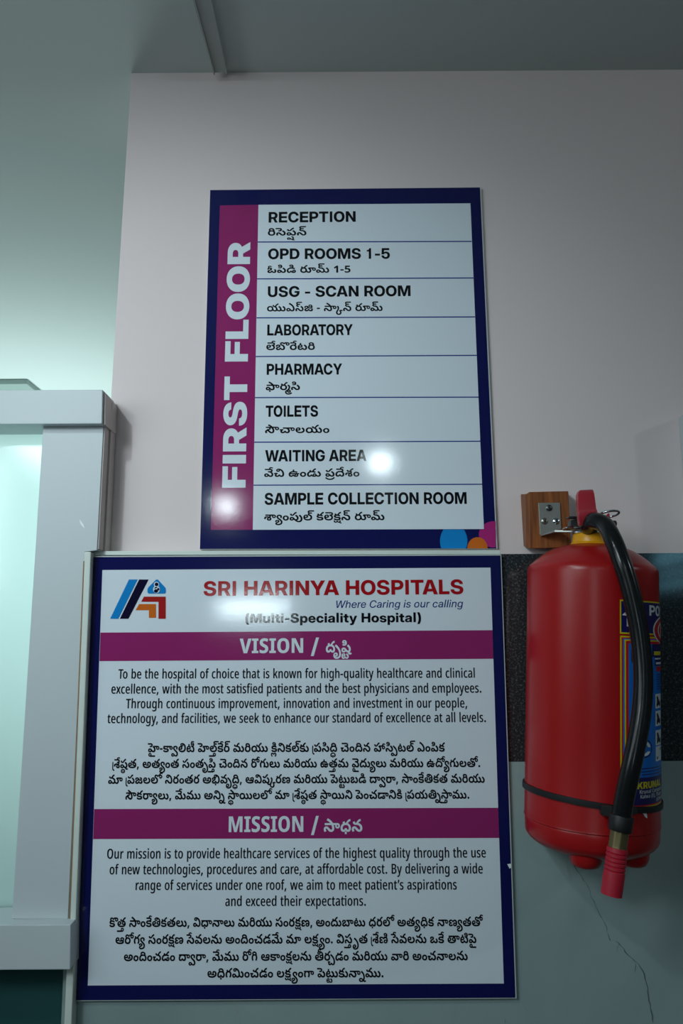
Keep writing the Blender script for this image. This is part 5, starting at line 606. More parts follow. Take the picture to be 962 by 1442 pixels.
-82,34,-120,0,-75,0,-64,-24,-100,-47,-52],[140,397,-24,0,-36,30,-26,72,-7,63,69,37,6,-52,13,-44,11,1,8,0,14,22,13,31,21,57,18,44,31,50,37,24,26,3,4,-119,-18,0,-24,-20,-20,-32,-10,-27,-17,
-41,-9,-24,-26,-42,-34,-24]],[[238,-11,-62,0,-84,44,-52,78,-24,104,0,61,0,70,27,100,50,56,33,1,26,0,36,-40,19,-66,0,-39,0,-50,-19,-64,-40,-32,-28,1,-26,0,-38,46,-12,21,12,97,6,-14,16,-32,22,
-18,12,1,14,0,19,22,0,29,0,16,-11,28,-12,1,-17,0,-23,-58,0,-41,0,-39,0,-28,16,-54,34,-42,60,-24,46,1,32,0,54,12,34,28,0,25,0,18,-11,26,-17,16,-10,9,-33,14,-39,66,0,53,0,34,19,58,40,32,31,1,
33,0,43,-40,20,-66,0,-37,0,-48,-23,-70,-19,-23,-12,-14,-27,-20,-35,-8,-24,1,-96,1,0,105,140,1,10,8,14,20,8,24,0,21,0,20,-14,32,-18,1,-12,0,-16,-22,0,-21,0,-16,11,-24,25,-20,18,-11,20,-12,28,
-34,14,-46,0,-31,0,-38,-20,-64,-46,-46,-71,-24]],[[269,-11,-24,0,-37,28,-38,66,-26,59,-14,32,-16,24,-10,1,-9,0,-15,-24,0,-23,0,-32,16,-22,11,1,12,0,24,40,5,47,42,-87,-10,-28,-21,-48,-33,-28,
-27,1,-30,0,-38,44,-17,74,0,41,0,50,22,70,41,40,25,1,22,0,32,-22,30,-48,20,-41,15,-34,21,-36,18,-12,11,1,13,0,17,28,7,52,0,37,0,68,-18,120,-34,100,-50,72,-30,13,-6,4,-18,4,-5,1,-14,0,-13,
-20,0,-19,0,-20,10,-18,10,1,10,0,13,20,0,19,0,28,-16,38,-7,13,61,15,5,-16,10,-48,0,-27,0,-68,-40,-68,-36,1,-22,0,-35,32,-20,60,0,45,0,44,21,64,44,40,32,1,52,0,82,-80,56,-138,30,-170,0,-87,0,
-72,-23,-116,-49,-64]],[[316,-11,-32,0,-39,44,-17,68,0,39,0,50,22,64,37,30,21,1,26,0,36,-34,23,-48,7,-19,-26,-101,-6,26,-15,48,-21,32,-14,1,-11,0,-17,-24,0,-23,0,-24,14,-24,12,1,17,0,19,36,
8,60,0,33,0,21,0,40,-11,64,-23,36,-20,1,-12,0,-18,-16,-13,-34,-3,-19,-67,1,-3,16,-12,38,-24,28,-20,1,-18,0,-20,-22,0,-25,0,-8,3,-16,5,-7,4,-4,15,-8,15,1,30,1,0,-103,-32,1,-14,0,-18,-6,-4,-7,
-4,-6,-4,-16,0,-11,0,-20,13,-24,15,1,17,0,26,34,13,29,44,-77,-14,-30,-32,-42,-38,-24,-26,1,-47,0,-47,80,0,59,0,26,10,50,24,38,18,13,0,-15,-25,18,-23,68,0,43,0,60,54,76,44,1,27,0,38,-18,33,
-42,16,-35,-12,1,12,28,26,44,32,24,24,1,38,0,50,-66,26,-118,0,-77,0,-80,-25,-110,-49,-60]],[[269,-11,-24,0,-37,28,-38,66,-26,59,-14,32,-16,24,-10,1,-9,0,-15,-24,0,-23,0,-32,16,-22,11,1,12,0,
24,40,5,47,42,-87,-10,-28,-21,-48,-33,-28,-27,1,-30,0,-38,44,-17,72,0,41,0,52,22,70,41,40,25,1,22,0,32,-22,30,-48,20,-41,15,-34,21,-36,17,-12,11,1,14,0,18,40,0,39,0,46,-20,72,-34,56,-19,25,
40,113,29,-32,48,-88,28,-110,0,-69,0,-64,-24,-96,-47,-52],[233,549,0,-36,-13,-62,-12,-17,-13,-20,-36,-22,-29,1,-36,1,0,111,34,1,14,0,14,8,4,9,4,4,2,16,0,9,0,12,-3,16,-3,7,-4,6,-14,8,-16,1,
-134,1,0,115,127,1,35,0,41,-22,15,-23,10,-16,13,-56]],[[286,-11,-20,0,-31,20,-25,44,-11,37,11,1,-13,-38,-29,-46,-36,-16,-24,1,-31,0,-40,40,-19,64,0,39,0,40,16,56,35,48,29,23,18,16,20,28,0,
21,0,12,-4,16,-10,12,-10,1,-14,0,-12,-24,0,-15,0,-14,4,-18,0,-5,-63,-35,-5,18,-6,48,0,25,0,32,21,56,44,36,33,1,35,0,41,-36,17,-60,0,-35,0,-36,-13,-54,-35,-48,-33,-25,-20,-16,-16,-24,0,-17,0,
-14,14,-20,16,1,20,0,20,28,10,42,2,23,66,1,2,-40,14,-38,20,-14,10,1,21,0,15,46,0,35,0,44,-20,72,-34,56,-18,25,40,113,30,-32,46,-88,28,-110,0,-69,0,-64,-24,-96,-48,-52]],[[278,-11,-22,0,-31,
20,-25,44,-12,37,12,3,-14,-42,-28,-44,-31,-16,-19,1,-41,0,-49,112,0,101,0,88,42,124,80,66,54,1,55,0,79,-66,42,-124,0,-87,0,-68,-24,-96,-42,-48],[266,113,15,0,17,46,0,55,0,52,-22,76,-45,44,
-33,1,-6,1,-33,0,-45,-44,-24,-76,0,-51,0,-54,17,-46,16,1,16,0,19,44,3,49,66,1,3,-48,22,-44],[482,183,-23,0,-31,28,-17,42,-7,48,0,23,0,38,14,56,6,23,55,-7,-11,-22,-13,-40,0,-29,0,-26,15,-32,
12,1,14,0,14,28,0,25,0,28,-23,24,-19,1,-444,1,0,117,400,1,30,0,40,-6,28,-18,12,-19,13,-20,15,-56,0,-45,0,-66,-42,-86]],[[19,237,0,74,32,106,63,58,46,1,46,0,63,-54,31,-104,0,-79,0,-72,-30,
-112,-64,-64,-46,1,-47,0,-63,64,-31,112],[90,249,0,-60,36,-76,34,1,22,0,32,34,15,60,0,39,0,40,-15,64,-31,36,-23,1,-24,0,-30,-36,-16,-62],[416,183,-23,0,-30,28,-18,42,-7,48,0,23,0,38,14,56,6,
23,55,-7,-11,-22,-13,-40,0,-29,0,-26,15,-32,12,1,14,0,14,28,0,25,0,28,-23,24,-20,1,-377,1,0,117,334,1,30,0,40,-6,28,-18,12,-19,14,-20,14,-56,0,-45,0,-66,-42,-86]],[[214,-11,-69,0,-87,68,-42,
120,0,77,0,58,27,90,48,48,31,1,28,0,37,-40,19,-64,0,-41,0,-70,-45,-72,-39,1,-18,0,-32,24,-26,36,-8,17,17,81,9,-22,28,-40,18,1,15,0,19,22,0,29,0,20,-12,24,-13,1,-11,0,-18,-24,-12,-44,0,-31,0,
-5,0,-30,14,-48,32,-36,52,-16,39,1,41,0,57,14,36,32,17,54,0,41,0,3,0,40,-24,54,-22,1,-10,0,-18,-22,0,-23,0,-26,16,-20,12,1,12,0,16,18,11,36,2,27,33,-69,-12,-32,-22,-48,-30,-26,-23,1,-20,0,
-35,26,-22,62,0,53,0,40,19,68,39,40,30,1,20,0,29,-18,11,-15,20,-15,14,-26,16,-76,0,-51,0,-62,-24,-94,-50,-66,-82,-34],[231,717,41,0,68,-46,50,-86,28,-118,0,-73,0,-20,-2,-38,-2,-17,-62,57,1,
6,1,22,0,11,0,54,-36,88,-60,56,-39,1,-20,0,-15,-20,0,-19,0,-20,10,-18,10,1,11,0,13,20,0,19,0,28,-16,38,-8,13,58,23,9,-28,9,-48,0,-31,0,-60,-40,-64,-34,1,-23,0,-35,32,-20,58,0,43,0,40,20,68,
46,40]],[[269,-11,-24,0,-37,28,-38,66,-26,59,-14,32,-16,24,-10,1,-9,0,-15,-24,0,-23,0,-32,16,-22,11,1,12,0,24,40,5,47,42,-87,-10,-28,-21,-48,-33,-28,-27,1,-30,0,-38,44,-17,74,0,41,0,50,22,
70,41,40,25,1,22,0,32,-22,30,-48,20,-41,15,-34,21,-36,17,-12,9,1,16,0,18,38,0,43,0,52,-26,84,-45,54,-29,9,-42,1,0,111,53,1,11,-19,50,-18,66,-74,34,-108,0,-75,0,-64,-24,-100,-47,-52],[442,
-11,-38,0,-53,70,-23,55,39,89,11,-24,22,-40,26,-24,15,1,17,0,19,40,0,39,0,46,-21,72,-33,56,-19,25,40,113,30,-32,47,-88,27,-110,0,-69,0,-96,-54,-116],[348,549,0,-36,-14,-62,-12,-17,-13,-20,
-35,-22,-30,1,-72,1,0,111,70,1,14,0,14,8,4,9,4,4,2,16,0,9,0,12,-2,16,-4,7,-4,6,-14,8,-16,1,-201,1,0,115,195,1,35,0,41,-20,14,-25,10,-16,14,-56],[287,857,33,0,38,-52,11,-47,-52,-25,-3,12,-8,
14,-11,8,-7,1,-13,0,-13,-20,0,-19,0,-18,11,-30,9,-11,-52,-39,-9,18,-15,58,0,37,0,32,16,56,36,32]],[[172,-347,-14,0,-28,16,-31,40,-19,45,-20,44,-28,48,-22,16,-13,1,-13,0,-16,-24,0,-21,0,-26,
22,-24,19,1,31,0,47,56,25,112,0,77,0,74,-24,138,-54,120,-43,49,39,113,76,-88,74,-250,0,-151,0,-82,-28,-140,-26,-43,-22,-42,-61,-50,-37,1,-36,0,-46,42,-23,74,0,49,0,40,19,70,39,44,31,1,20,0,
38,-22,41,-60,25,-55,14,-26,20,-30,14,-10,8,1,10,0,16,18,8,17,38,-81,-15,-30,-31,-36]],[[-83,-403,-23,0,-30,30,-14,37,11,1,-17,-36,-30,-30,-22,1,-22,0,-29,40,-14,68,0,37,0,64,33,92,58,50,37,
1,37,0,58,-54,33,-92,0,-59,0,-36,-13,-68,-29,-40],[-96,-311,10,0,12,28,0,27,0,52,-40,62,-31,1,-33,0,-38,-60,0,-51,0,-26,11,-30,11,1,10,0,12,20,4,17,46,1,4,-20,12,-16],[-170,-467,2,81,45,1,3,
-79],[-172,-217,0,22,15,20,12,1,13,0,14,-20,0,-21,0,-22,-14,-20,-13,1,-13,0,-14,20]],[[16,237,0,74,32,118,64,72,46,1,46,0,62,-68,32,-116,0,-77,0,-74,-31,-112,-63,-64,-46,1,-48,0,-62,64,-32,
112],[88,245,0,-58,35,-74,35,1,22,0,31,32,16,60,0,37,0,40,-15,60,-32,36,-22,1,-24,0,-30,-36,-16,-60],[366,-11,-38,0,-52,70,-24,55,40,89,10,-24,23,-40,25,-24,16,1,17,0,19,40,0,39,0,46,-21,72,
-33,56,-20,25,40,113,30,-32,48,-88,27,-110,0,-69,0,-96,-54,-116],[542,-11,-38,0,-53,70,-23,55,39,89,11,-24,22,-40,26,-24,16,1,16,0,18,40,0,39,0,46,-20,72,-33,56,-19,25,40,113,30,-32,47,-88,
27,-110,0,-69,0,-96,-54,-116]],[[301,-11,-21,0,-32,22,-25,44,-11,35,11,1,-12,-40,-29,-44,-36,-16,-19,1,-27,0,-40,36,-22,64,0,45,0,32,17,68,21,21,-1,-23,-63,1,0,121,140,1,0,-105,-24,-10,-20,
-40,0,-23,0,-28,18,-28,13,1,21,0,23,52,2,41,66,1,3,-40,13,-38,19,-14,11,1,13,0,16,20,8,38,0,23,0,44,-18,68,-31,52,-43,34,-26,7,48,105,44,-16,63,-86,35,-126,0,-71,0,-64,-25,-96,-46,-52],[216,
397,-24,0,-36,30,-26,72,-6,63,69,37,5,-52,14,-44,10,1,8,0,15,22,13,31,20,57,18,44,32,50,36,24,26,3,4,-119,-17,0,-24,-20,-20,-32,-11,-27,-16,-41,-10,-24,-26,-42,-33,-24]],[[298,-11,-28,0,-41,
20,-28,40,-11,27,4,-1,-12,-32,-26,-38,-30,-14,-18,1,-41,0,-49,112,0,105,0,96,47,120,87,56,58,1,40,0,81,-20,33,-15,-30,-115,-28,24,-40,26,-38,10,-22,1,-40,0,-52,-44,-24,-80,0,-47,0,-54,17,
-46,16,1,16,0,20,48,2,41,63,1,2,-38,20,-46,25,-7,7,-4,18,-2,11,1,13,0,16,22,0,25,0,16,-10,22,-10,1,-10,0,-13,-22,0,-23,0,-18,9,-30,8,-11,-50,-27,-8,22,-8,62,0,21,0,62,38,76,36,1,22,0,35,-38,
19,-66,0,-39,0,-30,-10,-58,-21,-46,-37,-28],[480,183,-24,0,-30,28,-17,42,-7,48,0,23,0,42,13,52,7,23,55,-7,-11,-22,-14,-40,0,-29,0,-26,16,-32,12,1,14,0,14,28,0,25,0,28,-23,24,-20,1,-443,1,0,
117,399,1,31,0,40,-6,28,-18,12,-19,13,-20,15,-56,0,-45,0,-66,-42,-86]],[[292,359,0,-82,-16,-134,-32,-98,-50,-54,-35,1,-35,0,-50,54,-34,100,-15,134,0,83,0,116,29,164,60,84,45,1,46,0,59,-92,
28,-164],[83,359,0,-88,17,-118,34,-64,24,1,26,0,34,60,16,122,0,89,0,134,-36,136,-39,1,-25,0,-34,-62,-17,-120]],[[130,715,58,0,56,-86,0,-87,0,-44,-14,-68,-24,-40,-16,-9,0,-3,19,-10,28,-40,15,
-68,0,-49,0,-64,-26,-92,-48,-50,-33,1,-107,1,0,715],[132,417,30,0,25,56,0,55,0,48,-28,48,-29,1,-36,1,0,-205],[94,329,0,-235,45,1,29,0,26,64,0,57,0,36,-12,52,-26,28,-20,1]],[[88,715,4,-9,-4,
-44,-12,-84,-14,-80,-8,-39,-42,1,4,30,6,68,6,70,5,64,1,27]],[[154,-11,-40,0,-56,24,-40,64,-12,61,68,39,6,-26,18,-28,29,-12,25,1,22,0,26,8,11,20,0,13,0,12,-6,18,-15,10,-14,1,-40,5,-35,6,-51,
26,-16,27,-9,18,-11,46,0,33,0,44,28,70,58,40,44,1,31,0,51,-18,40,-58,12,-59,-68,-31,-6,20,-16,24,-26,12,-22,1,-21,0,-21,-12,-8,-16,0,-11,0,-16,16,-20,24,-1,52,-5,30,-2,40,-24,12,-17,14,-20,
10,-56,0,-31,0,-58,-34,-74,-62,-32],[362,399,-24,0,-30,28,-18,42,-6,50,0,19,0,42,13,54,7,21,54,-5,-10,-22,-14,-40,0,-29,0,-26,16,-30,12,1,14,0,14,28,0,23,0,28,-24,24,-20,1,-72,1,-17,0,-19,
-32,-2,-35,-62,1,-4,32,-18,36,-20,1,-6,1,-10,0,-16,-26,0,-25,0,-16,8,-20,14,-12,8,1,17,1,0,-109,-13,1,-29,0,-44,42,-25,76,0,53,0,68,46,88,40,1,6,1,22,0,32,-24,20,-44,5,-23,-5,1,6,24,18,44,
34,24,26,1,31,1,33,0,46,-16,18,-25,13,-20,15,-58,0,-43,0,-68,-42,-86]],[[278,-11,-22,0,-31,20,-25,44,-12,37,12,3,-14,-42,-28,-44,-31,-16,-19,1,-41,0,-49,112,0,101,0,88,42,124,80,66,54,1,55,
0,79,-66,42,-124,0,-87,0,-68,-24,-96,-42,-48],[266,113,15,0,17,46,0,55,0,52,-22,76,-45,44,-33,1,-6,1,-33,0,-45,-44,-24,-76,0,-51,0,-54,17,-46,16,1,16,0,19,44,3,49,66,1,3,-48,22,-44],[160,
-139,4,147,60,1,4,-145],[482,183,-23,0,-31,28,-17,42,-7,48,0,23,0,38,14,56,6,23,55,-7,-11,-22,-13,-40,0,-29,0,-26,15,-32,12,1,14,0,14,28,0,25,0,28,-23,24,-19,1,-444,1,0,117,400,1,30,0,40,-6,
28,-18,12,-19,13,-20,15,-56,0,-45,0,-66,-42,-86]],[[265,-11,-21,0,-39,24,-41,60,-24,53,-10,24,-14,26,-9,10,-5,1,-7,0,-11,-24,0,-15,0,-26,12,-54,11,-31,-72,-43,-9,34,-12,78,0,49,0,46,22,70,
38,42,26,1,22,0,36,-26,30,-52,17,-37,15,-30,20,-36,16,-12,10,1,16,0,18,38,0,43,0,48,-26,84,-46,62,-29,15,118,9,17,-24,24,-60,14,-76,0,-43,0,-64,-24,-98,-48,-54],[485,183,-23,0,-30,28,-18,42,
-6,48,0,23,0,42,12,52,8,23,54,-7,-10,-22,-14,-40,0,-29,0,-26,16,-32,12,1,14,0,14,28,0,25,0,28,-24,24,-20,1,-403,1,0,117,359,1,31,0,40,-6,29,-18,12,-19,13,-20,15,-56,0,-45,0,-66,-43,-86]],
[[286,-11,-20,0,-31,20,-25,44,-11,37,11,1,-13,-38,-29,-46,-36,-16,-24,1,-31,0,-40,40,-19,64,0,39,0,40,16,56,35,48,29,23,18,16,20,28,0,21,0,12,-4,16,-10,12,-10,1,-14,0,-12,-24,0,-15,0,-14,4,
-18,0,-5,-63,-35,-5,18,-6,48,0,25,0,32,21,56,44,36,33,1,35,0,41,-36,17,-60,0,-35,0,-36,-13,-54,-35,-48,-33,-25,-20,-16,-16,-24,0,-17,0,-14,14,-20,16,1,20,0,20,28,10,42,2,23,66,1,2,-40,14,
-38,20,-14,10,1,21,0,15,46,0,33,0,46,-20,76,-33,62,-21,27,36,89,32,-34,50,-82,28,-102,0,-69,0,-64,-24,-96,-48,-52],[498,183,-22,0,-30,28,-18,42,-7,48,0,23,0,42,13,52,7,23,55,-7,-11,-22,-13,
-40,0,-29,0,-26,15,-32,13,1,14,0,14,28,0,25,0,28,-24,24,-20,1,-258,1,0,117,214,1,31,0,40,-6,29,-18,12,-19,12,-20,16,-56,0,-45,0,-66,-44,-86]],[[182,703,46,0,60,-66,30,-112,0,-65,0,-14,-3,
-36,-2,-11,-59,51,0,4,0,12,0,3,0,28,-14,56,-32,40,-28,1,-20,0,-23,-32,0,-25,0,-20,9,-26,8,-7,-62,-39,-10,24,-9,56,0,29,0,40,23,72,48,46],[276,-11,-21,0,-31,20,-26,44,-12,37,13,3,-15,-42,-28,
-44,-30,-16,-20,1,-40,0,-50,112,0,101,0,88,43,136,79,76,54,1,56,0,78,-78,42,-134,0,-87,0,-68,-24,-96,-42,-48],[264,113,16,0,17,46,0,55,0,52,-23,76,-44,44,-34,1,-6,1,-32,0,-46,-44,-24,-76,0,
-51,0,-54,18,-46,15,1,17,0,20,44,2,49,66,1,2,-48,22,-44],[158,-139,4,147,60,1,4,-145]],[[265,-11,-21,0,-39,24,-41,60,-24,53,-10,24,-14,26,-9,10,-5,1,-7,0,-11,-24,0,-15,0,-26,12,-54,11,-31,
-72,-43,-9,34,-12,78,0,49,0,46,22,70,38,42,26,1,22,0,36,-26,30,-52,17,-37,15,-30,20,-36,18,-12,10,1,14,0,18,38,0,39,0,48,-20,70,-34,58,-19,25,41,113,29,-32,47,-88,28,-110,0,-69,0,-64,-24,
-94,-48,-54],[233,549,0,-36,-13,-62,-12,-17,-13,-20,-36,-22,-29,1,-36,1,0,111,34,1,14,0,14,8,4,9,4,4,2,16,0,9,0,12,-3,16,-3,7,-4,6,-14,8,-16,1,-134,1,0,115,127,1,35,0,41,-22,15,-23,10,-16,
13,-56],[174,857,32,0,39,-52,10,-47,-53,-25,-2,12,-8,14,-11,8,-7,1,-12,0,-14,-20,0,-19,0,-18,11,-30,9,-11,-51,-39,-10,18,-15,58,0,37,0,32,16,56,37,32]],[[133,-467,-36,0,-46,24,-27,40,-10,52,
0,27,0,46,30,64,38,29,17,14,19,22,0,17,0,14,-10,18,-12,1,-14,0,-10,-20,0,-11,0,-12,4,-16,1,-3,-59,-31,-5,16,-6,42,0,19,0,44,44,66,45,1,30,0,38,-34,18,-56,0,-27,0,-50,-28,-56,-27,-21,-19,-16,
-20,-20,-6,-14,0,-9,0,-12,19,-24,29,1,26,0,48,32,30,60,0,45,0,38,-16,66,-42,82,-39,59,-25,36,-35,74,-17,78,0,47,0,46,24,82,48,50,37,1,25,0,40,-20,30,-44,16,-68,0,-43,0,-44,-16,-72,-10,-25,
-54,71,5,14,7,32,0,23,0,22,-12,30,-20,16,-12,1,-24,0,-17,-44,0,-21,0,-22,12,-42,25,-42,19,-29,37,-54,46,-84,26,-78,10,-74,0,-39,0,-68,-28,-98,-46,-62,-62,-32]],[[136,-467,-40,0,-58,52,-31,
96,0,65,0,52,23,84,42,50,29,1,27,0,34,-38,16,-60,0,-35,0,-44,-19,-60,-35,-28,-24,1,-12,0,-20,12,-10,13,-5,97,9,-18,18,-18,10,1,14,0,17,24,0,23,0,18,-11,24,-10,1,-14,0,-22,-48,0,-43,0,-11,0,
-44,30,-52,40,1,18,0,34,20,30,48,17,80,0,61,0,76,-27,140,-48,124,-60,102,-33,41,41,111,36,-40,70,-120,56,-152,33,-180,0,-99,0,-80,-25,-120,-46,-76,-60,-36]],[[316,-11,-32,0,-39,44,-17,68,0,
39,0,50,22,64,37,30,21,1,26,0,36,-34,23,-48,7,-19,-26,-101,-6,26,-15,48,-21,32,-14,1,-11,0,-17,-24,0,-23,0,-24,14,-24,12,1,17,0,19,36,8,60,0,33,0,21,0,40,-11,64,-23,36,-20,1,-12,0,-18,-16,
-13,-34,-3,-19,-67,1,-3,16,-12,38,-24,28,-20,1,-18,0,-20,-22,0,-25,0,-8,3,-16,5,-7,4,-4,15,-8,15,1,30,1,0,-103,-32,1,-14,0,-18,-6,-4,-7,-4,-6,-4,-16,0,-11,0,-20,13,-24,15,1,17,0,26,34,13,29,
44,-77,-14,-30,-32,-42,-38,-24,-26,1,-47,0,-47,80,0,59,0,26,10,50,24,38,18,13,0,-15,-25,18,-23,68,0,43,0,60,54,76,44,1,27,0,38,-18,33,-42,16,-35,-12,1,12,28,26,44,32,24,24,1,38,0,50,-66,26,
-118,0,-77,0,-80,-25,-110,-49,-60],[310,423,-20,0,-37,12,-16,11,15,89,10,-8,24,-12,13,1,17,0,24,14,14,34,0,33,0,9,0,42,-24,50,-20,1,-10,0,-12,-16,0,-15,0,-12,6,-12,11,-6,7,1,17,0,25,38,10,
35,20,-79,-10,-20,-22,-34,-28,-20,-20,1,-24,0,-32,26,-16,48,0,35,0,52,40,66,40,1,31,0,43,-46,22,-80,0,-51,0,-88,-52,-86]],[[290,-11,-23,0,-33,20,-24,44,-10,37,10,1,-13,-38,-29,-46,-36,-16,
-24,1,-31,0,-40,40,-19,64,0,39,0,40,16,56,35,48,29,23,18,16,20,28,0,21,0,12,-4,16,-10,12,-10,1,-14,0,-12,-24,0,-15,0,-14,4,-18,0,-5,-63,-35,-5,18,-6,48,0,25,0,32,21,56,44,36,33,1,35,0,41,
-36,17,-60,0,-35,0,-36,-13,-54,-35,-48,-33,-25,-20,-16,-16,-24,0,-17,0,-14,14,-20,16,1,20,0,20,28,10,42,2,23,66,1,2,-40,14,-38,19,-14,11,1,16,0,14,34,0,23,0,32,-20,44,-13,17,40,109,17,-18,
29,-58,19,-76,0,-47,0,-52,-20,-80,-44,-48]],[[214,-11,-69,0,-87,64,-42,116,0,77,0,60,27,86,48,48,31,1,42,0,42,-82,0,-59,0,-72,-45,-70,-39,1,-18,0,-32,22,-26,36,-8,17,17,81,9,-22,28,-40,18,1,
15,0,19,24,0,27,0,20,-12,24,-13,1,-11,0,-18,-22,-12,-44,0,-33,0,-3,0,-32,15,-46,33,-34,52,-16,37,1,39,0,57,14,37,30,18,52,0,41,0,5,0,40,-24,54,-22,1,-10,0,-18,-24,0,-25,0,-24,16,-20,12,1,13,
0,17,20,12,36,3,27,29,-69,-10,-32,-22,-48,-31,-28,-25,1,-20,0,-34,28,-21,60,0,49,0,64,46,72,37,1,6,0,12,-2,8,-2,4,-3,-31,-13,-9,14,-32,26,-32,18,-10,1,50,37,29,-8,53,-34,42,-58,24,-90,0,-61,
0,-64,-24,-96,-51,-64,-81,-32],[528,249,-23,0,-31,28,-16,42,-8,48,0,23,0,38,14,54,7,23,55,-7,-12,-20,-13,-42,0,-27,0,-26,15,-34,12,1,15,0,13,30,0,23,0,28,-22,24,-20,1,-440,1,0,117,396,1,30,
0,40,-8,29,-18,12,-17,13,-20,14,-58,0,-41,0,-68,-42,-84]],[[298,-11,-20,0,-30,20,-25,44,-11,37,10,1,-13,-38,-29,-46,-34,-16,-25,1,-29,0,-40,40,-24,68,-10,90,0,47,0,64,18,100,31,68,43,36,26,
1,28,0,38,-40,19,-64,0,-41,0,-50,-21,-64,-40,-32,-30,1,-17,0,-31,20,-23,32,-7,15,18,97,6,-14,16,-32,22,-18,12,1,14,0,19,22,0,29,0,16,-11,28,-12,1,-12,0,-24,-28,-14,-68,0,-59,0,-15,0,-40,10,
-52,20,-24,16,1,20,0,21,28,9,42,2,23,66,1,4,-40,12,-38,20,-14,10,1,22,0,15,46,0,35,0,56,-25,88,-36,66,-21,27,26,33,40,41,26,-38,39,-90,22,-106,0,-65,0,-64,-24,-96,-47,-52],[166,629,-4,-143,
-60,1,-4,145],[290,423,-20,0,-36,12,-16,11,15,89,10,-8,24,-12,13,1,16,0,24,14,14,34,0,33,0,9,0,42,-24,50,-19,1,-10,0,-13,-16,0,-15,0,-12,6,-12,12,-6,6,1,18,0,25,38,10,35,19,-79,-10,-20,-22,
-34,-28,-20,-20,1,-24,0,-32,26,-16,48,0,35,0,52,40,66,40,1,32,0,42,-46,22,-80,0,-51,0,-88,-52,-86]],[[269,-11,-24,0,-37,28,-38,66,-26,59,-14,32,-16,24,-10,1,-9,0,-15,-24,0,-23,0,-32,16,-22,
11,1,12,0,24,40,5,47,42,-87,-10,-28,-21,-48,-33,-28,-27,1,-30,0,-38,44,-17,72,0,41,0,52,22,70,41,40,25,1,22,0,32,-22,30,-48,20,-41,15,-34,21,-36,17,-12,11,1,14,0,18,40,0,39,0,46,-20,72,-34,
56,-19,25,40,113,29,-32,48,-88,28,-110,0,-69,0,-64,-24,-96,-47,-52],[110,-51,30,0,32,-46,14,-62,0,-27,0,-40,-14,-52,-7,-19,-53,9,10,20,14,40,0,29,0,24,-15,32,-13,1,-12,0,-14,-28,0,-19,0,-28,
22,-24,20,1,234,1,0,-115,-184,1,-31,0,-41,8,-29,18,-12,19,-13,18,-16,58,0,45,0,64,43,84],[233,549,0,-36,-13,-62,-12,-17,-13,-20,-36,-22,-29,1,-36,1,0,111,34,1,14,0,14,8,4,9,4,4,2,16,0,9,0,
12,-3,16,-3,7,-4,6,-14,8,-16,1,-134,1,0,115,127,1,35,0,41,-22,15,-23,10,-16,13,-56]],[[146,703,42,0,55,-68,27,-112,0,-65,0,-16,-2,-36,-2,-11,-60,53,0,4,0,12,0,3,0,26,-10,58,-26,42,-22,1,-19,
0,-17,-32,0,-27,0,-20,9,-26,7,-9,-62,-37,-10,22,-8,56,0,31,0,42,19,72,44,46],[158,501,42,0,61,-60,33,-110,0,-77,0,-62,-10,-94,-18,-72,-8,-31,-69,53,9,24,15,56,9,70,0,43,0,38,-12,70,-30,40,
-24,1,-20,0,-30,-36,-16,-66,0,-43,0,-58,20,-96,14,-37,-69,-53,-15,52,-22,126,0,71,0,72,32,116,62,72]],[[214,-11,-69,0,-87,68,-42,120,0,77,0,58,27,90,48,48,31,1,28,0,37,-40,19,-64,0,-41,0,
-70,-45,-72,-39,1,-18,0,-32,24,-26,36,-8,17,17,81,9,-22,28,-40,18,1,15,0,19,22,0,29,0,20,-12,24,-13,1,-11,0,-18,-24,-12,-44,0,-31,0,-5,0,-30,14,-48,32,-36,52,-16,39,1,41,0,57,14,36,32,17,54,
0,41,0,3,0,40,-24,54,-22,1,-10,0,-18,-22,0,-23,0,-26,16,-20,12,1,12,0,16,18,11,36,2,27,33,-69,-12,-32,-22,-48,-30,-26,-23,1,-20,0,-35,26,-22,62,0,53,0,40,19,68,39,40,30,1,20,0,29,-18,11,-15,
20,-15,14,-26,16,-76,0,-51,0,-62,-24,-94,-50,-66,-82,-34],[231,717,41,0,68,-46,50,-86,28,-118,0,-73,0,-20,-2,-38,-2,-17,-62,57,1,6,1,22,0,11,0,54,-36,88,-60,56,-39,1,-20,0,-15,-20,0,-19,0,
-20,10,-18,10,1,11,0,13,20,0,19,0,28,-16,38,-8,13,58,23,9,-28,9,-48,0,-31,0,-60,-40,-64,-34,1,-23,0,-35,32,-20,58,0,43,0,40,20,68,46,40],[230,867,32,0,39,-52,10,-49,-51,-23,-4,12,-8,14,-11,
8,-7,1,-12,0,-14,-22,0,-17,0,-18,12,-32,9,-11,-51,-37,-10,18,-16,56,0,39,0,30,17,56,37,34]],[[122,-347,-17,0,-27,20,-20,38,-10,31,10,1,-15,-52,-43,-36,-25,1,-35,0,-42,68,0,53,0,28,14,56,18,
19,-1,-27,-49,1,0,101,118,1,0,-87,-18,-4,-18,-28,0,-19,0,-18,14,-24,12,1,16,0,20,46,1,31,57,1,3,-32,11,-32,14,-12,8,1,12,0,18,28,10,60,0,49,0,80,-28,146,-46,124,-60,102,-33,37,39,113,36,-40,
70,-120,56,-156,34,-184,0,-103,0,-112,-54,-132]],[[269,-11,-24,0,-37,28,-38,66,-26,59,-14,32,-16,24,-10,1,-9,0,-15,-24,0,-23,0,-32,16,-22,11,1,12,0,24,40,5,47,42,-87,-10,-28,-21,-48,-33,-28,
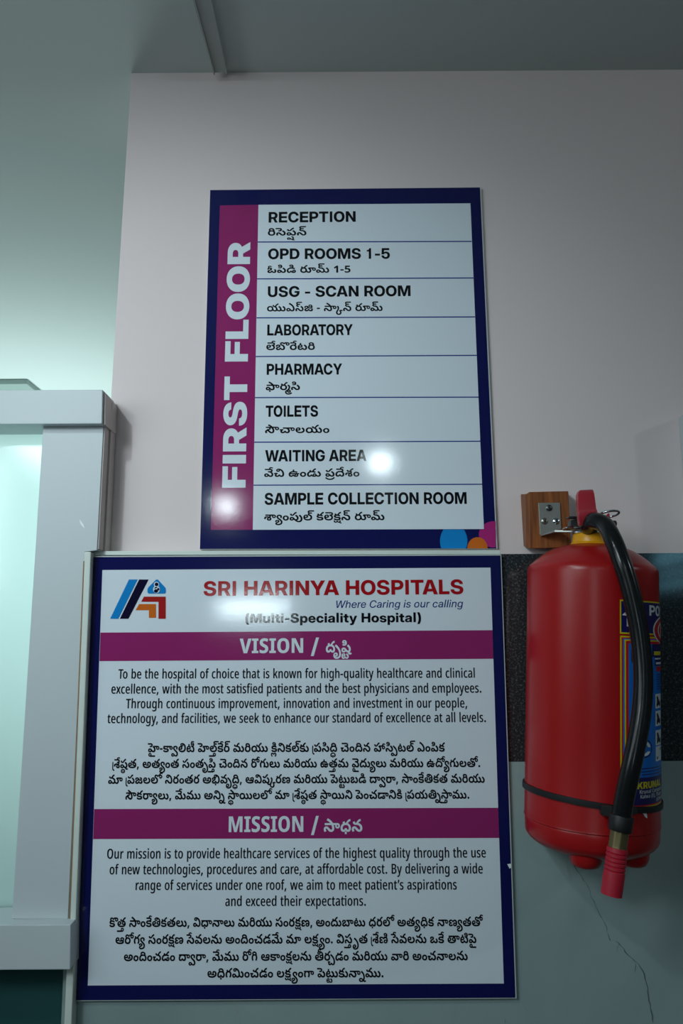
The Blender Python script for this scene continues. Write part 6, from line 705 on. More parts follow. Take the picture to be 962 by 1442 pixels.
-27,1,-30,0,-38,44,-17,74,0,41,0,50,22,70,41,40,25,1,22,0,32,-22,30,-48,20,-41,15,-34,21,-36,17,-12,9,1,16,0,18,38,0,43,0,52,-26,80,-46,60,-30,17,119,9,17,-24,24,-60,14,-76,0,-43,0,-64,-24,
-100,-47,-52],[485,183,-23,0,-30,28,-18,42,-6,48,0,23,0,42,12,52,8,23,54,-7,-10,-22,-14,-40,0,-29,0,-26,16,-32,12,1,14,0,14,28,0,25,0,28,-24,24,-20,1,-403,1,0,117,359,1,31,0,40,-6,29,-18,12,
-19,13,-20,15,-56,0,-45,0,-66,-43,-86]],[[269,-11,-24,0,-37,28,-38,66,-26,59,-14,32,-16,24,-10,1,-9,0,-15,-24,0,-23,0,-32,16,-22,11,1,12,0,24,40,5,47,42,-87,-10,-28,-21,-48,-33,-28,-27,1,
-30,0,-38,44,-17,74,0,41,0,50,22,70,41,40,25,1,22,0,32,-22,30,-48,20,-41,15,-34,21,-36,18,-12,11,1,13,0,17,28,7,52,0,37,0,68,-18,120,-34,100,-50,72,-30,13,-6,4,-18,4,-5,1,-14,0,-13,-20,0,
-19,0,-20,10,-18,10,1,10,0,13,20,0,19,0,28,-16,38,-7,13,61,15,5,-16,10,-48,0,-27,0,-68,-40,-68,-36,1,-22,0,-35,32,-20,60,0,45,0,44,21,64,44,40,32,1,52,0,82,-80,56,-138,30,-170,0,-87,0,-72,
-23,-116,-49,-64],[448,-11,-38,0,-52,70,-24,55,40,89,10,-24,22,-40,26,-24,16,1,17,0,19,40,0,39,0,46,-21,72,-33,56,-20,25,40,113,30,-32,48,-88,27,-110,0,-69,0,-96,-55,-116]],[[159,475,42,0,
61,-50,34,-100,0,-71,0,-62,-11,-94,-17,-72,-9,-31,-69,53,9,24,15,56,10,70,0,43,0,38,-12,70,-30,40,-24,1,-21,0,-29,-36,-16,-66,0,-43,0,-58,19,-96,15,-37,-70,-53,-15,52,-21,126,0,71,0,68,32,
104,62,62],[412,183,-24,0,-30,28,-17,42,-7,48,0,23,0,38,14,56,6,23,55,-7,-11,-22,-13,-40,0,-29,0,-26,15,-32,12,1,14,0,14,28,0,25,0,28,-23,24,-19,1,-376,1,0,117,332,1,30,0,40,-6,28,-18,12,
-19,14,-20,14,-56,0,-45,0,-66,-42,-86]],[[0,1,0,729,108,1,0,-727]],[[20,1,0,729,272,1,0,-169,-172,1,0,-131,162,1,0,-161,-162,1,0,-263]],[[20,1,0,729,154,1,44,0,62,-62,35,-114,0,-77,0,-74,
-36,-112,-65,-60,-46,1,-86,1,0,157,84,1,16,0,23,24,12,40,0,27,0,28,-12,40,-23,22,-16,1,-46,1,0,-563],[222,1,-80,331,102,1,82,-329]],[[172,-11,-50,0,-70,60,-36,112,0,83,94,1,1,-30,15,-44,28,
-20,18,1,17,0,25,16,13,28,0,21,0,18,-13,26,-26,20,-21,9,-36,15,-53,22,-56,108,0,81,0,68,38,104,66,60,44,1,46,0,65,-58,36,-110,1,-75,-92,1,-2,40,-28,44,-24,1,-14,0,-22,-16,-13,-28,0,-19,0,
-16,11,-26,25,-18,19,-7,30,-9,30,-12,46,-36,28,-52,14,-68,0,-41,0,-76,-36,-108,-70,-56]],[[10,559,0,171,308,1,0,-169,-104,1,0,-557,-100,1,0,559]],[[20,1,0,729,100,1,0,-557,158,1,0,-169]],
[[186,-11,-49,0,-80,88,-47,168,0,121,0,120,47,168,80,88,49,1,50,0,80,-88,47,-168,0,-119,0,-122,-47,-166,-80,-88],[186,163,24,0,34,48,18,90,0,65,0,64,-18,90,-34,48,-24,1,-24,0,-33,-48,-18,
-90,0,-63,0,-64,18,-90,33,-48]],[[94,107,0,245,12,32,24,62,25,64,13,33,72,189,116,1,-152,-373,-8,1],[20,1,0,729,100,1,0,-159,0,-207,0,-93,0,-265],[248,1,-88,295,60,151,143,-443]],[[176,-11,
-47,0,-71,68,-38,120,0,85,0,469,97,1,0,-451,0,-36,15,-52,27,-32,17,1,18,0,26,32,16,52,0,37,0,453,96,1,0,-467,0,-84,-38,-120,-70,-68]],[[20,1,0,729,102,1,90,-291,6,-16,18,-64,20,-74,8,-31,
-12,-53,-1,38,-1,100,-2,94,0,29,0,273,101,1,0,-727,-103,1,-84,269,-6,24,-22,76,-25,92,-13,49,20,13,2,-52,2,-100,0,-76,0,-23,0,-267]],[[0,1,122,729,135,1,123,-727,-112,1,-42,287,-12,90,-26,
178,-11,99,27,1,-12,-98,-26,-178,-14,-89,-42,-285],[90,123,0,155,200,1,0,-153]],[[264,1,-62,1,-82,317,-26,-51,0,-263,-56,1,0,715,56,1,0,-341,6,20,16,52,10,35,74,237,62,1,-102,-315]],[[165,
629,-21,0,-30,-40,-20,-76,-11,-98,0,-57,0,-84,19,-120,38,-64,28,1,18,0,32,18,16,15,0,-99,-16,-14,-36,-16,-22,1,-44,0,-60,88,-31,166,0,113,0,80,18,134,35,98,52,56,33,1,22,0,41,-20,18,-19,-18,
-91,-14,16,-30,20]],[[20,275,0,122,36,228,38,91,51,1,-35,-94,-35,-226,0,-117,0,-116,35,-224,34,-93,-50,1,-38,86,-36,224]],[[204,1,-166,1,0,715,166,1,0,-95,-110,1,0,-197,103,1,0,-95,-103,1,0,
-227,110,1]],[[140,275,0,-122,-36,-224,-38,-85,-50,1,34,94,35,224,0,117,0,118,-35,226,-35,95,51,1,38,-90,36,-228]],[[236,153,-40,1,0,-151,-54,1,0,153,-133,1,0,89,131,479,56,1,0,-473,40,1],
[142,457,0,12,0,34,0,34,1,32,0,9,-1,1,-4,-22,-10,-40,-4,-17,-67,-251,85,1]],[[222,357,0,-84,-10,-136,-24,-96,-39,-50,-28,1,-33,0,-44,74,-24,164,0,129,0,124,22,162,44,82,35,1,35,0,44,-84,22,
-162],[76,357,0,-90,8,-120,20,-60,17,1,17,0,20,58,9,122,0,91,0,92,-9,120,-20,60,-17,1,-17,0,-20,-60,-8,-120]],[[144,1,-127,1,0,63,35,23,0,545,-35,25,0,63,127,1,0,-61,-36,-23,0,-543,36,-21]],
[[287,1,-67,1,-132,553,-2,1,1,-28,2,-60,1,-54,0,-23,0,-385,-52,1,0,715,66,1,132,-541,2,1,0,28,-2,56,-1,56,0,21,0,383,52,1]],[[272,369,0,-120,-34,-164,-67,-84,-47,1,-86,1,0,715,91,1,46,0,63,
-78,34,-156],[214,365,0,84,-20,114,-38,56,-30,1,-32,1,0,-521,28,1,47,0,45,134]],[[210,1,-26,201,-98,1,-26,-199,-60,1,100,717,68,1,101,-715],[146,505,-2,16,-4,44,-4,42,-2,17,-1,-18,-4,-40,-5,
-40,-2,-19,-26,-207,76,1]]]
# lines of print: kind, left x, baseline y, right x, baseline y, letter size, extent, then (glyph, step, rise) for every letter
LINES = [[0,378.3,313.5,501,312.3,20.5,24,2817,1,0,0,2,328,0,3,310,0,2,364,0,4,308,0,5,320,0,0,356,0,6,116,0,7,374,0],[0,377.2,331.8,431.6,331.4,15.04,16,1464,8,0,0,9,314,0,10,389,0,11,324,0,12,65,
0],[0,377.6,365,549.3,364.3,20.5,13,3968,6,0,0,4,374,0,14,318,0,1,488,0,6,328,0,6,374,0,15,373,0,16,453,0,13,498,0,17,195,0,18,267,0],[0,376.5,384.3,493.7,383.8,15.04,16,3406,19,0,0,20,401,
0,21,389,0,22,548,0,23,314,0,24,336,0,25,706,0,26,286,0,27,162,0],[0,377.2,418.3,578.3,417,20.77,24,4594,28,0,0,16,352,0,29,334,0,17,448,0,16,402,0,3,332,0,30,354,0,7,368,0,1,500,0,6,328,0,
6,374,0,15,373,0],[0,376,438.5,539,437.8,15.37,16,5026,31,0,0,32,665,0,33,175,0,34,390,0,35,388,0,26,542,0,36,304,0,37,567,0,12,267,0,22,530,0,23,314,0,24,336,0],[0,376.4,472.5,497,471.8,
21.05,24,3350,38,0,0,30,282,0,39,368,0,6,324,0,1,373,0,30,328,0,5,325,0,6,308,0,1,373,0,40,317,0],[0,375,493,443.5,492.6,15.37,16,1988,41,0,0,42,387,0,43,567,0,44,315,0,8,421,0],[0,375.6,
527.8,482,527.4,21.32,24,2896,4,0,0,45,319,0,30,361,0,1,368,0,15,328,0,30,454,0,3,350,0,40,364,0],[0,374.2,549.5,422.5,549.2,15.69,14,1383,46,0,0,22,570,0,47,296,0,48,145,0],[0,374.2,587,
448,586.7,21.73,10,2061,5,0,0,6,307,0,0,407,0,38,117,0,2,283,0,5,308,0,16,322,0],[0,373.3,610,464,609.6,16.02,14,2472,49,0,0,50,559,0,51,600,0,31,387,0,52,665,0],[0,373.3,649.9,516.2,649.2,
22.01,2,3710,53,0,0,30,478,0,0,402,0,5,117,0,0,356,0,7,117,0,29,365,0,30,503,0,1,368,0,2,328,0,30,309,0],[0,372,671.5,506.4,671,16.02,14,3750,54,0,0,55,390,0,56,566,0,52,444,0,57,276,0,32,
405,0,10,317,0,58,390,0,59,0,0,60,384,0,52,317,0],[0,372.6,710.8,657.4,709.6,22.83,16,7024,16,0,0,30,334,0,15,367,0,4,453,0,38,320,0,2,282,0,3,444,0,6,363,0,38,373,0,38,283,0,2,283,0,3,308,
0,5,364,0,0,356,0,6,116,0,7,374,0,1,500,0,6,328,0,6,374,0,15,373,0],[0,372,733,541.6,732.4,16.35,14,4793,61,0,0,62,490,0,52,244,0,63,276,0,64,542,0,65,528,0,66,299,0,67,387,0,12,299,0,22,
529,0,23,315,0,24,335,0],[2,286.5,839.2,652.8,836.6,28.34,16,6121,16,0,0,1,334,0,0,362,0,45,250,0,30,362,0,1,367,0,0,363,0,7,116,0,40,365,0,30,317,0,45,502,0,6,361,0,16,373,0,4,334,0,0,352,
0,5,117,0,30,280,0,38,367,0,16,282,0],[3,471.5,856,652.8,855,14.17,10,6200,69,0,0,70,489,0,71,290,0,72,285,0,71,172,0,73,419,0,74,365,0,72,274,0,75,186,0,76,117,0,77,289,0,75,434,0,78,118,0,
79,390,0,80,293,0,72,290,0,81,315,0,74,284,0,68,312,0,68,122,0,75,86,0,76,116,0,77,290,0],[1,345.5,877.2,593,876,18.16,44,6303,83,0,0,15,196,0,84,453,0,82,333,0,85,117,0,86,195,0,17,76,0,16,
266,0,87,334,0,88,304,0,89,286,0,86,284,0,90,130,0,82,316,0,86,117,0,85,130,0,91,205,0,45,419,0,92,361,0,93,296,0,87,268,0,86,304,0,85,131,0,90,197,0,82,317,0,94,117,0],[4,337.3,919.9,427,
919.3,28.85,0,1623,95,0,0,100,315,0,97,177,0,100,269,0,98,177,0,99,355,0],[4,437.7,923.8,449.3,923.8,36.41,3,210,101,0,0],[4,459,918.8,495.5,918.6,22.34,16,1008,102,0,0,103,372,0,104,223,0,
105,313,0],[4,322,1171.8,427.2,1171.3,30.81,37,2016,106,0,0,100,450,0,97,178,0,97,256,0,100,270,0,98,176,0,99,356,0],[4,438,1176,449,1176,37.82,3,210,101,0,0],[4,456,1171.2,510.4,1171,24.2,
14,1327,36,0,0,107,570,0,108,385,0],[1,166.5,955.6,668.8,954.2,18.49,6,16365,109,0,0,110,191,0,111,385,0,112,261,0,113,369,0,114,158,0,112,262,0,114,370,0,110,262,0,115,254,0,116,198,0,117,
261,0,113,121,0,118,158,0,119,240,0,110,250,0,120,255,0,121,280,0,114,205,0,110,261,0,117,255,0,121,120,0,112,205,0,113,369,0,114,158,0,118,262,0,113,240,0,117,288,0,115,122,0,122,327,0,123,
237,0,110,262,0,124,244,0,123,348,0,120,392,0,110,150,0,125,255,0,114,307,0,117,262,0,126,121,0,114,261,0,127,262,0,128,149,0,129,261,0,118,262,0,119,240,0,117,120,0,113,120,0,130,158,0,114,
352,0,112,262,0,118,240,0,119,240,0,113,120,0,114,158,0,121,262,0,118,204,0,125,240,0,112,168,0,118,370,0,123,240,0,131,261,0,121,391,0,119,204,0,117,120,0,123,122,0,117,261,0,121,121,0,118,
204,0,119,240,0],[1,156.6,976.8,678,975.3,18.49,22,16902,112,0,0,132,230,0,121,214,0,112,204,0,119,240,0,119,120,0,112,120,0,123,239,0,121,261,0,112,205,0,133,239,0,124,266,0,117,348,0,113,
120,0,114,158,0,113,392,0,114,158,0,112,262,0,134,369,0,110,393,0,115,254,0,113,198,0,115,288,0,118,198,0,113,240,0,117,158,0,115,120,0,120,198,0,117,150,0,112,122,0,131,239,0,116,391,0,118,
261,0,113,240,0,117,159,0,112,120,0,123,240,0,113,261,0,115,159,0,118,327,0,123,240,0,131,262,0,113,391,0,114,158,0,112,262,0,111,370,0,112,260,0,115,240,0,113,198,0,116,288,0,114,261,0,130,
261,0,115,223,0,117,197,0,121,121,0,117,205,0,118,120,0,123,240,0,115,262,0,118,328,0,123,240,0,131,261,0,112,391,0,134,240,0,116,392,0,119,261,0,110,120,0,130,245,0,112,222,0,112,240,0,115,
239,0,135,197,0,136,-10951,237,136,1879,237],[1,177.2,997.4,658,996.4,18.63,6,15522,109,0,0,114,226,0,125,262,0,110,168,0,129,254,0,126,262,0,114,261,0,121,391,0,110,205,0,123,255,0,113,262,
0,117,158,0,123,120,0,129,262,0,110,262,0,129,254,0,115,262,0,117,328,0,134,120,0,116,392,0,125,262,0,110,168,0,137,244,0,112,222,0,134,240,0,112,392,0,123,239,0,113,261,0,133,159,0,117,265,
0,123,120,0,123,262,0,110,262,0,137,245,0,118,221,0,113,240,0,117,159,0,110,121,0,123,254,0,118,392,0,123,240,0,131,262,0,117,391,0,123,121,0,137,261,0,112,222,0,115,239,0,113,198,0,134,158,
0,112,392,0,123,240,0,113,262,0,117,288,0,123,120,0,110,392,0,129,255,0,125,261,0,116,308,0,112,262,0,110,239,0,116,255,0,119,261,0,112,120,0,133,239,0,136,-12744,237,136,5962,237],[1,151,
1018.4,684.4,1016.7,18.63,8,17308,113,0,0,112,158,0,121,240,0,114,204,0,123,262,0,110,262,0,119,254,0,110,120,0,126,255,0,130,261,0,133,202,0,118,266,0,123,240,0,131,261,0,120,391,0,118,150,
0,121,240,0,117,205,0,119,121,0,117,120,0,113,120,0,117,158,0,112,122,0,115,238,0,133,198,0,124,266,0,112,347,0,115,369,0,112,198,0,112,240,0,122,239,0,113,367,0,110,158,0,112,385,0,123,239,
0,114,262,0,118,262,0,123,240,0,121,262,0,112,204,0,110,370,0,129,254,0,125,262,0,115,308,0,113,197,0,118,159,0,123,240,0,131,261,0,118,261,0,125,240,0,131,168,0,110,391,0,120,255,0,112,280,
0,132,230,0,121,214,0,112,204,0,119,240,0,119,120,0,112,120,0,123,239,0,121,262,0,112,204,0,118,369,0,113,240,0,118,289,0,119,240,0,119,120,0,119,250,0,112,121,0,137,228,0,112,222,0,119,240,
0,115,120,0,135,198,0,136,-12740,237],[1,207.8,1059.2,626.8,1058.3,17.96,-8,14454,138,7981,0,139,-7981,0,26,568,0,140,162,0,141,485,0,142,255,0,143,393,0,144,563,0,64,568,0,145,334,0,146,53,
0,147,299,0,148,456,0,8,565,0,31,315,0,32,664,0,149,317,0,150,276,0,151,23,0,65,394,0,64,299,0,65,387,0,32,298,0,10,392,0,48,390,0,152,388,0,153,309,0,154,218,0,52,421,0,152,276,0,108,385,0,
155,530,0,48,568,0,156,367,0,44,226,0,64,421,0,33,529,0,52,389,0,20,275,0,65,390,0],[1,158,1081.6,676.3,1080.1,17.96,5,18532,138,-10,0,157,85,0,158,317,0,159,280,0,160,110,0,161,443,0,162,
288,0,160,459,0,62,441,0,52,243,0,160,276,0,163,584,0,52,389,0,160,275,0,103,434,0,20,223,0,145,335,0,154,196,0,52,422,0,152,276,0,108,384,0,164,530,0,165,436,0,32,312,0,51,176,0,32,386,0,
148,317,0,8,565,0,31,315,0,32,665,0,56,316,0,160,444,0,145,352,0,148,92,0,166,707,0,102,389,0,32,386,0,62,169,0,51,254,0,32,387,0,148,316,0,8,566,0,31,314,0,32,666,0,56,316,0,167,444,0,62,
462,0,165,254,0,32,314,0,51,174,0,168,388,0,169,554,0],[1,152.2,1103.7,682.7,1102.2,17.96,14,18890,138,874,0,170,-874,0,10,960,0,171,390,0,51,400,0,172,388,0,151,715,0,22,395,0,52,314,0,160,
276,0,22,444,0,162,456,0,173,458,0,174,427,0,103,367,0,152,224,0,153,308,0,161,76,0,175,288,0,176,450,0,158,396,0,37,414,0,22,256,0,177,314,0,148,586,0,8,565,0,31,315,0,32,664,0,178,317,0,
44,390,0,32,421,0,105,-85,0,179,260,0,21,409,0,180,546,0,141,570,0,181,254,0,161,504,0,36,288,0,52,565,0,146,275,0,182,299,0,65,445,0,160,298,0,148,586,0,8,564,0,31,315,0,32,665,0],[1,176.4,
1125.9,660.9,1124.6,17.96,14,17113,138,8314,0,138,5612,0,49,-13926,0,65,562,0,181,300,0,62,503,0,51,255,0,32,386,0,161,176,0,183,287,0,148,565,0,32,566,0,162,316,0,151,459,0,184,393,0,36,
334,0,185,307,0,186,263,0,51,664,0,172,388,0,170,716,0,157,959,0,158,317,0,159,280,0,160,110,0,36,584,0,185,308,0,186,263,0,151,665,0,178,536,0,52,390,0,187,276,0,188,421,0,151,552,0,149,
395,0,10,515,0,31,389,0,182,666,0,184,444,0,36,192,0,145,334,0,148,222,0,32,564,0,169,176,0],[1,150.6,1209.2,684.4,1207.5,19.47,25,16886,189,0,0,129,318,0,125,261,0,134,307,0,117,392,0,115,
122,0,115,197,0,117,198,0,110,121,0,123,254,0,117,392,0,115,120,0,113,328,0,110,158,0,116,386,0,125,260,0,110,168,0,137,245,0,117,222,0,131,121,0,112,260,0,114,370,0,112,262,0,118,239,0,119,
240,0,113,121,0,114,158,0,121,261,0,118,205,0,125,240,0,112,167,0,115,369,0,112,198,0,125,240,0,137,178,0,117,222,0,121,120,0,112,204,0,115,240,0,110,328,0,120,254,0,113,280,0,114,159,0,112,
261,0,114,370,0,117,262,0,126,120,0,114,262,0,112,261,0,115,239,0,113,198,0,128,288,0,129,262,0,118,262,0,119,240,0,117,120,0,113,120,0,130,158,0,113,352,0,114,158,0,125,262,0,110,168,0,129,
254,0,126,262,0,114,262,0,113,391,0,114,159,0,112,261,0,129,369,0,115,262,0,112,198,0],[1,154.2,1231.3,680,1230,19.47,22,16662,110,0,0,120,255,0,123,280,0,112,261,0,124,230,0,113,478,0,112,
158,0,121,240,0,114,204,0,123,262,0,110,261,0,119,255,0,110,120,0,126,255,0,117,261,0,112,121,0,115,239,0,133,198,0,116,265,0,125,261,0,110,168,0,121,254,0,112,205,0,131,239,0,129,262,0,125,
262,0,112,167,0,115,239,0,118,328,0,123,240,0,131,262,0,121,391,0,118,205,0,125,240,0,112,167,0,133,239,0,118,266,0,113,240,0,118,288,0,120,240,0,120,150,0,110,150,0,125,255,0,131,168,0,118,
261,0,111,240,0,119,261,0,112,121,0,121,368,0,110,205,0,115,255,0,113,198,0,135,158,0,190,268,0,130,274,0,131,352,0,112,261,0,119,239,0,117,120,0,137,121,0,112,222,0,125,239,0,117,178,0,123,
120,0,126,262,0,118,392,0,124,370,0,117,347,0,131,121,0,112,261,0],[1,190.8,1253.4,643.3,1252.6,19.47,34,14236,125,0,0,118,168,0,123,240,0,126,262,0,112,260,0,110,370,0,120,254,0,115,281,0,
112,197,0,125,240,0,137,178,0,117,222,0,121,120,0,112,204,0,115,240,0,129,328,0,123,262,0,131,261,0,112,261,0,125,240,0,110,308,0,123,254,0,112,262,0,125,370,0,110,167,0,110,255,0,120,254,0,
133,141,0,124,265,0,112,348,0,118,369,0,117,240,0,134,121,0,113,522,0,110,158,0,134,385,0,112,392,0,112,239,0,113,240,0,116,288,0,118,262,0,113,240,0,117,158,0,112,120,0,123,240,0,113,262,0,
191,168,0,115,88,0,118,328,0,115,240,0,116,198,0,117,261,0,125,121,0,118,168,0,113,240,0,117,158,0,110,120,0,123,255,0,115,262,0,136,-3258,237,136,2591,237],[1,317.2,1275.9,515.3,1275.4,
19.47,18,6154,118,0,0,123,240,0,131,262,0,112,391,0,132,229,0,121,214,0,112,205,0,112,239,0,131,240,0,113,391,0,114,158,0,112,262,0,117,239,0,125,121,0,112,307,0,132,230,0,116,224,0,112,262,
0,121,238,0,113,205,0,118,159,0,113,240,0,117,158,0,110,120,0,123,255,0,115,261,0,135,198,0,136,-864,237],[1,153.7,1305.4,680.7,1304.2,18.94,6,18561,192,0,0,160,394,0,145,352,0,36,234,0,52,
564,0,146,276,0,182,298,0,65,444,0,160,299,0,51,444,0,32,387,0,161,175,0,176,287,0,193,397,0,194,554,0,51,573,0,32,387,0,148,317,0,8,565,0,31,315,0,32,664,0,163,317,0,52,389,0,22,275,0,67,
315,0,177,298,0,161,444,0,162,288,0,52,458,0,102,276,0,32,385,0,195,175,0,44,587,0,32,421,0,107,316,0,22,386,0,172,314,0,162,716,0,160,458,0,62,442,0,196,254,0,65,384,0,194,441,0,177,573,0,
62,444,0,160,254,0,168,444,0],[1,162.4,1329.3,671,1328,18.94,16,17459,138,12351,0,175,-12351,0,164,450,0,165,434,0,62,312,0,163,395,0,52,389,0,22,275,0,67,315,0,177,298,0,197,586,0,174,388,
0,51,390,0,108,387,0,32,388,0,162,317,0,52,458,0,152,276,0,52,384,0,187,276,0,57,422,0,183,406,0,170,706,0,51,885,0,67,387,0,198,310,0,52,294,0,169,276,0,176,286,0,163,396,0,145,332,0,199,
56,0,160,302,0,157,660,0,200,317,0,197,585,0,174,388,0,51,390,0,108,388,0,32,388,0,201,316,0,146,401,0,202,441,0,203,614,0,204,422,0],[1,174.3,1353.4,658.8,1352.2,18.94,16,16522,162,0,0,52,
458,0,152,276,0,52,385,0,187,275,0,57,422,0,52,398,0,180,417,0,141,570,0,181,254,0,161,504,0,183,287,0,148,566,0,32,566,0,164,316,0,205,435,0,175,455,0,140,450,0,52,478,0,67,276,0,51,299,0,
108,387,0,32,388,0,206,316,0,22,445,0,207,305,0,57,226,0,52,398,0,148,416,0,8,566,0,31,314,0,32,666,0,208,316,0,8,573,0,162,456,0,52,459,0,187,275,0,194,422,0,51,573,0,108,387,0,32,388,0],
[1,292,1376.7,540,1376.2,18.94,16,8240,162,0,0,196,458,0,165,386,0,209,313,0,52,571,0,187,276,0,57,422,0,52,398,0,51,416,0,67,388,0,198,310,0,52,294,0,210,276,0,178,641,0,44,390,0,32,421,0,
105,-85,0,65,260,0,32,299,0,194,174,0,184,584,0,148,192,0,32,566,0,169,174,0],[9,0,0,0,0,0.0,20,1449,212,0,0,211,327,0,213,133,0,214,332,0,215,339,0],[9,0,0,0,0,0.0,20,1647,212,0,0,216,302,
0,217,273,0,217,373,0,213,373,0],[9,0,0,0,0,0.0,24,2181,4,0,0,6,319,0,53,373,0,14,508,0,2,352,0,1,310,0],[9,0,0,0,0,0.0,20,2076,218,0,0,213,364,0,219,332,0,220,352,0,221,369,0,216,381,0],[9,
0,0,0,0,0.0,38,3762,222,0,0,125,262,0,129,178,0,123,262,0,118,262,0,119,240,0,223,250,0,110,257,0,134,255,0,116,392,0,110,262,0,129,254,0,123,262,0,131,262,0,133,260,0],[9,0,0,0,0,0.0,38,
4256,222,0,0,118,262,0,119,240,0,124,120,0,118,348,0,224,370,0,225,160,0,226,228,0,133,160,0,109,265,0,114,225,0,118,262,0,123,240,0,112,262,0,127,370,0,227,278,0,228,244,0],[9,0,0,0,0,0.0,
20,1513,224,0,0,229,160,0,230,161,0,231,325,0,229,297,0,232,161,0,226,269,0],[9,0,0,0,0,0.0,24,294,2,0,0]]

# ------------------------------------------------------------------ lettering
def flatten(a, n=3):
    c = []; x = y = 0
    for i in range(0, len(a), 2):
        x += a[i]; y += a[i + 1] >> 1; c.append((2 * x, 2 * y, a[i + 1] & 1))
    q = []
    for i in range(len(c)):
        p, r = c[i], c[(i + 1) % len(c)]; q.append(p)
        if not p[2] and not r[2]: q.append(((p[0] + r[0]) / 2, (p[1] + r[1]) / 2, 1))
    k = next((i for i, p in enumerate(q) if p[2]), 0); q = q[k:] + q[:k]; q.append(q[0])
    out = []; i = 0
    while i < len(q) - 1:
        if q[i + 1][2]: out.append(q[i][:2]); i += 1
        else:
            p, b, e = q[i], q[i + 1], q[i + 2]
            for z in range(n):
                t = z / n; out.append(tuple((1 - t) ** 2 * p[k] + 2 * t * (1 - t) * b[k] + t * t * e[k] for k in (0, 1)))
            i += 2
    return [p for j, p in enumerate(out) if j == 0 or (abs(p[0] - out[j - 1][0]) + abs(p[1] - out[j - 1][1])) > 0.5]
TRI = {}
def fill_shape(polys):
    """triangulate closed outlines by the non-zero rule"""
    vs, es = [], []
    for p in polys:
        s = len(vs); vs += [Vector(q) for q in p]; es += [(s + i, s + (i + 1) % len(p)) for i in range(len(p))]
    v, e, f, _, _, _ = delaunay_2d_cdt(vs, es, [], 0, 0.01)
    V = np.array([tuple(x) for x in v])
    A, B = [], []
    for p in polys:
        for i in range(len(p)): A.append(p[i]); B.append(p[(i + 1) % len(p)])
    A = np.array(A, float); B = np.array(B, float); keep = []
    for t in f:
        cx, cy = V[list(t)].mean(0)
        m = (A[:, 1] <= cy) != (B[:, 1] <= cy)
        a, b = A[m], B[m]
        xs = a[:, 0] + (cy - a[:, 1]) / (b[:, 1] - a[:, 1]) * (b[:, 0] - a[:, 0])
        s = np.where(b[:, 1] > a[:, 1], 1, -1)
        if s[xs > cx].sum() != 0: keep.append(tuple(t))
    return V, keep
def glyph(k):
    if k not in TRI: TRI[k] = fill_shape([flatten(a) for a in GLYPHS[k] if len(a) >= 6])
    return TRI[k]
def lettering(line, place, material, parent, name='lettering'):
    """place(u, v) maps text units (thousandths of the letter size) to the world"""
    vs, fs = [], []; x = 0
    for i in range(8, len(line), 3):
        x += 2 * line[i + 1]; y = 2 * line[i + 2]
        V, T = glyph(line[i]); s = len(vs)
        vs += [place(a + x, b + y) for a, b in V]; fs += [tuple(s + i for i in t) for t in T]
    return mesh(name, vs, fs, material, parent)
def clip(poly, box4):
    x0, x1, y0, y1 = box4
    for ax, lim, sg in ((0, x0, 1), (0, x1, -1), (1, y0, 1), (1, y1, -1)):
        out = []
        for i in range(len(poly)):
            a, b = poly[i], poly[(i + 1) % len(poly)]
            ia, ib = sg * (a[ax] - lim) >= 0, sg * (b[ax] - lim) >= 0
            if ia: out.append(a)
            if ia != ib:
                t = (lim - a[ax]) / (b[ax] - a[ax]); out.append((a[0] + t * (b[0] - a[0]), a[1] + t * (b[1] - a[1])))
        poly = out
        if not poly: break
    return poly

# ------------------------------------------------------------------ the setting
DADO = -0.030                                   # the tiled lower wall stands proud of the plaster
TOPZ = P(830, 779.5, DADO).z                    # top of the tiles
xa = P(185, 105).x; xb = P(156.5, 560).x; xc = xb + (xb - xa) * 0.35
RIGHT, FRONT, BACK, LEFT = 2.6, -5.6, 4.2, -3.4
wall = prism('wall_back', [(xa, 0, ROOM_H), (RIGHT, 0, ROOM_H), (RIGHT, 0, 0), (xb, 0, 0), (xb, 0, P(156.5, 560).z)], (0, 0.23, 0), M['wall'])
wall['kind'] = 'structure'
xl = P(118, 781, DADO).x
gr_bot = P(840, 1071.5, DADO).z
box('granite_band', (xl + 0.006, DADO, gr_bot), (RIGHT, -0.0005, TOPZ), M['granite'], wall)
box('marble_slab', (P(89, 1380, DADO).x, DADO - 0.0005, 0.0), (RIGHT, -0.0005, gr_bot - 0.0006), M['marble'], wall)
TR = -0.034
def strip(name, quad, Y, depth, m, parent, **k):
    return prism(name, [P(x, y, Y) for x, y in quad], (0, depth, 0), m, parent, **k)
strip('edge_trim', [(120, 776), (705, 774.5), (705, 780.5), (120, 781.8)], TR, 0.03, M['trim'], wall, bevel=0.001)
ta, tb, tc = P(118.5, 777, -0.0525), P(128, 777, -0.0525), P(96, 1380, -0.0525)
prism('edge_trim', [ta, tb, (tc.x + tb.x - ta.x, -0.0525, 0.0), (tc.x, -0.0525, 0.0)], (0, 0.009, 0), M['trim'], wall, bevel=0.0015)
prism('edge_trim', [(ta.x + .001, -0.0434, ta.z - .001), (tb.x - .001, -0.0434, ta.z - .001), (tc.x + tb.x - ta.x - .001, -0.0434, 0.0), (tc.x + .001, -0.0434, 0.0)], (0, 0.042, 0), M['trim'], wall)
strip('filler_strip', [(117.2, 1070), (123.5, 1070), (111.5, 1290), (103.5, 1290)], TR + 0.001, 0.006, M['trim'], wall)
strip('sealant_bead', [(117.2, 790), (118.6, 790), (98.6, 1294), (97.0, 1294)], -0.0530, 0.003, M['seal'], wall)
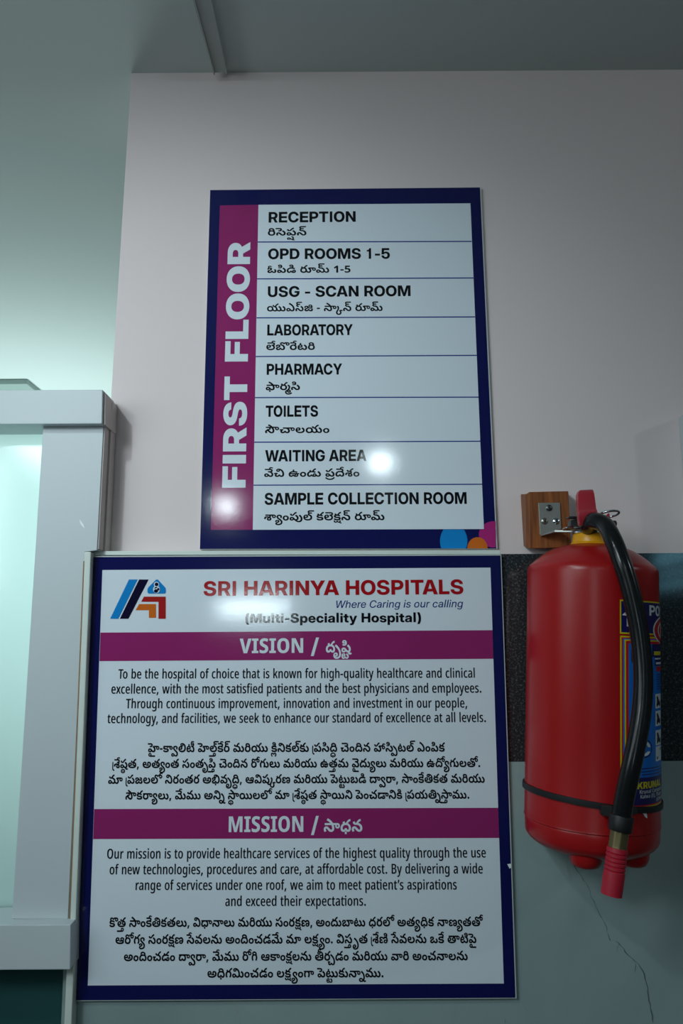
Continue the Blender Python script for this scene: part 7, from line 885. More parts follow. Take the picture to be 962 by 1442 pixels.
# veins of the marble
def vein(pts, w, m):
    path = []
    for i in range(len(pts) - 1):
        a, b = pts[i], pts[i + 1]; n = max(2, int(math.hypot(b[0] - a[0], b[1] - a[1]) / 5))
        for k in range(n):
            t = k / n; path.append((a[0] + (b[0] - a[0]) * t + random.uniform(-1.3, 1.3), a[1] + (b[1] - a[1]) * t + random.uniform(-1, 1)))
    path.append(pts[-1]); vs = []
    for i, (x, y) in enumerate(path):
        h = w * random.uniform(0.4, 1.3) * (0.25 if i in (0, len(path) - 1) else 1)
        vs += [P(x - h, y, DADO - 0.0007), P(x + h, y, DADO - 0.0007)]
    mesh('vein', vs, [(2 * i, 2 * i + 1, 2 * i + 3, 2 * i + 2) for i in range(len(path) - 1)], m, wall)
vein([(790, 1196), (800, 1222), (806, 1240)], 1.5, M['vein_soft'])
vein([(800, 1205), (828, 1248), (838, 1275), (852, 1300), (855, 1312)], 0.5, M['vein'])
vein([(855, 1312), (860, 1324), (872, 1328), (885, 1345), (898, 1357), (908, 1372), (913, 1392), (916, 1415), (920, 1440)], 0.8, M['vein'])
vein([(872, 1328), (869, 1340)], 0.6, M['vein'])
vein([(893, 1352), (897, 1345), (899, 1335)], 0.4, M['vein_soft'])
vein([(895, 1355), (894, 1370)], 0.4, M['vein'])
vein([(908, 1375), (916, 1385), (918, 1396)], 0.4, M['vein_soft'])
vein([(328, 1408), (333, 1425), (340, 1441)], 1.1, M['vein_soft'])
vein([(640, 1418), (641, 1441)], 0.6, M['vein_soft'])
vein([(711, 1434), (712, 1442)], 0.5, M['vein'])
vein([(730, 1408), (741, 1428)], 0.6, M['vein_soft'])

fl = box('floor', (LEFT, FRONT, -0.05), (RIGHT, BACK, 0), M['floor']); fl['kind'] = 'structure'
ce = box('ceiling', (LEFT, FRONT, ROOM_H), (RIGHT, BACK, ROOM_H + 0.05), M['ceiling']); ce['kind'] = 'structure'
o = box('wall_right', (RIGHT, FRONT, 0), (RIGHT + 0.1, BACK, ROOM_H), M['wall']); o['kind'] = 'structure'
o = box('wall_left', (LEFT - 0.1, FRONT, 0), (LEFT, BACK, ROOM_H), M['side']); o['kind'] = 'structure'
o = box('wall_front', (LEFT, FRONT - 0.1, 0), (RIGHT, FRONT, ROOM_H), M['wall']); o['kind'] = 'structure'
o = box('wall_far', (LEFT, BACK, 0), (RIGHT, BACK + 0.1, ROOM_H), M['side']); o['kind'] = 'structure'

# unseen glowing panel with red stripes, added for its reflection in the granite
w2 = box('window_2', (RIGHT - 0.02, -5.45, 2.12), (RIGHT - 0.0005, -4.55, 2.42), M['transom']); w2['kind'] = 'structure'
box('tape', (RIGHT - 0.024, -5.45, 2.25), (RIGHT - 0.0202, -4.55, 2.30), M['maroon_tape'], w2)
box('tape', (RIGHT - 0.024, -5.45, 2.17), (RIGHT - 0.0202, -4.55, 2.21), M['maroon_tape'], w2)

# ceiling track
q = [PZ(272, -2, ROOM_H - 0.012), PZ(298, -2, ROOM_H - 0.012), PZ(320, 101, ROOM_H - 0.012), PZ(301, 102.5, ROOM_H - 0.012)]
ext = lambda a, b, s: a + (a - b) * s
tk = prism('trim_1', [ext(q[0], q[3], 1.5), ext(q[1], q[2], 1.5), q[2], q[3]], (0, 0, 0.012), M['track']); tk['kind'] = 'structure'
def along(t0, t1):
    A, B = ext(q[0], q[3], 1.5), ext(q[1], q[2], 1.5)
    return [A.lerp(B, t0) - Vector((0, 0, .004)), A.lerp(B, t1) - Vector((0, 0, .004)), q[3].lerp(q[2], t1) - Vector((0, 0, .004)), q[3].lerp(q[2], t0) - Vector((0, 0, .004))]
prism('track_lip', along(0, 0.10), (0, 0, 0.006), M['track'], tk)
prism('track_lip', along(0.86, 1.0), (0, 0, 0.006), M['track'], tk)

# grey fixture on the ceiling of the next room
far = PZ(20, 541, ROOM_H)
yf = PZ(38, 541, ROOM_H - 0.02)
fx = thing('ceiling_fixture', 'flat grey fixture on the ceiling of the side room, seen above the white window casing', 'ceiling fixture', (yf.x - 0.4, yf.y + 0.15, ROOM_H - 0.05))
box('housing', (yf.x - 0.8, yf.y, ROOM_H - 0.02), (yf.x, yf.y + 0.5, ROOM_H - 0.0005), M['fixture'], fx, bevel=0.004)

# glazed partition at the left
win = bpy.data.objects.new('window_1', None); C.objects.link(win); win['kind'] = 'structure'
RAIL, STILE, SILL = -0.066, -0.050, -0.072
win.location = (P(60, 1294, STILE).x, 0, P(99, 1365, SILL).z)
rt, rb = P(144.5, 548.5, RAIL), P(143.5, 596.5, RAIL)
prism('top_rail', [(LEFT, RAIL, rt.z), (rt.x, RAIL, rt.z), (rb.x, RAIL, rb.z), (LEFT, RAIL, rb.z)], (0, 0.061, 0), M['casing'], win, bevel=0.0012)
prism('rail_return', [(rt.x, RAIL + 0.006, rt.z - .003), (rt.x, -0.0008, rt.z - .006), (rb.x + .0004, -0.0008, rb.z), (rb.x + .0004, RAIL + 0.006, rb.z)], (0.0025, 0, 0), M['caseside'], win)
s0, s1, s2, s3 = P(61, 596, STILE), P(146, 596, STILE), P(95.5, 1294, STILE), P(16.5, 1294, STILE)
s1b = P(136.5, 775, STILE); s2b = P(119, 777, STILE)
prism('stile', [s0, s1, s1b, s2b, s2, s3], (0, 0.046, 0), M['casing'], win, bevel=0.0008)
prism('stile_edge', [(s1.x + .0002, STILE + .002, s1.z + .006), (s1.x + .0002, -0.0006, s1.z + .006), (s1b.x + .0002, -0.0006, s1b.z + .002), (s1b.x + .0002, STILE + .002, s1b.z + .002)], (0.0015, 0, 0), M['caseside'], win)
prism('stile_bead', [(s1.x + .0006, -0.026, rt.z - 0.008), (s1.x + .0006, -0.0006, rt.z - 0.008), (s1b.x + .0006, -0.0006, s1b.z + .002), (s1b.x + .0006, -0.026, s1b.z + .002)], (0.004, 0, 0), M['caseside'], win)
k0, k1, k2, k3 = P(0, 1303, SILL), P(99.5, 1302, SILL), P(98.5, 1365.5, SILL), P(0, 1364, SILL)
prism('sill', [(LEFT, SILL, k1.z), (k1.x, SILL, k1.z), (k2.x, SILL, k2.z), (LEFT, SILL, k2.z)], (0, 0.0715, 0), M['casing'], win, bevel=0.0012)
prism('head_strip', [(LEFT, -0.012, P(30, 607.5, -0.012).z), (P(60.5, 607.5, -0.012).x, -0.012, P(30, 607.5, -0.012).z), (P(61, 596, -0.012).x + .02, -0.012, rb.z + .01), (LEFT, -0.012, rb.z + .01)], (0, 0.02, 0), M['casing'], win)
gp = prism('glass_pane', [(LEFT, 0.0, k1.z), (s3.x + .03, 0.0, k1.z), (s0.x + .03, 0.0, rb.z + 0.02), (LEFT, 0.0, rb.z + 0.02)], (0, 0.006, 0), M['frost'], win)
prism('lower_panel', [(LEFT, -0.010, 0.0), (P(86, 1420, -0.01).x, -0.010, 0.0), (P(89, 1366, -0.010).x, -0.010, k2.z), (LEFT, -0.010, k2.z)], (0, 0.02, 0), M['teal'], win)
mesh('scratch_mark', [P(x, y, STILE - 0.0006) for x, y in ((111.8, 731.5), (113.5, 733), (117.5, 738), (119.6, 744), (116.5, 742), (113, 737.5))], [(0, 1, 2, 3, 4, 5)], M['chip'], win)

# casing at the right edge of the view
rx = P(956.5, 600, 0).x
o = box('trim_2', (rx, -0.045, TOPZ), (rx + 0.12, -0.0005, P(956, 588, 0).z), M['casing'], None, bevel=0.001); o['kind'] = 'structure'
box('baseboard_back', (xb, DADO - 0.012, 0), (RIGHT - .001, DADO - 0.0006, 0.1), M['granite'])['kind'] = 'structure'

# ------------------------------------------------------------------ the two notice boards
def layer(name, quad, Y, m, parent, n=0):
    return mesh(name, [P(x, y, Y) for x, y in quad], [tuple(range(len(quad)))], m, parent)
def place_line(line, Y, slant=0.0):
    xl_, yl_, xr_, yr_, size = line[1:6]; x0, x1 = 2 * line[6], 2 * line[7]
    A, B = P(xl_, yl_, Y), P(xr_, yr_, Y); U = (B - A) / (x1 - x0)
    xm, ym = (xl_ + xr_) / 2, (yl_ + yr_) / 2
    h = (P(xm, ym - size, Y) - P(xm, ym, Y)).z / 1000
    if slant:
        x1s = x1 + slant * 700; U = (B - A) / (x1s - x0)
    return lambda u, v: A + U * (u - x0 + slant * v) + Vector((0, 0, h * v))

# directory board
YB = -0.0055
q = [(296, 267.6), (676, 263.9), (699, 772.5), (281.5, 773)]
bt = [P(x, y, YB) for x, y in q]
board = thing('directory_board', 'upper notice board listing first floor rooms beside a maroon side band, above the mission board', 'sign', ((bt[0].x + bt[1].x) / 2, 0, bt[2].z))
mesh_q = [P(x, y, YB) for x, y in [(296, 267.6), (677.4, 263.7), (700.6, 773), (281.5, 773.4)]]
prism('panel', mesh_q, (0, 0.0052, 0), M['edge'], board)
layer('border', q, YB - 0.0002, M['navy'], board)
layer('side_band', [(309.7, 289.3), (364, 288.3), (356, 746), (297, 746)], YB - 0.0004, M['maroon'], board)
layer('white_field', [(364, 288.3), (662.6, 286.3), (681.6, 745), (356, 746)], YB - 0.0004, M['white'], board)
for (xa_, ya_, xb_, yb_) in [(363.2, 340.8, 664.4, 339.9), (362.2, 392.7, 666.8, 391.4), (361.3, 447.6, 669, 446.2), (360.2, 502, 671.4, 500.4), (359.2, 559.9, 674, 559.2), (358.2, 622.7, 676.6, 621.3), (357.2, 683.2, 679, 681.9)]:
    layer('divider_line', [(xa_, ya_ - .75), (xb_, yb_ - .75), (xb_, yb_ + .75), (xa_, ya_ + .75)], YB - 0.0006, M['line'], board)
for ln in LINES:
    if ln[0] == 0: lettering(ln, place_line(ln, YB - 0.0006), M['black'], board)
X = dict(zip(('FIRST', 'FLOOR', 'POWDER', 'KRUNAL', 'Krunal Compound,', 'Kalwa (E), Thane - 40', '(INDIA)', 'E'), [ln for ln in LINES if ln[0] == 9]))
def rotated(ln, pbot, ptop, cap_px, Y):
    A, B = P(*pbot, Y), P(*ptop, Y); x0, x1 = 2 * ln[6], 2 * ln[7]; U = (B - A) / (x1 - x0)
    h = (P(pbot[0], pbot[1], Y) - P(pbot[0] - cap_px, pbot[1], Y)).x / 727
    return lambda u, v: A + U * (u - x0) + Vector((-h * v, 0, 0))
lettering(X['FIRST'], rotated(X['FIRST'], (345.8, 686.8), (348.6, 530), 33, YB - .0006), M['white'], board)
lettering(X['FLOOR'], rotated(X['FLOOR'], (349, 509), (352.7, 340.8), 32.3, YB - .0006), M['white'], board)
def disc(parent, cx_, cy_, rx_, ry_, boxes, Y, m):
    vs, fs = [], []
    circ = [(cx_ + rx_ * math.cos(i * math.pi / 24), cy_ + ry_ * math.sin(i * math.pi / 24)) for i in range(48)]
    for b in boxes:
        p = clip(circ, b)
        if p: s = len(vs); vs += [P(x, y, Y) for x, y in p]; fs.append(tuple(range(s, s + len(p))))
    mesh('corner_disc', vs, fs, m, parent)
BX = [(281, 698.4, 745.6, 772.3), (682.2, 698.0, 700, 745.6)]
disc(board, 639, 762, 19.3, 24, BX, YB - .0005, M['skyblue'])
disc(board, 695, 752.5, 20.5, 18.5, BX, YB - .0005, M['magenta'])
disc(board, 672.5, 772, 14.3, 15.5, BX, YB - .0007, M['orange'])
mesh('scuff_mark', [P(x, y, YB - .0008) for x, y in ((398, 762), (401, 761), (404.5, 763), (403, 767), (400, 766.5))], [(0, 1, 2, 3, 4)], M['navy'], board)

# vision and mission board
YV = DADO - 0.0065
q = [(131, 784.5), (705, 782.2), (726, 1405), (107, 1408.7)]
bt = [P(x, y, YV) for x, y in q]
vb = thing('mission_board', 'large lower notice board with hospital logo, vision and mission text under maroon bands', 'sign', ((bt[0].x + bt[1].x) / 2, DADO, bt[2].z))
prism('panel', [P(x, y, YV) for x, y in [(129.8, 783), (706, 780.8), (727.6, 1406), (106.5, 1409.6)]], (0, 0.0059, 0), M['edge'], vb)
layer('border', q, YV - 0.0002, M['navy'], vb)
layer('white_field', [(144.2, 802.7), (690.8, 799.3), (709.6, 1385), (123.6, 1387.8)], YV - 0.0004, M['white'], vb)
layer('title_band', [(141.4, 890.8), (693.6, 887.4), (694.9, 927.7), (140.1, 931)], YV - 0.0006, M['maroon'], vb)
layer('title_band', [(132.6, 1139.3), (701.6, 1137.5), (703, 1180), (131.1, 1181.6)], YV - 0.0006, M['maroon'], vb)
for ln in LINES:
    if ln[0] not in (1, 2, 3, 4): continue
    lettering(ln, place_line(ln, YV - 0.0008, 0.2 if ln[0] == 3 else 0.0), M[('black', 'red', 'blueink', 'white')[ln[0] - 1]], vb)
# logo
lg = bpy.data.objects.new('logo', None); C.objects.link(lg); lg.parent = vb
LX = lambda x: 145 + x / 9.62
LY = lambda y: 805 + y / 9.62
def lp(name, pts, m, dy=0.0008): mesh(name, [P(LX(x), LY(y), YV - dy) for x, y in pts], [tuple(range(len(pts)))], m, lg)
lp('logo_bar', [(352, 106), (470, 106), (208, 638), (97, 638)], M['skyblue'])
lp('logo_bar', [(490, 106), (618, 106), (345, 638), (228, 638)], M['ink'])
lp('logo_beam', [(555, 338), (850, 338), (850, 638), (752, 638), (752, 408), (518, 408)], M['brick'])
lp('logo_beam', [(490, 438), (718, 438), (718, 625), (622, 625), (622, 522), (442, 522)], M['orange'])
lp('logo_roof', [(732, 106), (745, 108), (845, 215), (852, 240), (852, 280), (838, 298), (618, 298), (603, 282), (603, 240), (612, 215), (720, 108)], M['skyblue'])
cir = lambda x, y, r, ry=None: [(x + r * math.cos(i * math.pi / 14), y + (ry or r) * math.sin(i * math.pi / 14)) for i in range(28)]
lp('logo_head', cir(725, 172, 35), M['white'], 0.0010)
lp('logo_head', cir(725, 240, 46, 52), M['white'], 0.0011)
lp('logo_head', cir(726, 172, 25), M['ink'], 0.0013)
lp('logo_head', cir(750, 238, 17), M['ink'], 0.0013)
lp('logo_head', cir(718, 262, 28, 24), M['ink'], 0.0014)
lp('logo_head', [(697, 235), (700, 215), (722, 205), (742, 212), (728, 222), (712, 226)], M['ink'], 0.0013)
mesh('edge_chip', [P(x, y, YV - .0009) for x, y in ((714.5, 1217), (720, 1216), (720.6, 1222), (717.5, 1223))], [(0, 1, 2, 3)], M['chip'], vb)

# ------------------------------------------------------------------ extinguisher bracket
YW = -0.041
f4 = [P(745, 692.5, YW), P(800.5, 691.5, YW), P(804.5, 771, YW), P(745.5, 772.5, YW)]
bk = [P(733, 696, -.0008), P(798, 694, -.0008), P(801, 770, -.0008), P(737.5, 769, -.0008)]
f2 = [P(740, 697, YW + .008), P(741.5, 771, YW + .008)]
br = thing('wall_bracket', 'square stained wooden wall block with a steel hanger plate beside the extinguisher handle', 'bracket', (f4[2].x - .03, 0, f4[2].z))
vs = [f4[0], f4[1], f4[2], f4[3], f2[1], f2[0], bk[0], bk[1], bk[2], bk[3]]
mesh('wooden_block', vs, [(0, 1, 2, 3), (0, 3, 4, 5), (5, 4, 9, 6), (1, 7, 8, 2), (0, 5, 6, 7, 1), (3, 2, 8, 9, 4), (6, 9, 8, 7)], M['wood'], br, bevel=0.0012)
YP = YW - 0.0030
pl = prism('steel_plate', [P(758.3, 708, YP), P(788.5, 707.7, YP), P(790.5, 745, YP), P(760.8, 753, YP)], (0, 0.0026, 0), M['steel'], br, bevel=0.0004)
NECK = P(833.5, 767.5, -0.102)
t0, t1 = P(761, 752.5, YP), P(789, 749, YP)
t2, t3 = P(806, 746.5, -0.088), P(781, 746.5, -0.072)
mesh('hanger_tab', [t0, t1, t2, t3] + [v - Vector((0, 0, .0026)) for v in (t0, t1, t2, t3)], BOXF, M['steel'], br)
for sx, sy, m in ((773.5, 715.3, 'hole'), (767, 734, 'screw'), (783.3, 734, 'chrome')):
    c = P(sx, sy, YP - 0.0003); T = Matrix.Translation(c) @ Matrix.Rotation(math.pi / 2, 4, 'X')
    v, f = lathe_data([(.0048, 0), (.0048, .0006), (.0036, .0016), (.0014, .0020), (.0012, .0008)], 20, T)
    sc_ = mesh('screw', v, f, M['darksteel'] if m == 'hole' else M[m], br, smooth=40)
    v, f = lathe_data([(.0015, .0019), (.0015, .0023)], 12, T)
    mesh('screw_recess', v, f, M['hole'], sc_)

# ------------------------------------------------------------------ fire extinguisher
RAD = 0.0857
TX = Matrix.Translation(NECK) @ Matrix.Rotation(math.radians(2.8), 4, 'Y') @ Matrix.Rotation(math.radians(1.5), 4, 'X')
fe = thing('fire_extinguisher', 'red fire extinguisher with black hose, hung on the wooden bracket right of the notice boards', 'fire extinguisher', NECK)
L = lambda x, y, z: TX @ Vector((x, y, z))
TXI = TX.inverted()
def zloc(px, py, Y): return (TXI @ P(px, py, Y)).z
ZSH = -0.034
ZB = -0.362                      # lower weld seam
prof = [(0.020, 0.002), (0.029, 0.0), (0.034, -0.0025)]
for i in range(1, 9):
    t = i / 8; prof.append((0.034 + (RAD - 0.0055 - 0.034) * t, -0.0025 - 0.0255 * t ** 1.75))
prof += [(RAD - 0.0032, -0.0300), (RAD - 0.0013, -0.0328), (RAD - 0.0003, -0.0362), (RAD, -0.040), (RAD, -0.055), (RAD, -0.15), (RAD, -0.25), (RAD, ZB + 0.004), (RAD + 0.0006, ZB + 0.0015), (RAD - 0.0012, ZB), (RAD - .0006, ZB - 0.002)]
for i in range(1, 11):
    a = i / 10 * math.pi / 2; prof.append((0.040 + (RAD - .0008 - 0.040) * math.cos(a), ZB - 0.014 - 0.023 * math.sin(a)))
prof.append((0.0005, ZB - 0.037))
prof = prof[::-1]
v, f = lathe_data(prof, 96, TX, cap=False)
cyl = mesh('cylinder', v, f, M['red_paint'], fe, smooth=50)
for foot_angle in (247, 322, 90):
    a = math.radians(foot_angle); cx_, cy_ = 0.054 * math.cos(a), 0.052 * math.sin(a)
    T = TX @ Matrix.Translation((cx_, cy_, 0))
    v, f = lathe_data([(0.0005, ZB - .047), (0.012, ZB - .0465), (0.017, ZB - .044), (0.020, ZB - .038), (0.021, ZB - .030), (0.022, ZB - .02)], 28, T, cap=False)
    mesh('foot', v, f, M['red_paint'], fe, smooth=50)
v, f = lathe_data([(0.0300, -0.0025), (0.0290, 0.0005), (0.0265, 0.003), (0.0255, 0.0125), (0.0242, 0.0142), (0.012, 0.0148)], 48, TX)
mesh('collar', v, f, M['yellow'], fe, smooth=35)
v, f = lathe_data([(0.0240, 0.0143), (0.0252, 0.0150), (0.0252, 0.0172), (0.0235, 0.0182), (0.008, 0.0198)], 40, TX)
mesh('neck_ring', v, f, M['chrome'], fe, smooth=35)
v, f = lathe_data([(0.0105, 0.0195), (0.0105, 0.024), (0.0125, 0.025), (0.0125, 0.034), (0.010, 0.036), (0.010, 0.044), (0.006, 0.046)], 32, TX)
mesh('valve', v, f, M['brass'], fe, smooth=35)
# lower lever: chrome carrying handle towards the bracket and back
YH = -0.115
prism('carry_handle', [P(797, 741.5, YH), P(818, 740, YH), P(838, 740, YH), P(838, 744.2, YH), P(818, 744.8, YH), P(798, 744.8, YH)], (0, 0.020, 0.0), M['chrome'], fe, bevel=0.0012)
prism('lever_hinge', [P(803, 733, -.11), P(822, 728.5, -.11), P(822, 742, -.11), P(802.5, 742, -.11)], (0, 0.012, 0), M['darksteel'], fe, bevel=0.001)
prism('lever_plate', [P(801, 726.8, -.115), P(820, 726.8, -.115), P(820, 729.2, -.115), P(801, 729.2, -.115)], (0, 0.014, 0), M['darksteel'], fe, bevel=0.0006)
# squeeze lever, red sleeve: bent, the lower lip is upright and the long face leans back
rows = [((817.5, 740), (842, 740), -.140), ((816.0, 731), (841.8, 730), -.146), ((815.2, 720.5), (841.4, 719.0), -.147), ((814.6, 717.5), (840, 716), -.141), ((814.2, 696), (837.4, 695.5), -.130), ((815.8, 691), (835.8, 690), -.126), ((817.5, 690), (834, 689.2), -.122)]
vs = []
for a, b, y in rows: vs += [P(*a, y), P(*b, y)]
nv = len(vs); vs += [p + Vector((0, 0.011, 0)) for p in vs]
fs = [(2 * i, 2 * i + 1, 2 * i + 3, 2 * i + 2) for i in range(len(rows) - 1)]
fs += [tuple(x + nv for x in q_) for q_ in fs]
fs += [(2 * i, 2 * i + 2, 2 * i + 2 + nv, 2 * i + nv) for i in range(len(rows) - 1)] + [(2 * i + 1, 2 * i + 3, 2 * i + 3 + nv, 2 * i + 1 + nv) for i in range(len(rows) - 1)]
fs += [(0, 1, 1 + nv, nv), (nv - 2, nv - 1, 2 * nv - 1, 2 * nv - 2)]
mesh('squeeze_lever', vs, fs, M['lever'], fe, bevel=0.0008, smooth=35)
# safety pin ring
c = P(857, 724.3, -.13); rr = (P(872, 724, -.13) - P(843, 724, -.13)).length / 2
ring = [c + Vector((rr * math.cos(i * math.pi / 16), -0.9 * rr * math.sin(i * math.pi / 16), rr * 0.10 * math.cos(i * math.pi / 16) + 0.2 * rr * math.sin(i * math.pi / 16))) for i in range(32)]
v, f = tube_data(ring, 0.0016, 10, closed=True); pr = mesh('pin_ring', v, f, M['chrome'], fe, smooth=60)
pth = [P(836, 731, -.128), P(845, 728, -.128), P(850, 726.5, -.128)]
v, f = tube_data(pth, 0.0012, 8); mesh('pin', v, f, M['chrome'], fe, smooth=60)
prism('seal_tag', [P(853.5, 726, -.143), P(857.5, 722.5, -.143), P(859, 725, -.143), P(856.5, 732.5, -.143), P(852, 732.5, -.143)], (0, 0.002, 0), M['lever'], fe, label='small red seal tag on the pin ring')
c = P(864, 737.5, -.11); T = Matrix.Translation(c) @ Matrix.Rotation(math.pi / 2, 4, 'Y')
v, f = lathe_data([(.0030, -.02), (.0030, -.003), (.0045, -.002), (.0045, .003), (.003, .004)], 20, T); mesh('pressure_port', v, f, M['darksteel'], fe, smooth=40)
# hose
def HP(px, py, Y): return P(px, py, Y)
hose = [HP(832, 747, -.112), HP(828.5, 739, -.130), HP(837, 733.5, -.148), HP(852, 740, -.165), HP(864, 761, -.186), HP(875, 790, -.196), HP(885, 820, -.200), HP(894, 856, -.203), HP(901, 895, -.205), HP(905.5, 940, -.208), HP(905, 985, -.212), HP(899.5, 1030, -.216), HP(890.5, 1075, -.218), HP(881.5, 1115, -.216), HP(875.5, 1148, -.214)]
path = smooth_path(hose, 8)
v, f = tube_data(path, 0.0114, 28); mesh('hose', v, f, M['rubber'], fe, smooth=60)
e0, e1 = HP(875.5, 1150, -.214), HP(863, 1245, -.216)
ax = (e1 - e0).normalized()
def seg_parts(name, prof_, m, **k):
    """lathe along the hose end: profile in (radius, distance from e0)"""
    q_ = Vector((0, 0, 1)).rotation_difference(ax).to_matrix().to_4x4()
    v, f = lathe_data(prof_, 40, Matrix.Translation(e0) @ q_); return mesh(name, v, f, m, fe, smooth=40, **k)
pxm = (HP(869, 1200, -.215) - e0).length / 50.4
seg_parts('clip_sleeve', [(.0118, -2 * pxm), (.0136, -1.5 * pxm), (.0140, 0), (.0136, 12 * pxm), (.0134, 19 * pxm), (.0128, 20.5 * pxm), (.011, 20.5 * pxm)], M['strap'])
# crimped ferrule
q_ = Vector((0, 0, 1)).rotation_difference(ax).to_matrix().to_4x4(); TF = Matrix.Translation(e0) @ q_
vs, fs = [], []
for j, d in enumerate((18, 22, 40, 44, 47)):
    for i in range(64):
        a = 2 * math.pi * i / 64; r = 0.0106 * (1 - 0.045 * (0.5 + 0.5 * math.cos(a * 8)) * (1 if 0 < j < 4 else 0.2))
        vs.append(TF @ Vector((r * math.cos(a), r * math.sin(a), d * pxm)))
for j in range(4):
    for i in range(64): k = (i + 1) % 64; fs.append((j * 64 + i, j * 64 + k, j * 64 + 64 + k, j * 64 + 64 + i))
mesh('ferrule', vs, fs, M['brass'], fe, smooth=60)
pn = [(.0102, 44 * pxm), (.0116, 44.5 * pxm), (.0118, 48 * pxm)]
for k in range(5):
    d = 52 + k * 6; pn += [(.0119, (d - 1.4) * pxm), (.0108, d * pxm), (.0119, (d + 1.4) * pxm)]
pn += [(.0122, 84 * pxm), (.0119, 110 * pxm), (.0100, 110 * pxm), (.0096, 90 * pxm)]
nz = seg_parts('nozzle', pn, M['nozzle'])
# strap around the cylinder and the loop that holds the hose
ZS = ZB + 0.0345
v, f = [], []
for j, (r, z) in enumerate(((RAD + .0004, ZS - .0038), (RAD + .0028, ZS - .0036), (RAD + .0030, ZS), (RAD + .0028, ZS + .0036), (RAD + .0004, ZS + .0038))):
    for i in range(96): a = 2 * math.pi * i / 96; v.append(L(r * math.cos(a), r * math.sin(a), z + 0.0010 * math.sin(a * 2) - 0.0045 * math.cos(a)))
for j in range(4):
    for i in range(96): k = (i + 1) % 96; f.append((j * 96 + i, j * 96 + k, j * 96 + 96 + k, j * 96 + 96 + i))
mesh('strap', v, f, M['strap'], fe, smooth=50)
prism('strap_buckle', [HP(846, 1134, -.186), HP(862, 1135, -.2), HP(862, 1152, -.2), HP(846, 1148, -.186)], (0.002, 0.010, 0), M['strap'], fe, bevel=0.0012)
prism('strap_buckle', [HP(886, 1140, -.2), HP(898, 1137, -.18), HP(898, 1146, -.18), HP(886, 1150, -.2)], (-0.002, 0.014, 0), M['strap'], fe, bevel=0.0012)
prism('paint_chip', [L((RAD + .0004) * math.sin(a), -(RAD + .0004) * math.cos(a), z) for a, z in ((.47, ZS - .006), (.56, ZS - .0075), (.58, ZS - .014), (.53, ZS - .012))], (0.0001, 0.0003, 0), M['chip'], fe)

# label wrapped on the cylinder
def cylpt(a, z, off): a = math.radians(a); return L((RAD + off) * math.sin(a), -(RAD + off) * math.cos(a), z)
def ang(px): return math.degrees(math.asin(max(-1, min(1, (px - 833.9) / 94.5)))) - 17.4
def zl(py):
    return zloc(880 + 6 * (py - 850) / 250, py, -.160)
lab = bpy.data.objects.new('label', None); C.objects.link(lab); lab.parent = fe
def patch(name, a0, a1, y0, y1, m, off, ins=0.0):
    n = max(2, int(abs(a1 - a0) / 4)); vs = []
    for i in range(n + 1):
        a = a0 + (a1 - a0) * i / n
        vs += [cylpt(a, zl(y0) - ins, off), cylpt(a, zl(y1) + ins, off)]
    return mesh(name, vs, [(2 * i, 2 * i + 1, 2 * i + 3, 2 * i + 2) for i in range(n)], m, lab)
def shape(name, pts, m, off):
    """pts in (angle, photo row)"""
    V, T = fill_shape([[(a, -y) for a, y in pts]])
    return mesh(name, [cylpt(a, zl(-y), off) for a, y in V], T, m, lab)
A0, A1 = ang(871.5), 115
patch('label_border', A0, A1, 845.5, 892.5, M['lab_yellow'], .0003)
patch('label_field', ang(873.2), A1 - 1.5, 847.5, 890.3, M['lab_navy'], .0005)
ac = 17.5
shape('label_arrow', [(ang(874.3), 866.5), (ac, 853), (2 * ac - ang(874.3), 866.5), (ac + 5.5, 867.5), (ac + 5.5, 882), (ac - 5.5, 882), (ac - 5.5, 867.5)], M['lab_white'], .0007)
shape('label_arrow', [(ang(877.5), 865), (ac, 857), (2 * ac - ang(877.5), 865), (ac + 3.9, 866), (ac + 3.9, 880.3), (ac - 3.9, 880.3), (ac - 3.9, 866)], M['lab_red'], .0009)
shape('label_flame', [(ac - 2, 879), (ac - 3, 871), (ac - 1.5, 865), (ac - .5, 870), (ac + 1, 862), (ac + 2.5, 871), (ac + 2, 879)], M['orange'], .0011)
def wrap_text(ln, a0, a1, ybase, cap, m, off, capu=727.0):
    x0, x1 = 2 * ln[6], 2 * ln[7]; zb = zl(ybase); k = (zl(ybase - cap) - zb) / capu
    return lettering(ln, lambda u, v: cylpt(a0 + (a1 - a0) * (u - x0) / (x1 - x0), zb + k * v, off), m, lab)
wrap_text(X['POWDER'], ang(911), 112, 865.5, 14.5, M['lab_white'], .0007)
for r_, m_, o_ in ((25, 'lab_white', .0007), (22.5, 'lab_red', .0009), (15, 'lab_white', .0011), (12.5, 'lab_red', .0013)):
    shape('label_roundel', [(68 + r_ * math.cos(i * math.pi / 16), 885.5 + r_ * .78 * math.sin(i * math.pi / 16)) for i in range(32)], M[m_], o_)
shape('label_roundel', [(63, 894), (63, 877), (70, 877), (73, 881), (70, 886), (74, 894), (70.5, 894), (67, 887), (66, 887), (66, 894)], M['lab_white'], .0015)
patch('label_border', A0 + .2, A1, 895.2, 1139, M['lab_yellow'], .0003)
patch('label_border', ang(873.6) , A1 - 1, 897.2, 1137.0, M['lab_red'], .0004)
patch('label_border', ang(875.4), A1 - 2, 898.6, 1135.4, M['lab_blue'], .0005)
patch('label_border', ang(877.3), A1 - 3, 900.0, 1134.0, M['lab_yellow'], .0006)
patch('label_border', ang(879.2), A1 - 4, 901.8, 1132.4, M['lab_red'], .0007)
patch('label_field', ang(882.5), A1 - 5, 905.3, 1092, M['lab_blue'], .0008)
patch('label_field', ang(883.5), A1 - 5, 1092, 1130.3, M['lab_navy'], .0008)
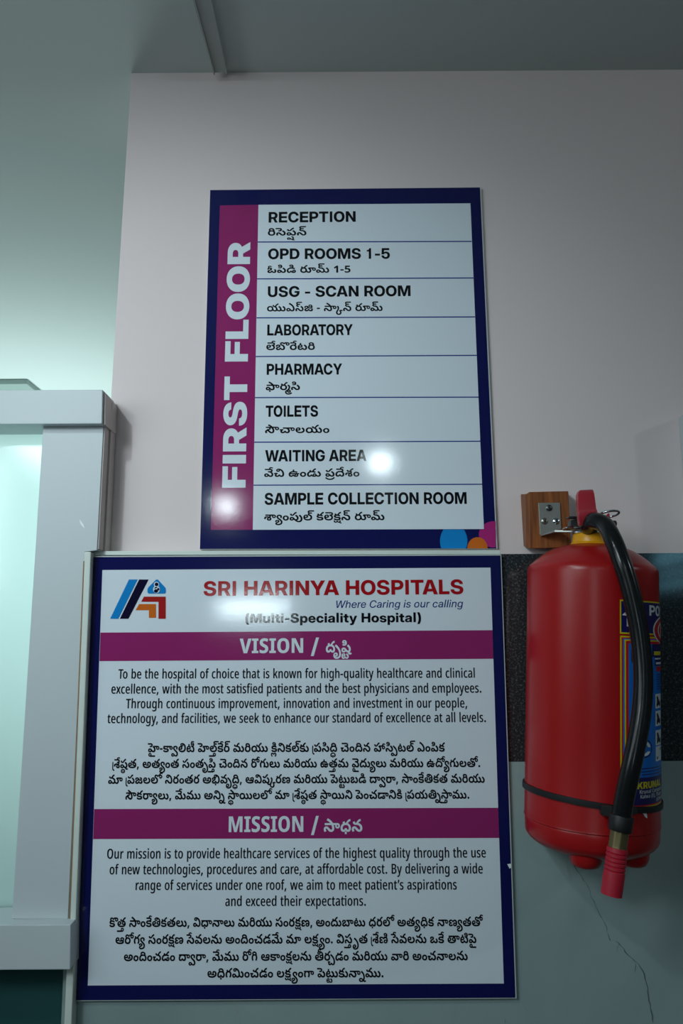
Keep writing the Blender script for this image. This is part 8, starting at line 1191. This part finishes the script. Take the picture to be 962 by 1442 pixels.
# print on the blue panel
for a, b, m_ in ((0, 0, 'lab_black'), (.9, 1.6, 'lab_blue')):
    shape('label_mark', [(ang(886.0) + a, 914 + b), (ang(888) + a, 912 + b), (30 - a, 912 + b), (32 - a, 914 + b), (32 - a, 930 - b), (30 - a, 932.5 - b), (ang(888) + a, 932.5 - b), (ang(886) + a, 930 - b)], M[m_], .0010 if a == 0 else .0011)
wrap_text(X['E'], ang(889.6), ang(893.6), 967.5, 7.5, M['lab_white'], .0010)
patch('label_stripe', 44, 64, 915.5, 921, M['lab_yellow'], .0010)
patch('label_stripe', 46, 90, 925, 927, M['lab_white'], .0010)
patch('label_field', 41, 100, 905.3, 923.5, M['lab_navy'], .0009)
patch('label_stripe', 48, 90, 931, 934, M['lab_white'], .0010)
patch('label_stripe', 49, 92, 937, 944, M['lab_red'], .0010)
patch('label_field', 46, 96, 923.5, 936, M['lab_navy'], .0009)
for i in range(7): patch('label_stripe', 50, 90, 948 + i * 3.4, 949.2 + i * 3.4, M['lab_navy'], .0010)
for (y0, y1), k in zip(((976, 996.5), (1000, 1021.5), (1027.5, 1049), (1050.5, 1071.5)), range(4)):
    patch('label_pictogram', ang(918.4), ang(926.8), y0, y1, M['lab_white'], .0010)
    a = ang(919.8); b = ang(926.0); mid = (a + b) / 2
    if k == 3: shape('label_pictogram', [(a, y1 - 2.5), (a, y1 - 5), (b - 1.5, y0 + 2.5), (b, y0 + 2.5), (b, y0 + 5), (a + 2, y1 - 2.5)], M['lab_black'], .0012)
    else: shape('label_pictogram', [(a + .5, y1 - 2.5), (a + 1.5, y0 + 9), (a + .5, y0 + 4), (a + 3, y0 + 3), (mid, y0 + 8), (mid + 1.5, y1 - 8), (b - 2, y0 + 9 + k), (b - .5, y0 + 12), (b - 1, y1 - 2.5)], M['lab_black'], .0012)
am = ang(903.5)
shape('label_emblem', [(am + 9.5 * math.cos(i * math.pi / 14), 1051.5 + 13 * math.sin(i * math.pi / 14)) for i in range(28)], M['lab_black'], .0010)
shape('label_emblem', [(am + 7 * math.cos(t), 1050.0 + 8.5 * math.sin(t)) for t in (-3.0, -2.5, -2, -1.5, -1, -.5, 0)] , M['lab_white'], .0012)
shape('label_emblem', [(am + 7 * math.cos(t), 1053.5 + 8.5 * math.sin(t)) for t in (3.0, 2.5, 2, 1.5, 1, .6, .3)] , M['lab_white'], .0012)
for i in range(3): patch('label_stripe', ang(897) + i, 60 + i * 5, 1079 + i * 4.2, 1080.2 + i * 4.2, M['lab_navy'], .0010)
wrap_text(X['KRUNAL'], ang(893.3), ang(925.2), 1107.5, 9.6, M['lab_yellow'], .0010)
wrap_text(X['Krunal Compound,'], ang(896.3), ang(927.5), 1114.3, 5.2, M['lab_white'], .0010, 714.0)
wrap_text(X['Kalwa (E), Thane - 40'], ang(897.3), ang(928), 1121, 5.2, M['lab_white'], .0010, 714.0)
wrap_text(X['(INDIA)'], ang(919), 72, 1127.5, 4.4, M['lab_white'], .0010, 714.0)
